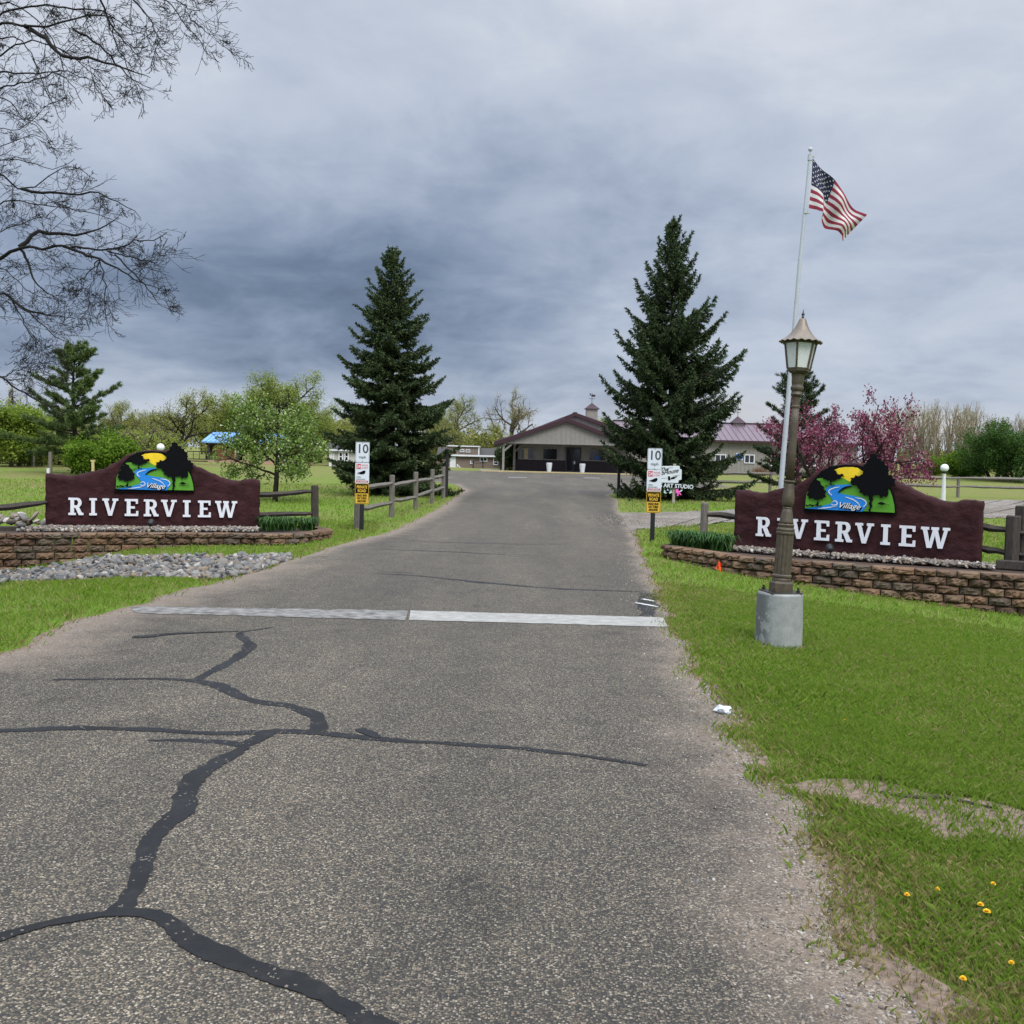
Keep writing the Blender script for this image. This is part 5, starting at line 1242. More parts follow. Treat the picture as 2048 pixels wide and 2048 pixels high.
cx, cz = (a[0] + b[0]) / 2, (a[2] + b[2]) / 2
V, F = shape2d([[(.40 * math.cos(q), .34 * math.sin(q)) for q in np.linspace(0, 2 * PI, 24)[:-1]]], .01); MB().add(np.c_[V[:, 0] + cx, YW - .09 - V[:, 2], V[:, 1] + cz], F).build('blue_emblem', 'sign_blue_dark', bs)
def cupola(x, y, zbase, hw, hh, hr):
    mb = MB(); mb.box((x, y, zbase + hh / 2 - .3), (hw * 2, hw * 2, hh + .6)); c = mb.build('cupola', 'siding_grey', root)
    k = hw * 1.35; MB().add([(x - k, y - k, zbase + hh), (x + k, y - k, zbase + hh), (x + k, y + k, zbase + hh), (x - k, y + k, zbase + hh), (x, y, zbase + hh + hr)], [(0, 1, 4), (1, 2, 4), (2, 3, 4), (3, 0, 4), (3, 2, 1, 0)]).build('cupola_roof', 'burgundy', c)
    z = zbase + hh + hr; mb = MB(); mb.tube([(x, y, z - .1), (x, y, z + .95)], .025, 5); mb.tube([(x - .32, y, z + .40), (x + .32, y, z + .40)], .02, 4); mb.tube([(x - .02, y - .3, z + .33), (x, y + .3, z + .33)], .02, 4)
    mb.box((x + .12, y, z + .70), (.40, .02, .20)).box((x - .18, y, z + .82), (.12, .02, .20)); mb.build('weathervane', 'black_metal', c)
cpx = q3(1487, 300, 94); cupola(cpx[0], 94, q3(1487, 335, 94)[2], .55, .72, .62)
cpx = atY(1475, 850, YW + 5); cupola(cpx[0], YW + 5, zat(1475, 855, YW + 5), .55, .45, .75)
# kerb in front of the porch
kx0, kx1 = q3(470, 815, YF - .8)[0], wr2 + 3
mb = MB(); mb.box(((kx0 + kx1) / 2, YF - .85, g(4, YF - .85) + .03), (kx1 - kx0, .16, .16)); mb.build('yellow_kerb', 'yellow_paint', kind='structure')
mb = MB(); mb.box(((kx0 + wl_) / 2 - .2, YF + 4, g(0, YF + 4) + .02), (wl_ - kx0, 9, .12)); mb.build('footpath', 'concrete_pale', kind='structure')
for a, b, ytop, ybot, lb in ((1070, 1121, 745, 829, 'tall white tapered planter left of the clubhouse door'), (1375, 1427, 755, 838, 'tall white tapered planter right of the clubhouse door')):
    p0 = q3((a + b) / 2, ybot, YF - .4); hw = (q3(b, 0, YF - .4)[0] - q3(a, 0, YF - .4)[0]) / 2; h = q3(a, ytop, YF - .4)[2] - p0[2]; zg = Zb + .1
    r = thing('planter', lb, 'planter', (p0[0], YF - .4, zg), 0, 'white planters on the clubhouse porch')
    s2 = math.sqrt(2)
    mb = MB(); mb.lathe([(hw * .66, 0), (hw * .70, .1), (hw * .98, h - .14), (hw * .92, h - .13), (hw * .88, h - .2), (.02, h - .2)], (p0[0], YF - .4, zg), 20, flute=lambda a_, z_: 1 + .10 * np.cos(4 * a_) ** 2); mb.build('pot', 'planter_white', r)
    MB().lathe([(hw * .90, h - .15), (hw * 1.03, h - .14), (hw * 1.03, h), (hw * .93, h)], (p0[0], YF - .4, zg), 24).build('rim', 'planter_white', r)
# brown park cabin with a loft
YC = 100.0
a = q3(60, 815, YC); b = q3(720, 700, YC); zc0 = min(a[2], g(-2, YC)) - .15; zc1 = q3(450, 700, YC)[2]
root = thing('park_cabin', 'brown park cabin with white trimmed loft left of the clubhouse', 'cabin', ((a[0] + b[0]) / 2, YC, zc0))
mb = MB(); mb.box(((a[0] + b[0]) / 2, YC + 2, (zc0 + zc1) / 2), (b[0] - a[0], 4, zc1 - zc0)); mb.build('wall', 'siding_brown', root)
zr_ = q3(550, 628, YC + 2)[2]; mb = MB()
mb.add([(a[0], YC - .3, zc1), (b[0], YC - .3, zc1), (b[0], YC + 2, zr_), (a[0], YC + 2, zr_), (b[0], YC + 4.3, zc1), (a[0], YC + 4.3, zc1)], [(0, 1, 2, 3), (3, 2, 4, 5), (0, 3, 5), (1, 4, 2)]); rf_ = mb.build('roof', 'shingle', root)
MB().box(((a[0] + b[0]) / 2, YC - .33, zc1 + .02), (b[0] - a[0], .06, .18)).build('fascia', 'trim_white', root)
l0, l1 = q3(160, 688, YC - .1), q3(448, 618, YC - .1); mb = MB(); mb.box(((l0[0] + l1[0]) / 2, YC + 1.1, (l0[2] + l1[2]) / 2), (l1[0] - l0[0], 2.4, l1[2] - l0[2])); lo = mb.build('loft', 'siding_brown', root)
MB().box(((l0[0] + l1[0]) / 2, YC + 1.1, l1[2] + .07), (l1[0] - l0[0] + .2, 2.7, .12)).box((l1[0] + .02, YC - .12, (l0[2] + l1[2]) / 2), (.14, .08, l1[2] - l0[2])).build('loft_trim', 'trim_white', lo)
for x0, x1, y0, y1, sp in ((275, 316, 637, 664, 2), (330, 371, 639, 666, 2)):
    p0, p1 = q3(x0, y1, YC), q3(x1, y0, YC); window(lo, p0[0], p1[0], p0[2], p1[2], YC - .14, 'trim_white', sp, 1, .07)
for x0, x1, y0, y1, sp, rw in ((368, 401, 735, 772, 1, 2), (457, 529, 711, 749, 2, 1), (581, 629, 723, 782, 1, 2)):
    p0, p1 = q3(x0, y1, YC), q3(x1, y0, YC); window(root, p0[0], p1[0], p0[2], p1[2], YC - .04, 'trim_white', sp, rw, .09)
p0, p1 = q3(182, 812, YC), q3(238, 708, YC); MB().box(((p0[0] + p1[0]) / 2, YC - .05, (p0[2] + p1[2]) / 2), (p1[0] - p0[0], .08, p1[2] - p0[2])).build('door', 'trim_white', root)
mb = MB(); h0, h1 = q3(250, 775, YC - 1.2), q3(286, 815, YC - 1.2); mb.bar(h0, h1, .06, .08); mb.bar([h0[0], YC - 1.2, zc0], h0, .07, .07, 0, (0, 1, 0)); mb.bar([h1[0], YC - 1.2, zc0], h1, .07, .07, 0, (0, 1, 0)); mb.build('stair_rail', 'trim_white', root)
# picnic table before the cabin
p = q3(436, 815, 98.5); px_, pz_ = p[0], g(p[0], 98.5) + .02
root = thing('picnic_table', 'dark picnic table standing before the brown cabin', 'table', (px_, 98.5, pz_))
MB().box((px_, 98.5, pz_ + .78), (1.75, .75, .06)).build('table_top', 'dark_wood', root)
for s in (-1, 1): MB().box((px_ + .2, 98.5 + s * .65, pz_ + .44), (1.2, .25, .05)).build('bench', 'dark_wood', root)
for s in (-.45, .55):
    mb = MB(); mb.bar([px_ + s, 97.8, pz_], [px_ + s, 98.75, pz_ + .76], .10, .08); mb.bar([px_ + s, 99.2, pz_], [px_ + s, 98.25, pz_ + .76], .10, .08); mb.build('leg', 'dark_wood', root)
# cream cottage left of the left spruce
def c10(x, y): return (600 + x / 6.04, 860 + y / 6.04)
YT = 88.0; Q = lambda x, y, Y_=YT: atY(*c10(x, y), Y_)
x0 = Q(366, 0)[0]; x1 = Q(700, 0)[0]; zt0 = g(x0, YT) - .2; zt1 = Q(450, 228)[2]; zt2 = Q(450, 125, YT + 2.6)[2]
root = thing('cottage', 'cream cottage with grey roof and tall white framed windows behind the left spruce', 'cottage', ((x0 + x1) / 2, YT, zt0))
sk = -.45                                                    # its end wall is seen a little: the house stands skewed
mb = MB(); e = Q(335, 0)[0] - x0
mb.add([(x0, YT, zt0), (x1, YT, zt0), (x1, YT, zt1), (x0, YT, zt1), (x0 + e, YT + 5.2, zt0), (x0 + e, YT + 5.2, zt1), (x1 + e, YT + 5.2, zt0), (x1 + e, YT + 5.2, zt1), (x0 + e / 2, YT + 2.6, zt2 - .1)], [(0, 1, 2, 3), (4, 0, 3, 8, 5), (6, 4, 5, 7), (1, 6, 7, 2)]); mb.build('wall', 'siding_cream', root)
mb = MB(); o_ = .35
P = [np.array(v) for v in ((x0 - o_, YT - .35, zt1 - .05), (x1 + o_, YT - .35, zt1 - .05), (x1 + e / 2 + o_, YT + 2.6, zt2), (x0 + e / 2 - o_, YT + 2.6, zt2), (x1 + e + o_, YT + 5.5, zt1 - .05), (x0 + e - o_, YT + 5.5, zt1 - .05))]
mb.add(P + [p - Zv * .15 for p in P], [(0, 1, 2, 3), (3, 2, 4, 5), (9, 8, 7, 6), (11, 10, 8, 9)], 0); b_ = mb.n - 12; mb.F.append((np.array([(0, 6, 7, 1), (0, 3, 9, 6), (3, 5, 11, 9), (1, 7, 8, 2), (2, 8, 10, 4), (5, 4, 10, 11)]) + b_, 1)); mb.build('roof', ['shingle', 'trim_white'], root)
for xa_, xb_, ya, yb, sp, rw in ((378, 416, 256, 378, 1, 2), (464, 524, 262, 382, 1, 2), (534, 594, 262, 382, 1, 2)):
    p0, p1 = Q(xa_, yb), Q(xb_, ya); window(root, p0[0], p1[0], p0[2], p1[2], YT - .05, 'trim_white', sp, rw, .12)
mb = MB(); mb.box((x0 + .05, YT - .02, (zt0 + zt1) / 2), (.22, .10, zt1 - zt0)); mb.build('corner_trim', 'trim_white', root)
wz0, wz1 = Q(350, 376)[2], Q(350, 256)[2]
f = MB(); f.bar([x0 + e * .18 - .05, YT + .95, wz0], [x0 + e * .18 - .05, YT + .95, wz1], 1.2, .12, 0, (1, 0, 0)); f.build('window', 'window_glass', root)
# blue roofed pavilion
def c11(x, y): return (400 + x / 6.44, 720 + y / 6.44)
YP = 84.0; Q = lambda x, y, Y_=YP: atY(*c11(x, y), Y_)
e0, e1 = Q(15, 1046), Q(1300, 1050); r0_, r1_ = Q(150, 929, YP + 3.2), Q(1180, 945, YP + 3.2); zd = Q(300, 1290)[2]; zg0 = g(e0[0] + 2, YP) - .15
root = thing('pavilion', 'open pavilion with light blue metal roof behind the blossoming tree', 'pavilion', ((e0[0] + e1[0]) / 2, YP, zg0))
mb = MB(); Bk = [np.array([e1[0], YP + 6.4, e1[2]]), np.array([e0[0], YP + 6.4, e0[2]])]
e1 = np.array([e1[0], YP, e0[2]]); Bk[0][2] = e0[2]; r1_[2] = r0_[2]; r0_[0] = e0[0]; r1_[0] = e1[0]
P = [e0, e1, r1_, r0_, Bk[0], Bk[1]]
mb.add(P + [p - Zv * .12 for p in P], [(0, 1, 2, 3), (3, 2, 4, 5), (0, 3, 5), (1, 4, 2), (9, 8, 7, 6), (11, 10, 8, 9), (6, 9, 11), (7, 8, 10)]); mb.F.append((np.array([(0, 6, 7, 1), (1, 7, 10, 4), (5, 11, 6, 0)]) + mb.n - 12, 0))
for k in range(1, 22):
    x = e0[0] + (e1[0] - e0[0]) * k / 22
    f_ = 1; mb.bar([x, YP, e0[2] + .03], [x, YP + 3.2 * f_, e0[2] + (r0_[2] - e0[2]) * f_ + .03], .05, .05)
mb.build('roof', 'blue_roof', root)
for k, x in enumerate(np.linspace(Q(102, 0)[0], e1[0] - .5, 4)):
    for y in (YP + .4, YP + 6.0): MB().box((x, y, (zd + e0[2]) / 2), (.20, .20, e0[2] - zd)).build('post', 'dark_wood', root)
MB().box(((e0[0] + e1[0]) / 2, YP + .4, e0[2] - .22), (e1[0] - e0[0] - .6, .15, .22)).build('beam', 'dark_wood', root)
MB().box(((Q(92, 0)[0] + e1[0]) / 2, YP + 3.2, (zg0 + zd) / 2), (e1[0] - Q(92, 0)[0] - .2, 6.2, zd - zg0)).build('deck_base', 'patio_base', root)
p0, p1 = Q(210, 1290), Q(430, 1165); mb = MB()
for k in range(8): z = p0[2] + (p1[2] - p0[2]) * (k + .5) / 8; mb.box(((p0[0] + p1[0]) / 2, YP + .3, z), (p1[0] - p0[0], .05, (p1[2] - p0[2]) / 8 * .8))
mb.box(((p0[0] + p1[0]) / 2, YP + .36, (p0[2] + p1[2]) / 2), (p1[0] - p0[0], .04, p1[2] - p0[2])); mb.build('slatted_screen', 'lattice_brown', root)
ra, rb = Q(-180, 1175), Q(205, 1180); rz0 = Q(0, 1278)[2]; mb = MB(); mb.bar([ra[0], YP + .3, ra[2]], [rb[0], YP + .3, ra[2]], .06, .08); mb.bar([ra[0], YP + .3, rz0], [rb[0], YP + .3, rz0], .05, .06)
for x in np.arange(ra[0], rb[0], .55): mb.box((x, YP + .3, (ra[2] + rz0) / 2), (.04, .04, ra[2] - rz0))
mb.build('railing', 'black_metal', root)
s0, s1 = Q(-190, 0)[0], Q(90, 0)[0]; MB().box(((s0 + s1) / 2, YP + 2.5, (zg0 + rz0) / 2 - .08), (s1 - s0, 4.5, rz0 - zg0 - .1)).build('entry_deck', 'step_brown', root)
# ------------------------------------------------------------------ trees
plain('bark_grey', (.095, .078, .062), 0.95, 0.4, 7, 0.7, 26, 0, 0.1, (3, 3, 1)); plain('bark_dark', (.036, .029, .024), 0.95, 0.4, 7, 0.6, 26, 0, 0.1, (3, 3, 1)); plain('bark_twig', (.011, .0085, .008), 0.9, 0.35, 7)
plain('bark_tan', (.25, .21, .15), 0.95, 0.35, 7, 0.4, 26, 0, 0.1, (3, 3, 1)); plain('bark_birch', (.38, .35, .29), 0.9, 0.4, 9, 0.3, 30)
island('spruce_dark', [(0, (.013, .023, .008)), (0.5, (.037, .060, .020)), (0.85, (.078, .112, .038)), (1, (.125, .160, .060))], 0.7, 0.08, 0.25)
island('spruce_blue', [(0, (.012, .022, .009)), (0.5, (.034, .057, .020)), (0.85, (.071, .104, .038)), (1, (.115, .150, .060))], 0.7, 0.08, 0.25)
island('pine_needle', [(0, (.040, .068, .018)), (0.5, (.090, .140, .036)), (1, (.165, .220, .070))], 0.7, 0.15, 0.25)
island('leaf_olive', [(0, (0.116, 0.137, 0.027)), (0.4, (0.207, 0.232, 0.049)), (0.75, (0.299, 0.317, 0.079)), (1, (0.439, 0.403, 0.159))], 0.7, 0.48, 0.2)
island('leaf_fresh', [(0, (0.091, 0.143, 0.018)), (0.5, (0.189, 0.267, 0.034)), (1, (0.325, 0.403, 0.072))], 0.7, 0.48, 0.2)
island('leaf_lime', [(0, (0.112, 0.150, 0.024)), (0.5, (0.219, 0.269, 0.046)), (1, (0.362, 0.406, 0.112))], 0.7, 0.48, 0.2)
island('leaf_bright', [(0, (.055, .115, .010)), (0.5, (.115, .205, .016)), (1, (.20, .30, .034))], 0.7, 0.45, 0.2)
island('leaf_blossom', [(0, (.070, .120, .020)), (0.45, (.135, .215, .036)), (0.86, (.24, .33, .075)), (0.92, (.38, .43, .22)), (1, (.52, .55, .38))], 0.7, 0.25, 0.2)
island('leaf_crab', [(0, (.070, .014, .026)), (0.4, (.165, .034, .066)), (0.75, (.29, .080, .140)), (1, (.44, .18, .25))], 0.7, 0.3, 0.2)
island('leaf_deep', [(0, (.018, .050, .008)), (0.5, (.042, .100, .015)), (1, (.085, .165, .028))], 0.7, 0.25, 0.2)
island('leaf_bud', [(0, (.20, .20, .075)), (0.5, (.31, .29, .12)), (1, (.41, .37, .18))], 0.8, 0.25, 0.15)

def leaf_quads(mb, P, size, rng, D=None, asp=.62):
    n = len(P)
    if n == 0: return
    a = rng.normal(size=(n, 3)); a /= np.linalg.norm(a, axis=1, keepdims=True)
    if D is not None: a = a * .6 + D; a /= np.linalg.norm(a, axis=1, keepdims=True)
    b = np.cross(a, rng.normal(size=(n, 3))); b /= np.linalg.norm(b, axis=1, keepdims=True)
    s = (size * rng.uniform(.6, 1.35, n))[:, None]
    Q = np.stack([P, P + a * s * .5 + b * s * asp * .5, P + a * s, P + a * s * .5 - b * s * asp * .5], 1)
    mb.add(Q.reshape(-1, 3), (np.arange(n * 4).reshape(n, 4)))
def needles(mb, P, D, ln, wd, rng, spread=.8):
    n = len(P); r = rng.normal(size=(n, 3)); d = D * .75 + r / np.linalg.norm(r, axis=1, keepdims=True) * spread; d /= np.linalg.norm(d, axis=1, keepdims=True)
    b = np.cross(d, rng.normal(size=(n, 3))); b /= np.linalg.norm(b, axis=1, keepdims=True)
    l_ = (ln * rng.uniform(.6, 1.25, n))[:, None]
    Q = np.stack([P - b * wd * .35, P + d * l_ * .5 - b * wd * .5, P + d * l_, P + d * l_ * .5 + b * wd * .5, P + b * wd * .35], 1)
    mb.add(Q.reshape(-1, 3), np.arange(n * 5).reshape(n, 5))

# --- the two spruces
def spruce(base, H, prof_, elev, seed, mat, label, droop=.10, upturn=.16, whorl=.30, per=8, trunk_r=.17, dens=58, lean=0.0, hang=-.20, nl=.105, nw=.026, lat=.34):
    rng = np.random.default_rng(seed); root = thing('spruce_tree', label, 'tree', base, 0, 'spruces flanking the car park entrance')
    tz = np.linspace(-.1, H - .35, 24)
    bend = np.stack([.05 * np.sin(tz * .8 + seed) + lean * tz, .05 * np.cos(tz * .7), tz], 1) + base
    MB().tube(bend, np.maximum(.012, trunk_r * (1 - tz / H) ** .9), 10).build('trunk', 'bark_dark', root, smooth=True)
    br = MB(); ndl = MB(); PP, DD, SS = [], [], []
    z = .25; k = 0
    while z < H - .25:
        f = z / H; Rm = np.interp(f, *prof_); n = max(4, int(per * (1 - .35 * f))); a0 = rng.uniform(0, 2 * PI)
        for i in range(n):
            a = a0 + 2 * PI * i / n + rng.normal(0, .18); zz = z + rng.normal(0, whorl * .30); Ln = Rm * rng.uniform(.62, 1.14)
            if rng.random() < .10: Ln *= .6
            e = R(np.interp(f, *elev) + rng.normal(0, 5)); d = np.array([math.cos(a), math.sin(a), 0])
            s = np.linspace(0, 1, 9)
            p0 = base + [lean * zz, 0, 0]
            C = p0 + d * (s * Ln * math.cos(e))[:, None] + Zv * (zz + s * Ln * math.sin(e) - droop * Ln * np.sin(s * PI * .9) + upturn * Ln * s ** 3 - .04 * Ln)[:, None]
            C[:, :2] += rng.normal(0, .018 * Ln, (9, 2)) * s[:, None]
            br.tube(C, np.linspace(.012 + .014 * Ln, .004, 9), 4, cap=False)
            T = np.gradient(C, axis=0); T /= np.linalg.norm(T, axis=1, keepdims=True)
            m = max(5, int(Ln / .105)); st = np.linspace(.14, 1.0, m)
            for j, q in enumerate(st):
                ii = min(7, int(q * 8)); fr = q * 8 - ii; pc = C[ii] * (1 - fr) + C[ii + 1] * fr; tc = T[ii]
                side = np.cross(tc, Zv); side /= np.linalg.norm(side) + 1e-9
                tl = (lat * Ln * (1 - q) ** .75 * (0.35 + .65 * min(1, q * 3)) + .13) * rng.uniform(.7, 1.2)
                for sg in (1, -1):
                    dt = tc * .62 + side * sg * .72 + Zv * rng.normal(hang, .16); dt /= np.linalg.norm(dt)
                    kk = max(4, int(tl * dens)); ss_ = rng.uniform(0, 1, kk); sag = -.12 * tl * ss_ ** 2
                    PP.append(pc + dt * (ss_ * tl)[:, None] + Zv * sag[:, None]); DD.append(np.repeat(dt[None], kk, 0))
                    if tl > .32:
                        br.tube([pc, pc + dt * tl * .5 - Zv * .03 * tl, pc + dt * tl - Zv * .12 * tl], [.006, .005, .003], 3, cap=False)
                        for u_ in (.35, .6, .85):
                            d3 = dt * .6 + tc * .4 * rng.choice([1, .2]) + np.cross(dt, Zv) * rng.choice([-.7, .7]) + Zv * rng.normal(-.25, .15); d3 /= np.linalg.norm(d3); l3 = tl * .42 * (1.15 - u_); k3 = max(3, int(l3 * dens))
                            s3 = rng.uniform(0, 1, k3); PP.append(pc + dt * tl * u_ + d3 * (s3 * l3)[:, None]); DD.append(np.repeat(d3[None], k3, 0))
            kk = int(.3 * dens * 1.3); s3 = rng.uniform(0, 1, kk); PP.append(C[-1] + T[-1] * (s3 * .22)[:, None]); DD.append(np.repeat(T[-1][None], kk, 0))
        z += whorl * rng.uniform(.75, 1.15) * (1 - .25 * f); k += 1
    top = base + [lean * H, 0, H - .55]
    kk = 160; s3 = rng.uniform(0, 1, kk); PP.append(top + Zv * (s3 * .45)[:, None]); DD.append(np.repeat(Zv[None], kk, 0))
    for i in range(5):
        d = np.array([math.cos(i * 1.3), math.sin(i * 1.3), 1.1]); d /= np.linalg.norm(d); s3 = rng.uniform(0, 1, 40); PP.append(top + Zv * .1 + d * (s3 * .30)[:, None]); DD.append(np.repeat(d[None], 40, 0))
    br.tube([top, top + Zv * .40, top + Zv * .62], [.014, .010, .004], 5)
    P = np.concatenate(PP); D_ = np.concatenate(DD); print('spruce needles', len(P))
    needles(ndl, P, D_, nl, nw, rng, .75)
    br.build('branches', 'bark_dark', root); ndl.build('crown', mat, root)
SL = gp(782, 38.0); HS = zat(779, 492, 38.0) - SL[2]
spruce(SL, HS, ([0, .06, .2, .45, .56, .70, .82, .92, 1.0], [2.35, 2.6, 2.50, 2.16, 1.75, 1.20, .80, .45, .05]), ([0, .3, .6, .85, 1], [-13, -6, 6, 26, 50]), 5, 'spruce_dark', 'narrower dark spruce left of the road behind the split rail fence', .03, .15, .38, 10, .16, 80, hang=-.14, nl=.125, nw=.034, lean=-.010)
SR = gp(1344, 40.0); HSR = zat(1342, 438, 40.0) - SR[2]
spruce(SR, HSR, ([0, .05, .15, .3, .42, .52, .62, .74, .82, .9, 1.0], [2.7, 3.05, 3.0, 2.8, 2.7, 2.5, 2.0, 1.5, .92, .6, .05]), ([0, .15, .35, .6, .8, 1], [-10, 0, 12, 20, 36, 60]), 9, 'spruce_blue', 'taller broad spruce right of the road behind the ClubHouse sign', .07, .15, .52, 9, .21, 92, hang=-.50, nl=.135, nw=.036, lat=.25, lean=-.028)

# --- broadleaf trees grown branch by branch
def grow_tree(seed, H, sty):
    rng = np.random.default_rng(seed); br = MB(); lp_, ld = [], []
    mx = sty['levels']
    def grow(p, d, Ln, r, lev):
        n = 6 if lev < 2 else 4; pts = [p]; dd = d
        for i in range(n):
            dd = dd + rng.normal(0, sty['crook'][min(lev, 3)], 3) + Zv * sty['up'][min(lev, 3)]; dd = dd / np.linalg.norm(dd); pts.append(pts[-1] + dd * Ln / n)
        pts = np.array(pts); r1_ = r * (.55 if lev < mx else .35)
        br.tube(pts, np.linspace(r, r1_, n + 1), 8 if lev == 0 else 5 if lev == 1 else 3, cap=lev == 0)
        if lev >= mx - 1 and sty['leaf'] > 0:
            k = rng.poisson(sty['leaf'] * (1 if lev == mx else .5)); u_ = rng.uniform(.1, 1.05, k); ii = np.minimum((u_ * n).astype(int), n - 1)
            lp_.append(pts[ii] + (pts[ii + 1] - pts[ii]) * (u_ * n - ii)[:, None] + rng.normal(0, sty['jit'], (k, 3)))
        if lev < mx:
            kids = sty['kids'][lev]; ang = sty['ang'][lev]; f0 = sty['from'][lev]
            for c in range(kids):
                s = f0 + (1 - f0) * (c + rng.uniform(.2, .9)) / kids; i = min(n - 1, int(s * n)); q = pts[i] + (pts[i + 1] - pts[i]) * (s * n - i)
                t_ = pts[i + 1] - pts[i]; t_ = t_ / np.linalg.norm(t_); _, u1, v1 = frame_of(t_)
                az_ = c * 2.4 + rng.uniform(-.6, .6) + seed; an = R(ang * rng.uniform(.7, 1.25)); nd = t_ * math.cos(an) + (u1 * math.cos(az_) + v1 * math.sin(az_)) * math.sin(an)
                grow(q, nd, Ln * sty['len'][lev] * rng.uniform(.7, 1.15) * (1.05 - .45 * s if sty.get('cone', 1) else 1), r * (.62 if lev else .55) * (1.05 - .5 * s), lev + 1)
    for st in range(sty.get('stems', 1)):
        a = st * 2.4 + seed; sp = sty.get('stem_spread', 0); d = np.array([math.cos(a) * sp, math.sin(a) * sp, 1.0]); d /= np.linalg.norm(d)
        grow(np.array([math.cos(a), math.sin(a), 0]) * .12 * (sty.get('stems', 1) > 1) + [0, 0, -.1], d, sty['trunk'] * H, sty['r'] * H, 0)
    P = np.concatenate(lp_) if lp_ else np.zeros((0, 3))
    allz = np.concatenate(br.V)[:, 2].max(); k = H / allz
    br.V = [v * k for v in br.V]; P = P * k
    lf = MB(); leaf_quads(lf, P, sty['size'], rng)
    return br, lf, len(P)
OAK = dict(levels=4, trunk=.46, r=.026, crook=(.10, .17, .22, .25), up=(.03, .05, .05, .03), kids=(8, 6, 5, 3), ang=(58, 52, 50, 48), len=(.88, .60, .52, .50), leaf=15, jit=.16, size=.115)
OAK['from'] = (.38, .25, .2, .2)
OAKB = dict(OAK, leaf=7, size=.10, kids=(9, 6, 5, 3), crook=(.10, .22, .26, .28))
ROUND = dict(OAK, levels=4, trunk=.55, kids=(10, 6, 5, 3), leaf=22, size=.14, jit=.22, up=(.03, .08, .06, .03), ang=(50, 46, 46, 46))
ROUND['from'] = (.25, .2, .2, .2)
POPLAR = dict(levels=3, trunk=.72, r=.013, crook=(.05, .07, .08, .1), up=(.03, .16, .14, .1), kids=(11, 6, 4), ang=(30, 27, 28), len=(.50, .50, .50), leaf=1.3, jit=.06, size=.09, stems=3, stem_spread=.20)
POPLAR['from'] = (.14, .15, .2)
BUSH = dict(levels=3, trunk=.55, r=.014, crook=(.10, .16, .2, .2), up=(.02, .05, .04, .02), kids=(8, 6, 4), ang=(42, 46, 46), len=(.75, .6, .55), leaf=26, jit=.14, size=.14, stems=7, stem_spread=.62)
BUSH['from'] = (.15, .15, .1)
BLOSS = dict(levels=4, trunk=.50, r=.020, crook=(.05, .13, .18, .2), up=(.02, .02, .0, -.02), kids=(13, 7, 5, 3), ang=(64, 52, 50, 46), len=(.90, .62, .52, .5), leaf=11, jit=.07, size=.085)
BLOSS['from'] = (.40, .2, .15, .1)
CRAB = dict(levels=3, trunk=.52, r=.016, crook=(.10, .15, .18, .2), up=(.0, .03, .03, .02), kids=(7, 6, 4), ang=(52, 50, 46), len=(.85, .62, .52), leaf=18, jit=.06, size=.088, stems=4, stem_spread=.75)
CRAB['from'] = (.35, .2, .1)
def tree(name, label, cat, px, Y_, pytop, sty, leaf_mat, bark, seed, group=None, rz=0.0, sxy=1.0, base=None):
    b = gp(px, Y_) if base is None else np.asarray(base, float); H = zat(px, pytop, Y_) - b[2]
    root = thing(name, label, cat, b, rz, group); br, lf, n = grow_tree(seed, H, sty)
    M = np.array(WM[root])[:3, :3]
    for m_ in (br, lf): m_.V = [(v * [sxy, sxy, 1]) @ M.T + b for v in m_.V]
    br.build('trunk', bark, root, smooth=True); lf.build('crown', leaf_mat, root)
    print(name, 'H %.1f leaves %d' % (H, n)); return root, H
def another(src, label, px, Y_, pytop, rz, group=None, wide=1.0):
    root, H0 = src; b = gp(px, Y_); k = (zat(px, pytop, Y_) - b[2]) / H0
    return dup(root, b, rz, (k * wide, k * wide, k), label, group)
GL_ = 'spring trees of the wood left of the road'; GC = 'trees behind the clubhouse and cabin'; GP_ = 'row of thin bare poplars beyond the field'
tree('blossom_tree', 'young white blossoming tree behind the short fence right of the left sign', 'tree', 551, 31.5, 795, BLOSS, 'leaf_blossom', 'bark_dark', 12, sxy=1.0)
oak1 = tree('oak_tree', 'bare budding oak rising behind the left sign emblem', 'tree', 352, 74, 776, OAKB, 'leaf_olive', 'bark_dark', 21, GL_)
oak2 = tree('oak_tree', 'tall leafing oak directly behind the blossoming tree', 'tree', 570, 92, 740, dict(ROUND, crook=(.10, .2, .24, .26)), 'leaf_lime', 'bark_dark', 22, GL_, sxy=1.15)
oak3 = tree('oak_tree', 'airy budding oak behind the brown cabin and left spruce', 'tree', 918, 118, 792, OAK, 'leaf_olive', 'bark_grey', 23, GC, sxy=1.0)
oak4 = tree('oak_tree', 'half bare tall tree with upright dead top left of the clubhouse gable', 'tree', 1015, 122, 773, dict(OAKB, up=(.05, .10, .08, .05)), 'leaf_bud', 'bark_grey', 24, GC, sxy=.85)
yel = tree('leafing_tree', 'yellow green leafing tree at the left photo edge', 'tree', 22, 56, 812, ROUND, 'leaf_fresh', 'bark_grey', 25, GL_, sxy=1.2)
another(oak2, 'leafing oak above the left end of the pavilion roof', 478, 95, 782, 1.9, GL_)
another(oak2, 'lower leafing oak between the bare oak and the pavilion', 415, 100, 815, 3.6, GL_, 1.15)
another(oak2, 'leafing oak in the gap left of the left spruce', 640, 100, 815, .8, GL_)
another(oak3, 'budding tree right of the tall pine', 245, 84, 800, 2.2, GL_)
another(oak3, 'budding tree behind the left sign shoulder left of the bare oak', 295, 96, 822, 4.0, GL_, 1.2)
another(oak3, 'budding tree behind the tall pine', 130, 88, 808, 1.0, GL_, 1.1)
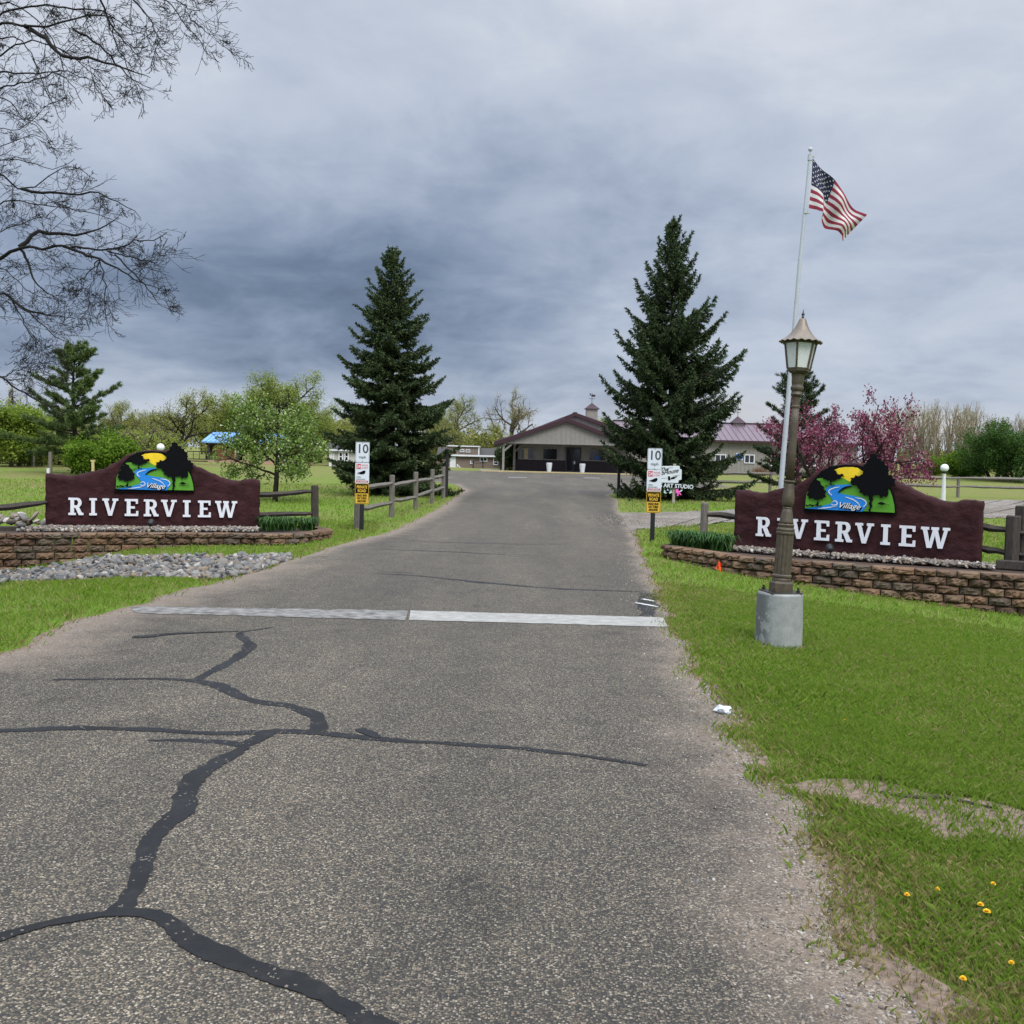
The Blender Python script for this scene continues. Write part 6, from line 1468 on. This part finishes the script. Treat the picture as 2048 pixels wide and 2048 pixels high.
another(oak3, 'budding tree between pine and left photo edge', 78, 82, 830, 3.1, GL_, 1.15)
another(oak4, 'leafless tree at the far left edge above the yellow green one', 12, 84, 770, .5, GL_)
another(yel, 'second yellow green tree between the left photo edge and the tall pine', 72, 62, 838, 2.4, GL_, 1.1)
another(oak3, 'low olive tree between cabin roof and clubhouse gable', 985, 112, 846, 5.0, GC, 1.2)
another(oak3, 'olive tree showing right beside the left spruce', 872, 110, 830, 2.7, GC, 1.2)
another(oak2, 'treetop showing behind the clubhouse cupola', 1195, 125, 832, 1.3, GC)
for i, px in enumerate((67, 82, 112, 118, 135)):
    p = gp(px, 57 + i * 2.0); h = 3.6 + .5 * math.sin(i * 5); rgb = np.random.default_rng(i)
    mb = MB(); mb.tube(wob(p + [0, 0, -.1], p + [.25 * math.sin(i * 3), 0, h], 8, .03, rgb), np.linspace(.075, .02, 8), 6)
    t_ = mb.build('birch_trunk', 'bark_birch', smooth=True); tag(t_, '%s pale birch stem from the left before the wood by the tall pine' % ('first', 'second', 'third', 'fourth', 'fifth')[i], 'tree', 'pale birch stems before the wood')
bush = tree('round_bush', 'bright green round bush behind the left sign shoulder', 'bush', 212, 48, 866, BUSH, 'leaf_bright', 'bark_dark', 31)
# right-hand side
tree('dark_shrub', 'dark green shrub showing through the left end of the clubhouse porch', 'bush', 1022, 93, 886, dict(BUSH, leaf=40), 'spruce_dark', 'bark_dark', 33, sxy=.8)
tree('crabapple_tree', 'purple red flowering crabapple behind the right sign', 'tree', 1672, 30, 778, CRAB, 'leaf_crab', 'bark_dark', 43, sxy=.80)
pops = tree('poplar_tree', 'first bare poplar from the left in the field row', 'tree', 1752, 104, 812, POPLAR, 'leaf_bud', 'bark_tan', 51, GP_)
pops2 = tree('poplar_tree', 'second bare poplar from the left in the field row', 'tree', 1785, 107, 806, POPLAR, 'leaf_bud', 'bark_tan', 52, GP_)
ORD = ['third', 'fourth', 'fifth', 'sixth', 'seventh', 'eighth', 'ninth', 'tenth', 'eleventh', 'twelfth', 'thirteenth']
for i, (px, Y_, pt) in enumerate([(1812, 105, 815), (1838, 110, 800), (1858, 104, 806), (1880, 108, 797), (1902, 105, 802), (1925, 110, 800), (1944, 106, 810), (1966, 112, 818), (1990, 109, 830), (2018, 113, 822), (2050, 111, 828)]):
    another((pops, pops2)[i % 2], '%s bare poplar from the left in the field row' % ORD[i], px, Y_, pt, i * 1.3, GP_)
bd = tree('leafy_bush', 'tall dark green bush at the right photo edge beyond the field fence', 'bush', 2030, 84, 842, BUSH, 'leaf_deep', 'bark_dark', 61, 'bushes beyond the field fence')
another(bd, 'dark green bush left of the tall one at the right photo edge', 1988, 88, 868, 1.7, 'bushes beyond the field fence')
another(bush, 'yellow green low bush under the bare poplars', 1928, 92, 902, 2.0, 'bushes beyond the field fence')
another(bush, 'light green low bush beyond the globe lamp', 1868, 98, 915, 4.0, 'bushes beyond the field fence')
# pines: whorled limbs ending in brushes of long needles
def pine(label, px, Y_, pytop, seed, spread, cone=.8, first=.18, nl=.16, mat='pine_needle', group=None, dens=1.0, trunk=.16, per=5, gap=(.30, .48)):
    rng = np.random.default_rng(seed); b = gp(px, Y_); H = zat(px, pytop, Y_) - b[2]; root = thing('pine_tree', label, 'tree', b, 0, group)
    tz = np.linspace(-.1, H, 14); MB().tube(b + np.stack([.06 * np.sin(tz), .04 * np.cos(tz), tz], 1), np.linspace(trunk, .02, 14), 9).build('trunk', 'bark_dark', root, smooth=True)
    br, nd = MB(), MB(); PP, DD = [], []
    z = first * H
    while z < H * .97:
        f = (z / H - first) / (1 - first); Ln0 = spread * (1 - f) ** cone + .25; a0 = rng.uniform(0, 6.28)
        for i in range(per):
            a = a0 + i * 1.257 + rng.normal(0, .25); Ln = Ln0 * rng.uniform(.42, 1.22); e = R(6 + 40 * f + rng.normal(0, 7)); d = np.array([math.cos(a) * math.cos(e), math.sin(a) * math.cos(e), math.sin(e)])
            s = np.linspace(0, 1, 8); C = b + [0, 0, z + rng.normal(0, .08)] + d * (s * Ln)[:, None] + Zv * (.16 * Ln * (s ** 2.2 - .6 * s))[:, None] + rng.normal(0, .03, (8, 3)) * s[:, None]
            br.tube(C, np.linspace(.016 + .012 * Ln, .008, 8), 4, cap=False)
            for q in np.linspace(.28, 1, max(5, int(Ln / .17))):
                ii = min(6, int(q * 7)); pc = C[ii] + (C[ii + 1] - C[ii]) * (q * 7 - ii); T = C[ii + 1] - C[ii]; T /= np.linalg.norm(T)
                for w_ in range(3):
                    sd_ = T * .6 + np.cross(T, Zv) * rng.uniform(-1.5, 1.5) + Zv * rng.uniform(-.05, .7); sd_ /= np.linalg.norm(sd_); tl = rng.uniform(.15, .62) * (1.25 - q * .6)
                    br.tube([pc, pc + sd_ * tl], [.009, .006], 3, cap=False)
                    k = int(34 * dens); ss_ = rng.uniform(.35, 1.0, k); PP.append(pc + sd_ * (ss_ * tl)[:, None]); DD.append(np.repeat(sd_[None], k, 0))
        z += rng.uniform(*gap)
    needles(nd, np.concatenate(PP), np.concatenate(DD), nl, .022, rng, .9); br.build('branches', 'bark_dark', root); nd.build('crown', mat, root)
pine('tall airy pine with wide lower limbs behind the left sign', 148, 50, 694, 71, 2.9, .80, .17, .17, trunk=.17, per=5, gap=(.36, .62), dens=1.5)
pine('bushy dark pine behind the flagpole and crabapple', 1592, 44, 757, 72, 1.9, .55, .10, .14, 'spruce_blue', None, 1.2, .13)
# ornamental grass by the wing
b = gp(1522, 92.5); rgx = np.random.default_rng(5); mb = MB(); n_ = 500; a = rgx.uniform(0, 6.28, n_); P = b + np.stack([rgx.normal(0, .35, n_), rgx.normal(0, .2, n_), rgx.uniform(0, .25, n_)], 1)
needles(mb, P, np.stack([np.cos(a) * .4, np.sin(a) * .4, np.ones(n_)], 1), .75, .04, rgx, .25); plain('dry_grass', (.22, .135, .09), .9, .3, 9)
tag(mb.build('ornamental_grass', 'dry_grass'), 'reddish dry grass clump beside the clubhouse wing window', 'plant')
# the wood that closes the view behind the single trees
def wood(name, pxs, Y0, Y1, pys, n, seed, leaf, lm, bark='bark_grey', size=.34, lpt=620):
    rng = np.random.default_rng(seed); tr, lf = MB(), MB(); P = []; low = name == 'undergrowth'
    for i in range(n):
        f = rng.random(); px = pxs[0] + (pxs[1] - pxs[0]) * f; Y_ = rng.uniform(Y0, Y1); b = gp(px, Y_); H = max(2.5, zat(px, np.interp(px, *pys) + rng.uniform(-4, 26), Y_) - b[2]); w_ = H * rng.uniform(.26, .42)
        tr.tube(wob(b - [0, 0, .2], b + [rng.normal(0, .4), 0, H * .8], 6, .12, rng), np.linspace(.15, .03, 6), 5)
        for k in range(16):
            a = rng.uniform(0, 6.28); z0 = H * rng.uniform(.15, .75); tr.tube(wob(b + [0, 0, z0], b + [math.cos(a) * w_, math.sin(a) * w_, z0 + H * rng.uniform(.1, .3)], 4, .12, rng), [.05, .04, .03, .015], 3, cap=False)
        m = lpt; q = rng.normal(size=(m, 3)); q /= np.linalg.norm(q, axis=1, keepdims=True); q *= (rng.uniform(.25, 1, m) ** .5)[:, None]
        cl = q[:40] ; q = cl[rng.integers(0, 40, m)] * .95 + rng.normal(0, .15, (m, 3)); P.append(b + q * [w_ * (1.3 if low else 1), w_, H * .5] + [0, 0, H * (.44 if low else .53)])
    P = np.concatenate(P); leaf_quads(lf, P, size, rng)
    mb = MB(); mb.V = tr.V + lf.V; mb.F = [(f, 0) for f, _ in tr.F] + [(f + tr.n, 1) for f, _ in lf.F]; mb.n = tr.n + lf.n
    o = mb.build(name, [bark, lm], kind='stuff'); return o
wood('far_wood', (-260, 1010), 104, 150, ([-260, 0, 100, 250, 400, 560, 700, 860, 1010], [820, 838, 835, 832, 828, 822, 835, 838, 862]), 105, 81, .3, 'leaf_olive')
wood('far_wood', (1690, 2300), 125, 160, ([1690, 1800, 2048, 2300], [900, 905, 880, 870]), 46, 82, .3, 'leaf_olive')
wood('undergrowth', (-300, 345), 57, 74, ([-300, 0, 100, 250, 345], [858, 860, 864, 870, 880]), 150, 83, .3, 'leaf_lime', size=.17, lpt=620)

# --- the bare tree whose branches hang in from the left
def bare_tree():
    rng = np.random.default_rng(17); tb = np.array([-10.2, 11.4, g(-10.2, 11.4)])
    root = thing('bare_tree', 'dark bare tree hanging its twigs into the upper left sky', 'tree', tb)
    tr = MB(); tr.tube([tb - [0, 0, .2], tb + [.1, 0, 1.5], tb + [.35, .1, 3.5], tb + [.5, .1, 5.5], tb + [.9, 0, 8.5], tb + [1.2, .2, 11]], [.34, .27, .24, .20, .13, .05], 12); tr.build('trunk', 'bark_dark', root, smooth=True)
    c = lambda pts: [(x / 2.61, y / 2.61) for x, y in pts]
    LIM = [  # (pixels, distance at start, distance at end, radius at start, radius at end, entering from the trunk?)
        ([(0, 1350), (40, 1330), (100, 1290), (200, 1300), (330, 1285), (460, 1295), (560, 1310), (640, 1285), (720, 1250), (790, 1262), (870, 1215)], 11.2, 10.4, .046, .004, 1),
        ([(100, 1290), (180, 1222), (240, 1215), (330, 1220), (430, 1225), (540, 1190), (620, 1130)], 11.1, 11.6, .030, .004, 0),
        ([(330, 1285), (420, 1312), (520, 1355), (620, 1405), (700, 1460), (780, 1500), (860, 1510)], 10.9, 10.2, .020, .003, 0),
        ([(520, 1357), (555, 1480), (550, 1600), (560, 1715), (592, 1785)], 10.6, 10.5, .008, .002, 0),
        ([(560, 1310), (700, 1350), (800, 1370), (855, 1395)], 10.6, 10.2, .010, .003, 0), ([(600, 1330), (720, 1450), (780, 1530), (830, 1592), (905, 1622)], 10.6, 10.0, .010, .002, 0),
        ([(520, 1355), (470, 1410), (420, 1470), (410, 1540)], 10.6, 10.8, .008, .002, 0), ([(520, 1357), (490, 1450), (470, 1520), (510, 1560)], 10.6, 10.8, .006, .002, 0),
        ([(100, 1295), (150, 1370), (170, 1450), (230, 1520), (320, 1570)], 11.1, 11.0, .018, .003, 0),
        ([(0, 1515), (60, 1560), (150, 1640), (230, 1700), (320, 1775), (380, 1800)], 10.8, 10.4, .034, .003, 1), ([(20, 1530), (100, 1595), (200, 1642), (330, 1650), (395, 1665)], 10.8, 11.2, .016, .003, 0),
        ([(0, 1380), (60, 1440), (120, 1500), (200, 1560), (330, 1540)], 11.4, 11.8, .020, .003, 1), ([(60, 1560), (120, 1680), (170, 1760), (210, 1850)], 10.7, 10.8, .009, .002, 0),
        ([(0, 885), (40, 955), (100, 985), (170, 990), (240, 930), (330, 862), (430, 885), (495, 935)], 10.5, 10.8, .036, .003, 1), ([(110, 985), (250, 1005), (400, 1015), (500, 1000), (600, 1050), (700, 1095), (735, 1140)], 10.5, 10.9, .018, .003, 0),
        ([(0, 1060), (80, 1040), (200, 1070), (330, 1080), (450, 1110), (560, 1130), (680, 1190)], 11.4, 11.6, .020, .003, 1), ([(0, 830), (80, 830), (180, 860), (280, 890), (390, 830)], 11, 11.3, .018, .003, 1), ([(0, 760), (90, 740), (170, 700), (230, 720), (320, 800)], 10.8, 10.9, .014, .003, 1),
        ([(0, 452), (130, 435), (240, 400), (320, 362), (440, 400), (560, 460)], 10.6, 10.2, .024, .003, 1), ([(0, 480), (60, 540), (120, 620), (200, 645), (290, 765)], 10.6, 10.5, .026, .003, 1), ([(0, 360), (60, 385), (150, 382), (290, 372), (370, 425), (430, 540)], 10.3, 10.0, .034, .003, 1),
        ([(0, 290), (60, 240), (160, 200), (300, 250), (420, 330), (520, 420), (600, 520)], 9.9, 9.6, .024, .003, 1),
        ([(0, 108), (130, 132), (260, 125), (340, 115), (420, 80), (520, 72), (600, 100), (700, 160), (780, 200)], 9.6, 9.3, .040, .003, 1), ([(130, 135), (230, 190), (320, 300), (480, 302), (600, 340), (700, 370), (785, 405)], 9.6, 9.2, .026, .003, 0), ([(380, 150), (500, 220), (560, 270), (620, 355), (700, 430), (805, 470)], 9.4, 9.1, .014, .003, 0),
        ([(0, 60), (120, 40), (260, 30), (400, 50), (500, 40), (600, 100), (585, 200), (640, 285), (720, 480), (750, 590)], 9.2, 9.0, .026, .003, 1), ([(0, -40), (200, -60), (500, -60), (700, -30), (860, -15), (920, 60), (980, 142), (1050, 222), (1100, 290), (1145, 325)], 9.0, 8.8, .034, .003, 1), ([(920, 0), (1010, 60), (1090, 42)], 8.9, 8.8, .006, .002, 0), ([(985, 70), (1060, 160), (1150, 212)], 8.9, 8.8, .006, .002, 0),
        ([(600, -50), (700, 0), (780, 80), (800, 150), (850, 230)], 9.0, 8.9, .012, .003, 0), ([(500, -60), (560, 60), (600, 170), (690, 260), (740, 330)], 9.0, 9.2, .012, .003, 0), ([(0, 200), (90, 180), (150, 260), (200, 380), (260, 520), (330, 640)], 10, 9.8, .020, .003, 1), ([(0, 10), (80, 20), (180, 90), (280, 200), (330, 350), (350, 560)], 9.8, 9.6, .022, .003, 1),
        ([(0, 560), (80, 600), (170, 640), (240, 700), (300, 830)], 11, 11, .014, .003, 1),
        ([(-4, 1955), (40, 1994), (123, 2046), (204, 2096), (253, 2119), (300, 2122)], 10.6, 10.4, .022, .008, 1), ([(-4, 1970), (60, 1945), (146, 1916), (206, 1886)], 10.6, 10.5, .008, .002, 0), ([(20, 1985), (60, 1985), (146, 1990), (200, 1960)], 10.6, 10.3, .006, .002, 0),
        ([(0, 1210), (70, 1180), (160, 1150), (260, 1120), (360, 1040)], 11.6, 12, .020, .003, 1), ([(0, 660), (70, 690), (150, 650), (220, 560), (330, 520)], 11.6, 11.8, .014, .003, 1), ([(0, 1640), (90, 1660), (160, 1700), (200, 1800)], 11.4, 11.4, .012, .002, 1)]
    bm_ = MB(); tw = MB()
    def twig(p, d, Ln, r, lev):
        n = 5; pts = [p]; dd = d
        for i in range(n):
            dd = dd + rng.normal(0, .105, 3) + np.array([.02, 0, -.02 if lev < 2 else .02]); dd = dd / np.linalg.norm(dd); pts.append(pts[-1] + dd * Ln / n)
        pts = np.array(pts); tw.tube(pts, np.linspace(r, max(.0020, r * .45), n + 1), 3, cap=False)
        if lev < 3:
            k = (6, 4, 2)[lev]
            for c_ in range(k):
                s = .15 + .85 * (c_ + rng.uniform(0, 1)) / k; i = min(n - 1, int(s * n)); q = pts[i] + (pts[i + 1] - pts[i]) * (s * n - i); t_ = pts[i + 1] - pts[i]; t_ /= np.linalg.norm(t_); _, u1, v1 = frame_of(t_)
                a = rng.uniform(0, 6.28); an = R(rng.uniform(25, 62)); twig(q, t_ * math.cos(an) + (u1 * math.cos(a) + v1 * math.sin(a)) * math.sin(an), Ln * rng.uniform(.40, .72) * (1.1 - .4 * s), max(.0022, r * .62), lev + 1)
    for pix, y0, y1, ra, rb, ent in LIM:
        W = np.array([atY(*p, y) for p, y in zip(c(pix), np.linspace(y0, y1, len(pix)))])
        if ent:
            z = max(tb[2] + 2.2, W[0][2] - 1.1); f = (z - tb[2]) / 11; root_p = tb + np.array([.1 + 1.1 * f, .1, z - tb[2]]); mid = (root_p * .45 + W[0] * .55) + [0, 0, -.15]; W = np.r_[[root_p], [mid], W]
        n = max(14, int(np.linalg.norm(np.diff(W, axis=0), axis=1).sum() / .09)); C = smooth_poly(W, n, 1); C[1:-1] += rng.normal(0, .008, (n - 2, 3))
        rr = np.linspace(ra * (1.05 if ent else .95), rb, n); bm_.tube(C, rr, 6, cap=False)
        vis = C[:, 0] > -7.2
        for i in range(2, n - 1):
            if not vis[i] or rng.random() > .60: continue
            t_ = C[i + 1] - C[i]; t_ /= np.linalg.norm(t_); _, u1, v1 = frame_of(t_); a = rng.uniform(0, 6.28); an = R(rng.uniform(28, 65)); fr = i / n
            twig(C[i], t_ * math.cos(an) + (u1 * math.cos(a) + v1 * math.sin(a)) * math.sin(an), rng.uniform(.20, .78) * (1.0 - .62 * fr), min(.0042, max(.0018, rr[i] * .40)), 1 if rng.random() < .6 else 0)
    bm_.build('branches', 'bark_twig', root, smooth=True); tw.build('crown', 'bark_twig', root)
    print('bare tree faces', sum(len(f) for f, _ in tw.F))
bare_tree()
# ------------------------------------------------------------------ grass blades
def blades():
    rng = np.random.default_rng(99)
    island('grass_blade', [(0, (.105, .200, .018)), (0.35, (.165, .285, .026)), (0.65, (.235, .355, .042)), (0.88, (.31, .40, .085)), (1, (.38, .35, .17))], 0.65, 0.45, 0.15, (0.8, (.21, .305, .045), 1.6))
    island('grass_straw', [(0, (.19, .165, .055)), (0.5, (.30, .26, .10)), (1, (.42, .36, .17))], 0.8, 0.25, 0.15)
    def nz(x, y, s, o=0): return np.array([MN.noise((a * s + o, b * s, o * 1.7)) for a, b in zip(x, y)])
    def gen(n, r0, r1, a0, a1, pw, h0, w0, name):
        r = (r0 ** pw + rng.random(n) * (r1 ** pw - r0 ** pw)) ** (1 / pw); a = R(a0) + rng.random(n) * R(a1 - a0)
        x, y = r * np.sin(a), r * np.cos(a)
        out = (x > XR(y) + rng.normal(.03, .07, n) - .02) | (x < XL(y) + rng.normal(-.02, .10, n))
        for poly in (GP, BEDL, BEDR, CREEK): out &= ~in_poly(x, y, poly)
        soil = in_poly(x, y, SOILC); out &= ~soil | (rng.random(n) < .10)
        dl_ = np.hypot(x - LX, y - LY); out &= (dl_ > .208) & ((dl_ > .40) | (rng.random(n) < .5))
        x, y, r = x[out], y[out], r[out]; n = len(x)
        cl = nz(x, y, 1.3) * .5 + nz(x, y, 4.5, 7) * .5; big = nz(x, y, .35, 3)
        edge = np.minimum(np.abs(x - XR(y)), np.abs(x - XL(y)))
        tuft = (np.hypot(x - LX, y - LY) < .36)
        keep = rng.random(n) < np.clip(.5 * tuft + .72 + .9 * cl + .3 * np.minimum(edge, 1) - .25 * (edge < .25), .12, 1)
        x, y, r, cl, big, edge = x[keep], y[keep], r[keep], cl[keep], big[keep], edge[keep]; n = len(x); z = ground(x, y)
        h = h0 * rng.uniform(.5, 1.3, n) * (1 + .45 * np.clip(cl, -.5, 1)) * np.where((edge < .8) & (r < 7), 1.0 + .35 * np.clip(cl * 2, 0, 1), 1)
        wd = np.maximum(w0, .00070 * r) * rng.uniform(.7, 1.3, n)
        ya = rng.uniform(0, 2 * PI, n); bend = rng.uniform(.15, .95, n) * h; d = np.stack([np.cos(ya), np.sin(ya)], 1); sd_ = np.stack([-d[:, 1], d[:, 0]], 1) * wd[:, None]
        p = np.stack([x, y], 1)
        def lv(f, zf, s): return np.c_[p + d * (bend * f)[:, None] + sd_ * s, z + h * zf - .006]
        Q = np.stack([lv(0, 0, -.5), lv(0, 0, .5), lv(.35, .62, .42), lv(1, .92, 0), lv(.35, .62, -.42)], 1)
        straw = rng.random(n) < np.clip(.07 + .08 * (r > 12) + .5 * np.clip(-cl, 0, 1) + .30 * np.clip(big, -.3, 1) + .45 * np.exp(-edge / .28) + .30 * (r < 4.2) * np.clip(1.2 - edge, 0, 1), .02, .85)
        return Q, straw
    sets = [gen(15000, 2.2, 11, 1, 37, 1.3, .058, .0038, 5), gen(300000, 1.7, 6.5, 2, 38, 1.2, .042, .0020, 0), gen(190000, 6.5, 13, 0, 36, 1.2, .048, .003, 1), gen(60000, 12, 30, -3, 36, 1.1, .065, .005, 2), gen(75000, 8, 24, -40, -8, 1.1, .062, .005, 3), gen(60000, 20, 48, -38, 36, 1.2, .075, .006, 4)]
    mb = MB()
    sets[0] = (sets[0][0], np.zeros(len(sets[0][1]), bool))
    for Q, st in sets:
        n = len(Q); idx = np.arange(n * 5).reshape(n, 5); base = mb.n; mb.V.append(Q.reshape(-1, 3)); mb.n += n * 5
        mb.F.append((idx[~st] + base, 0)); mb.F.append((idx[st] + base, 1))
    print('grass blades', sum(len(q) for q, _ in sets))
    mb.build('grass', ['grass_blade', 'grass_straw'], kind='stuff')
blades()
# loose grit along the asphalt edges
rng = np.random.default_rng(12); n_ = 3600; y = 2.0 + rng.random(n_) ** 1.6 * 15; x = XR(y) - np.abs(rng.normal(0, .22, n_)) + .03
stones('loose_grit', np.c_[x, y, ground(x, y) + .013], rng.uniform(.0035, .010, n_), 'bed_pebble', 13, ICO1, kind='stuff')

rng = np.random.default_rng(15); n_ = 1500; q_ = atG(1275, 1044)[:2]; p_ = q_ + rng.normal(0, 1, (n_, 2)) * [.8, 1.2]
p_ = p_[(p_[:, 0] > q_[0] - 1.3)]
stones('loose_grit', np.c_[p_, ground(*p_.T) + .022], rng.uniform(.008, .020, len(p_)), 'bed_pebble', 16, ICO1, kind='stuff')
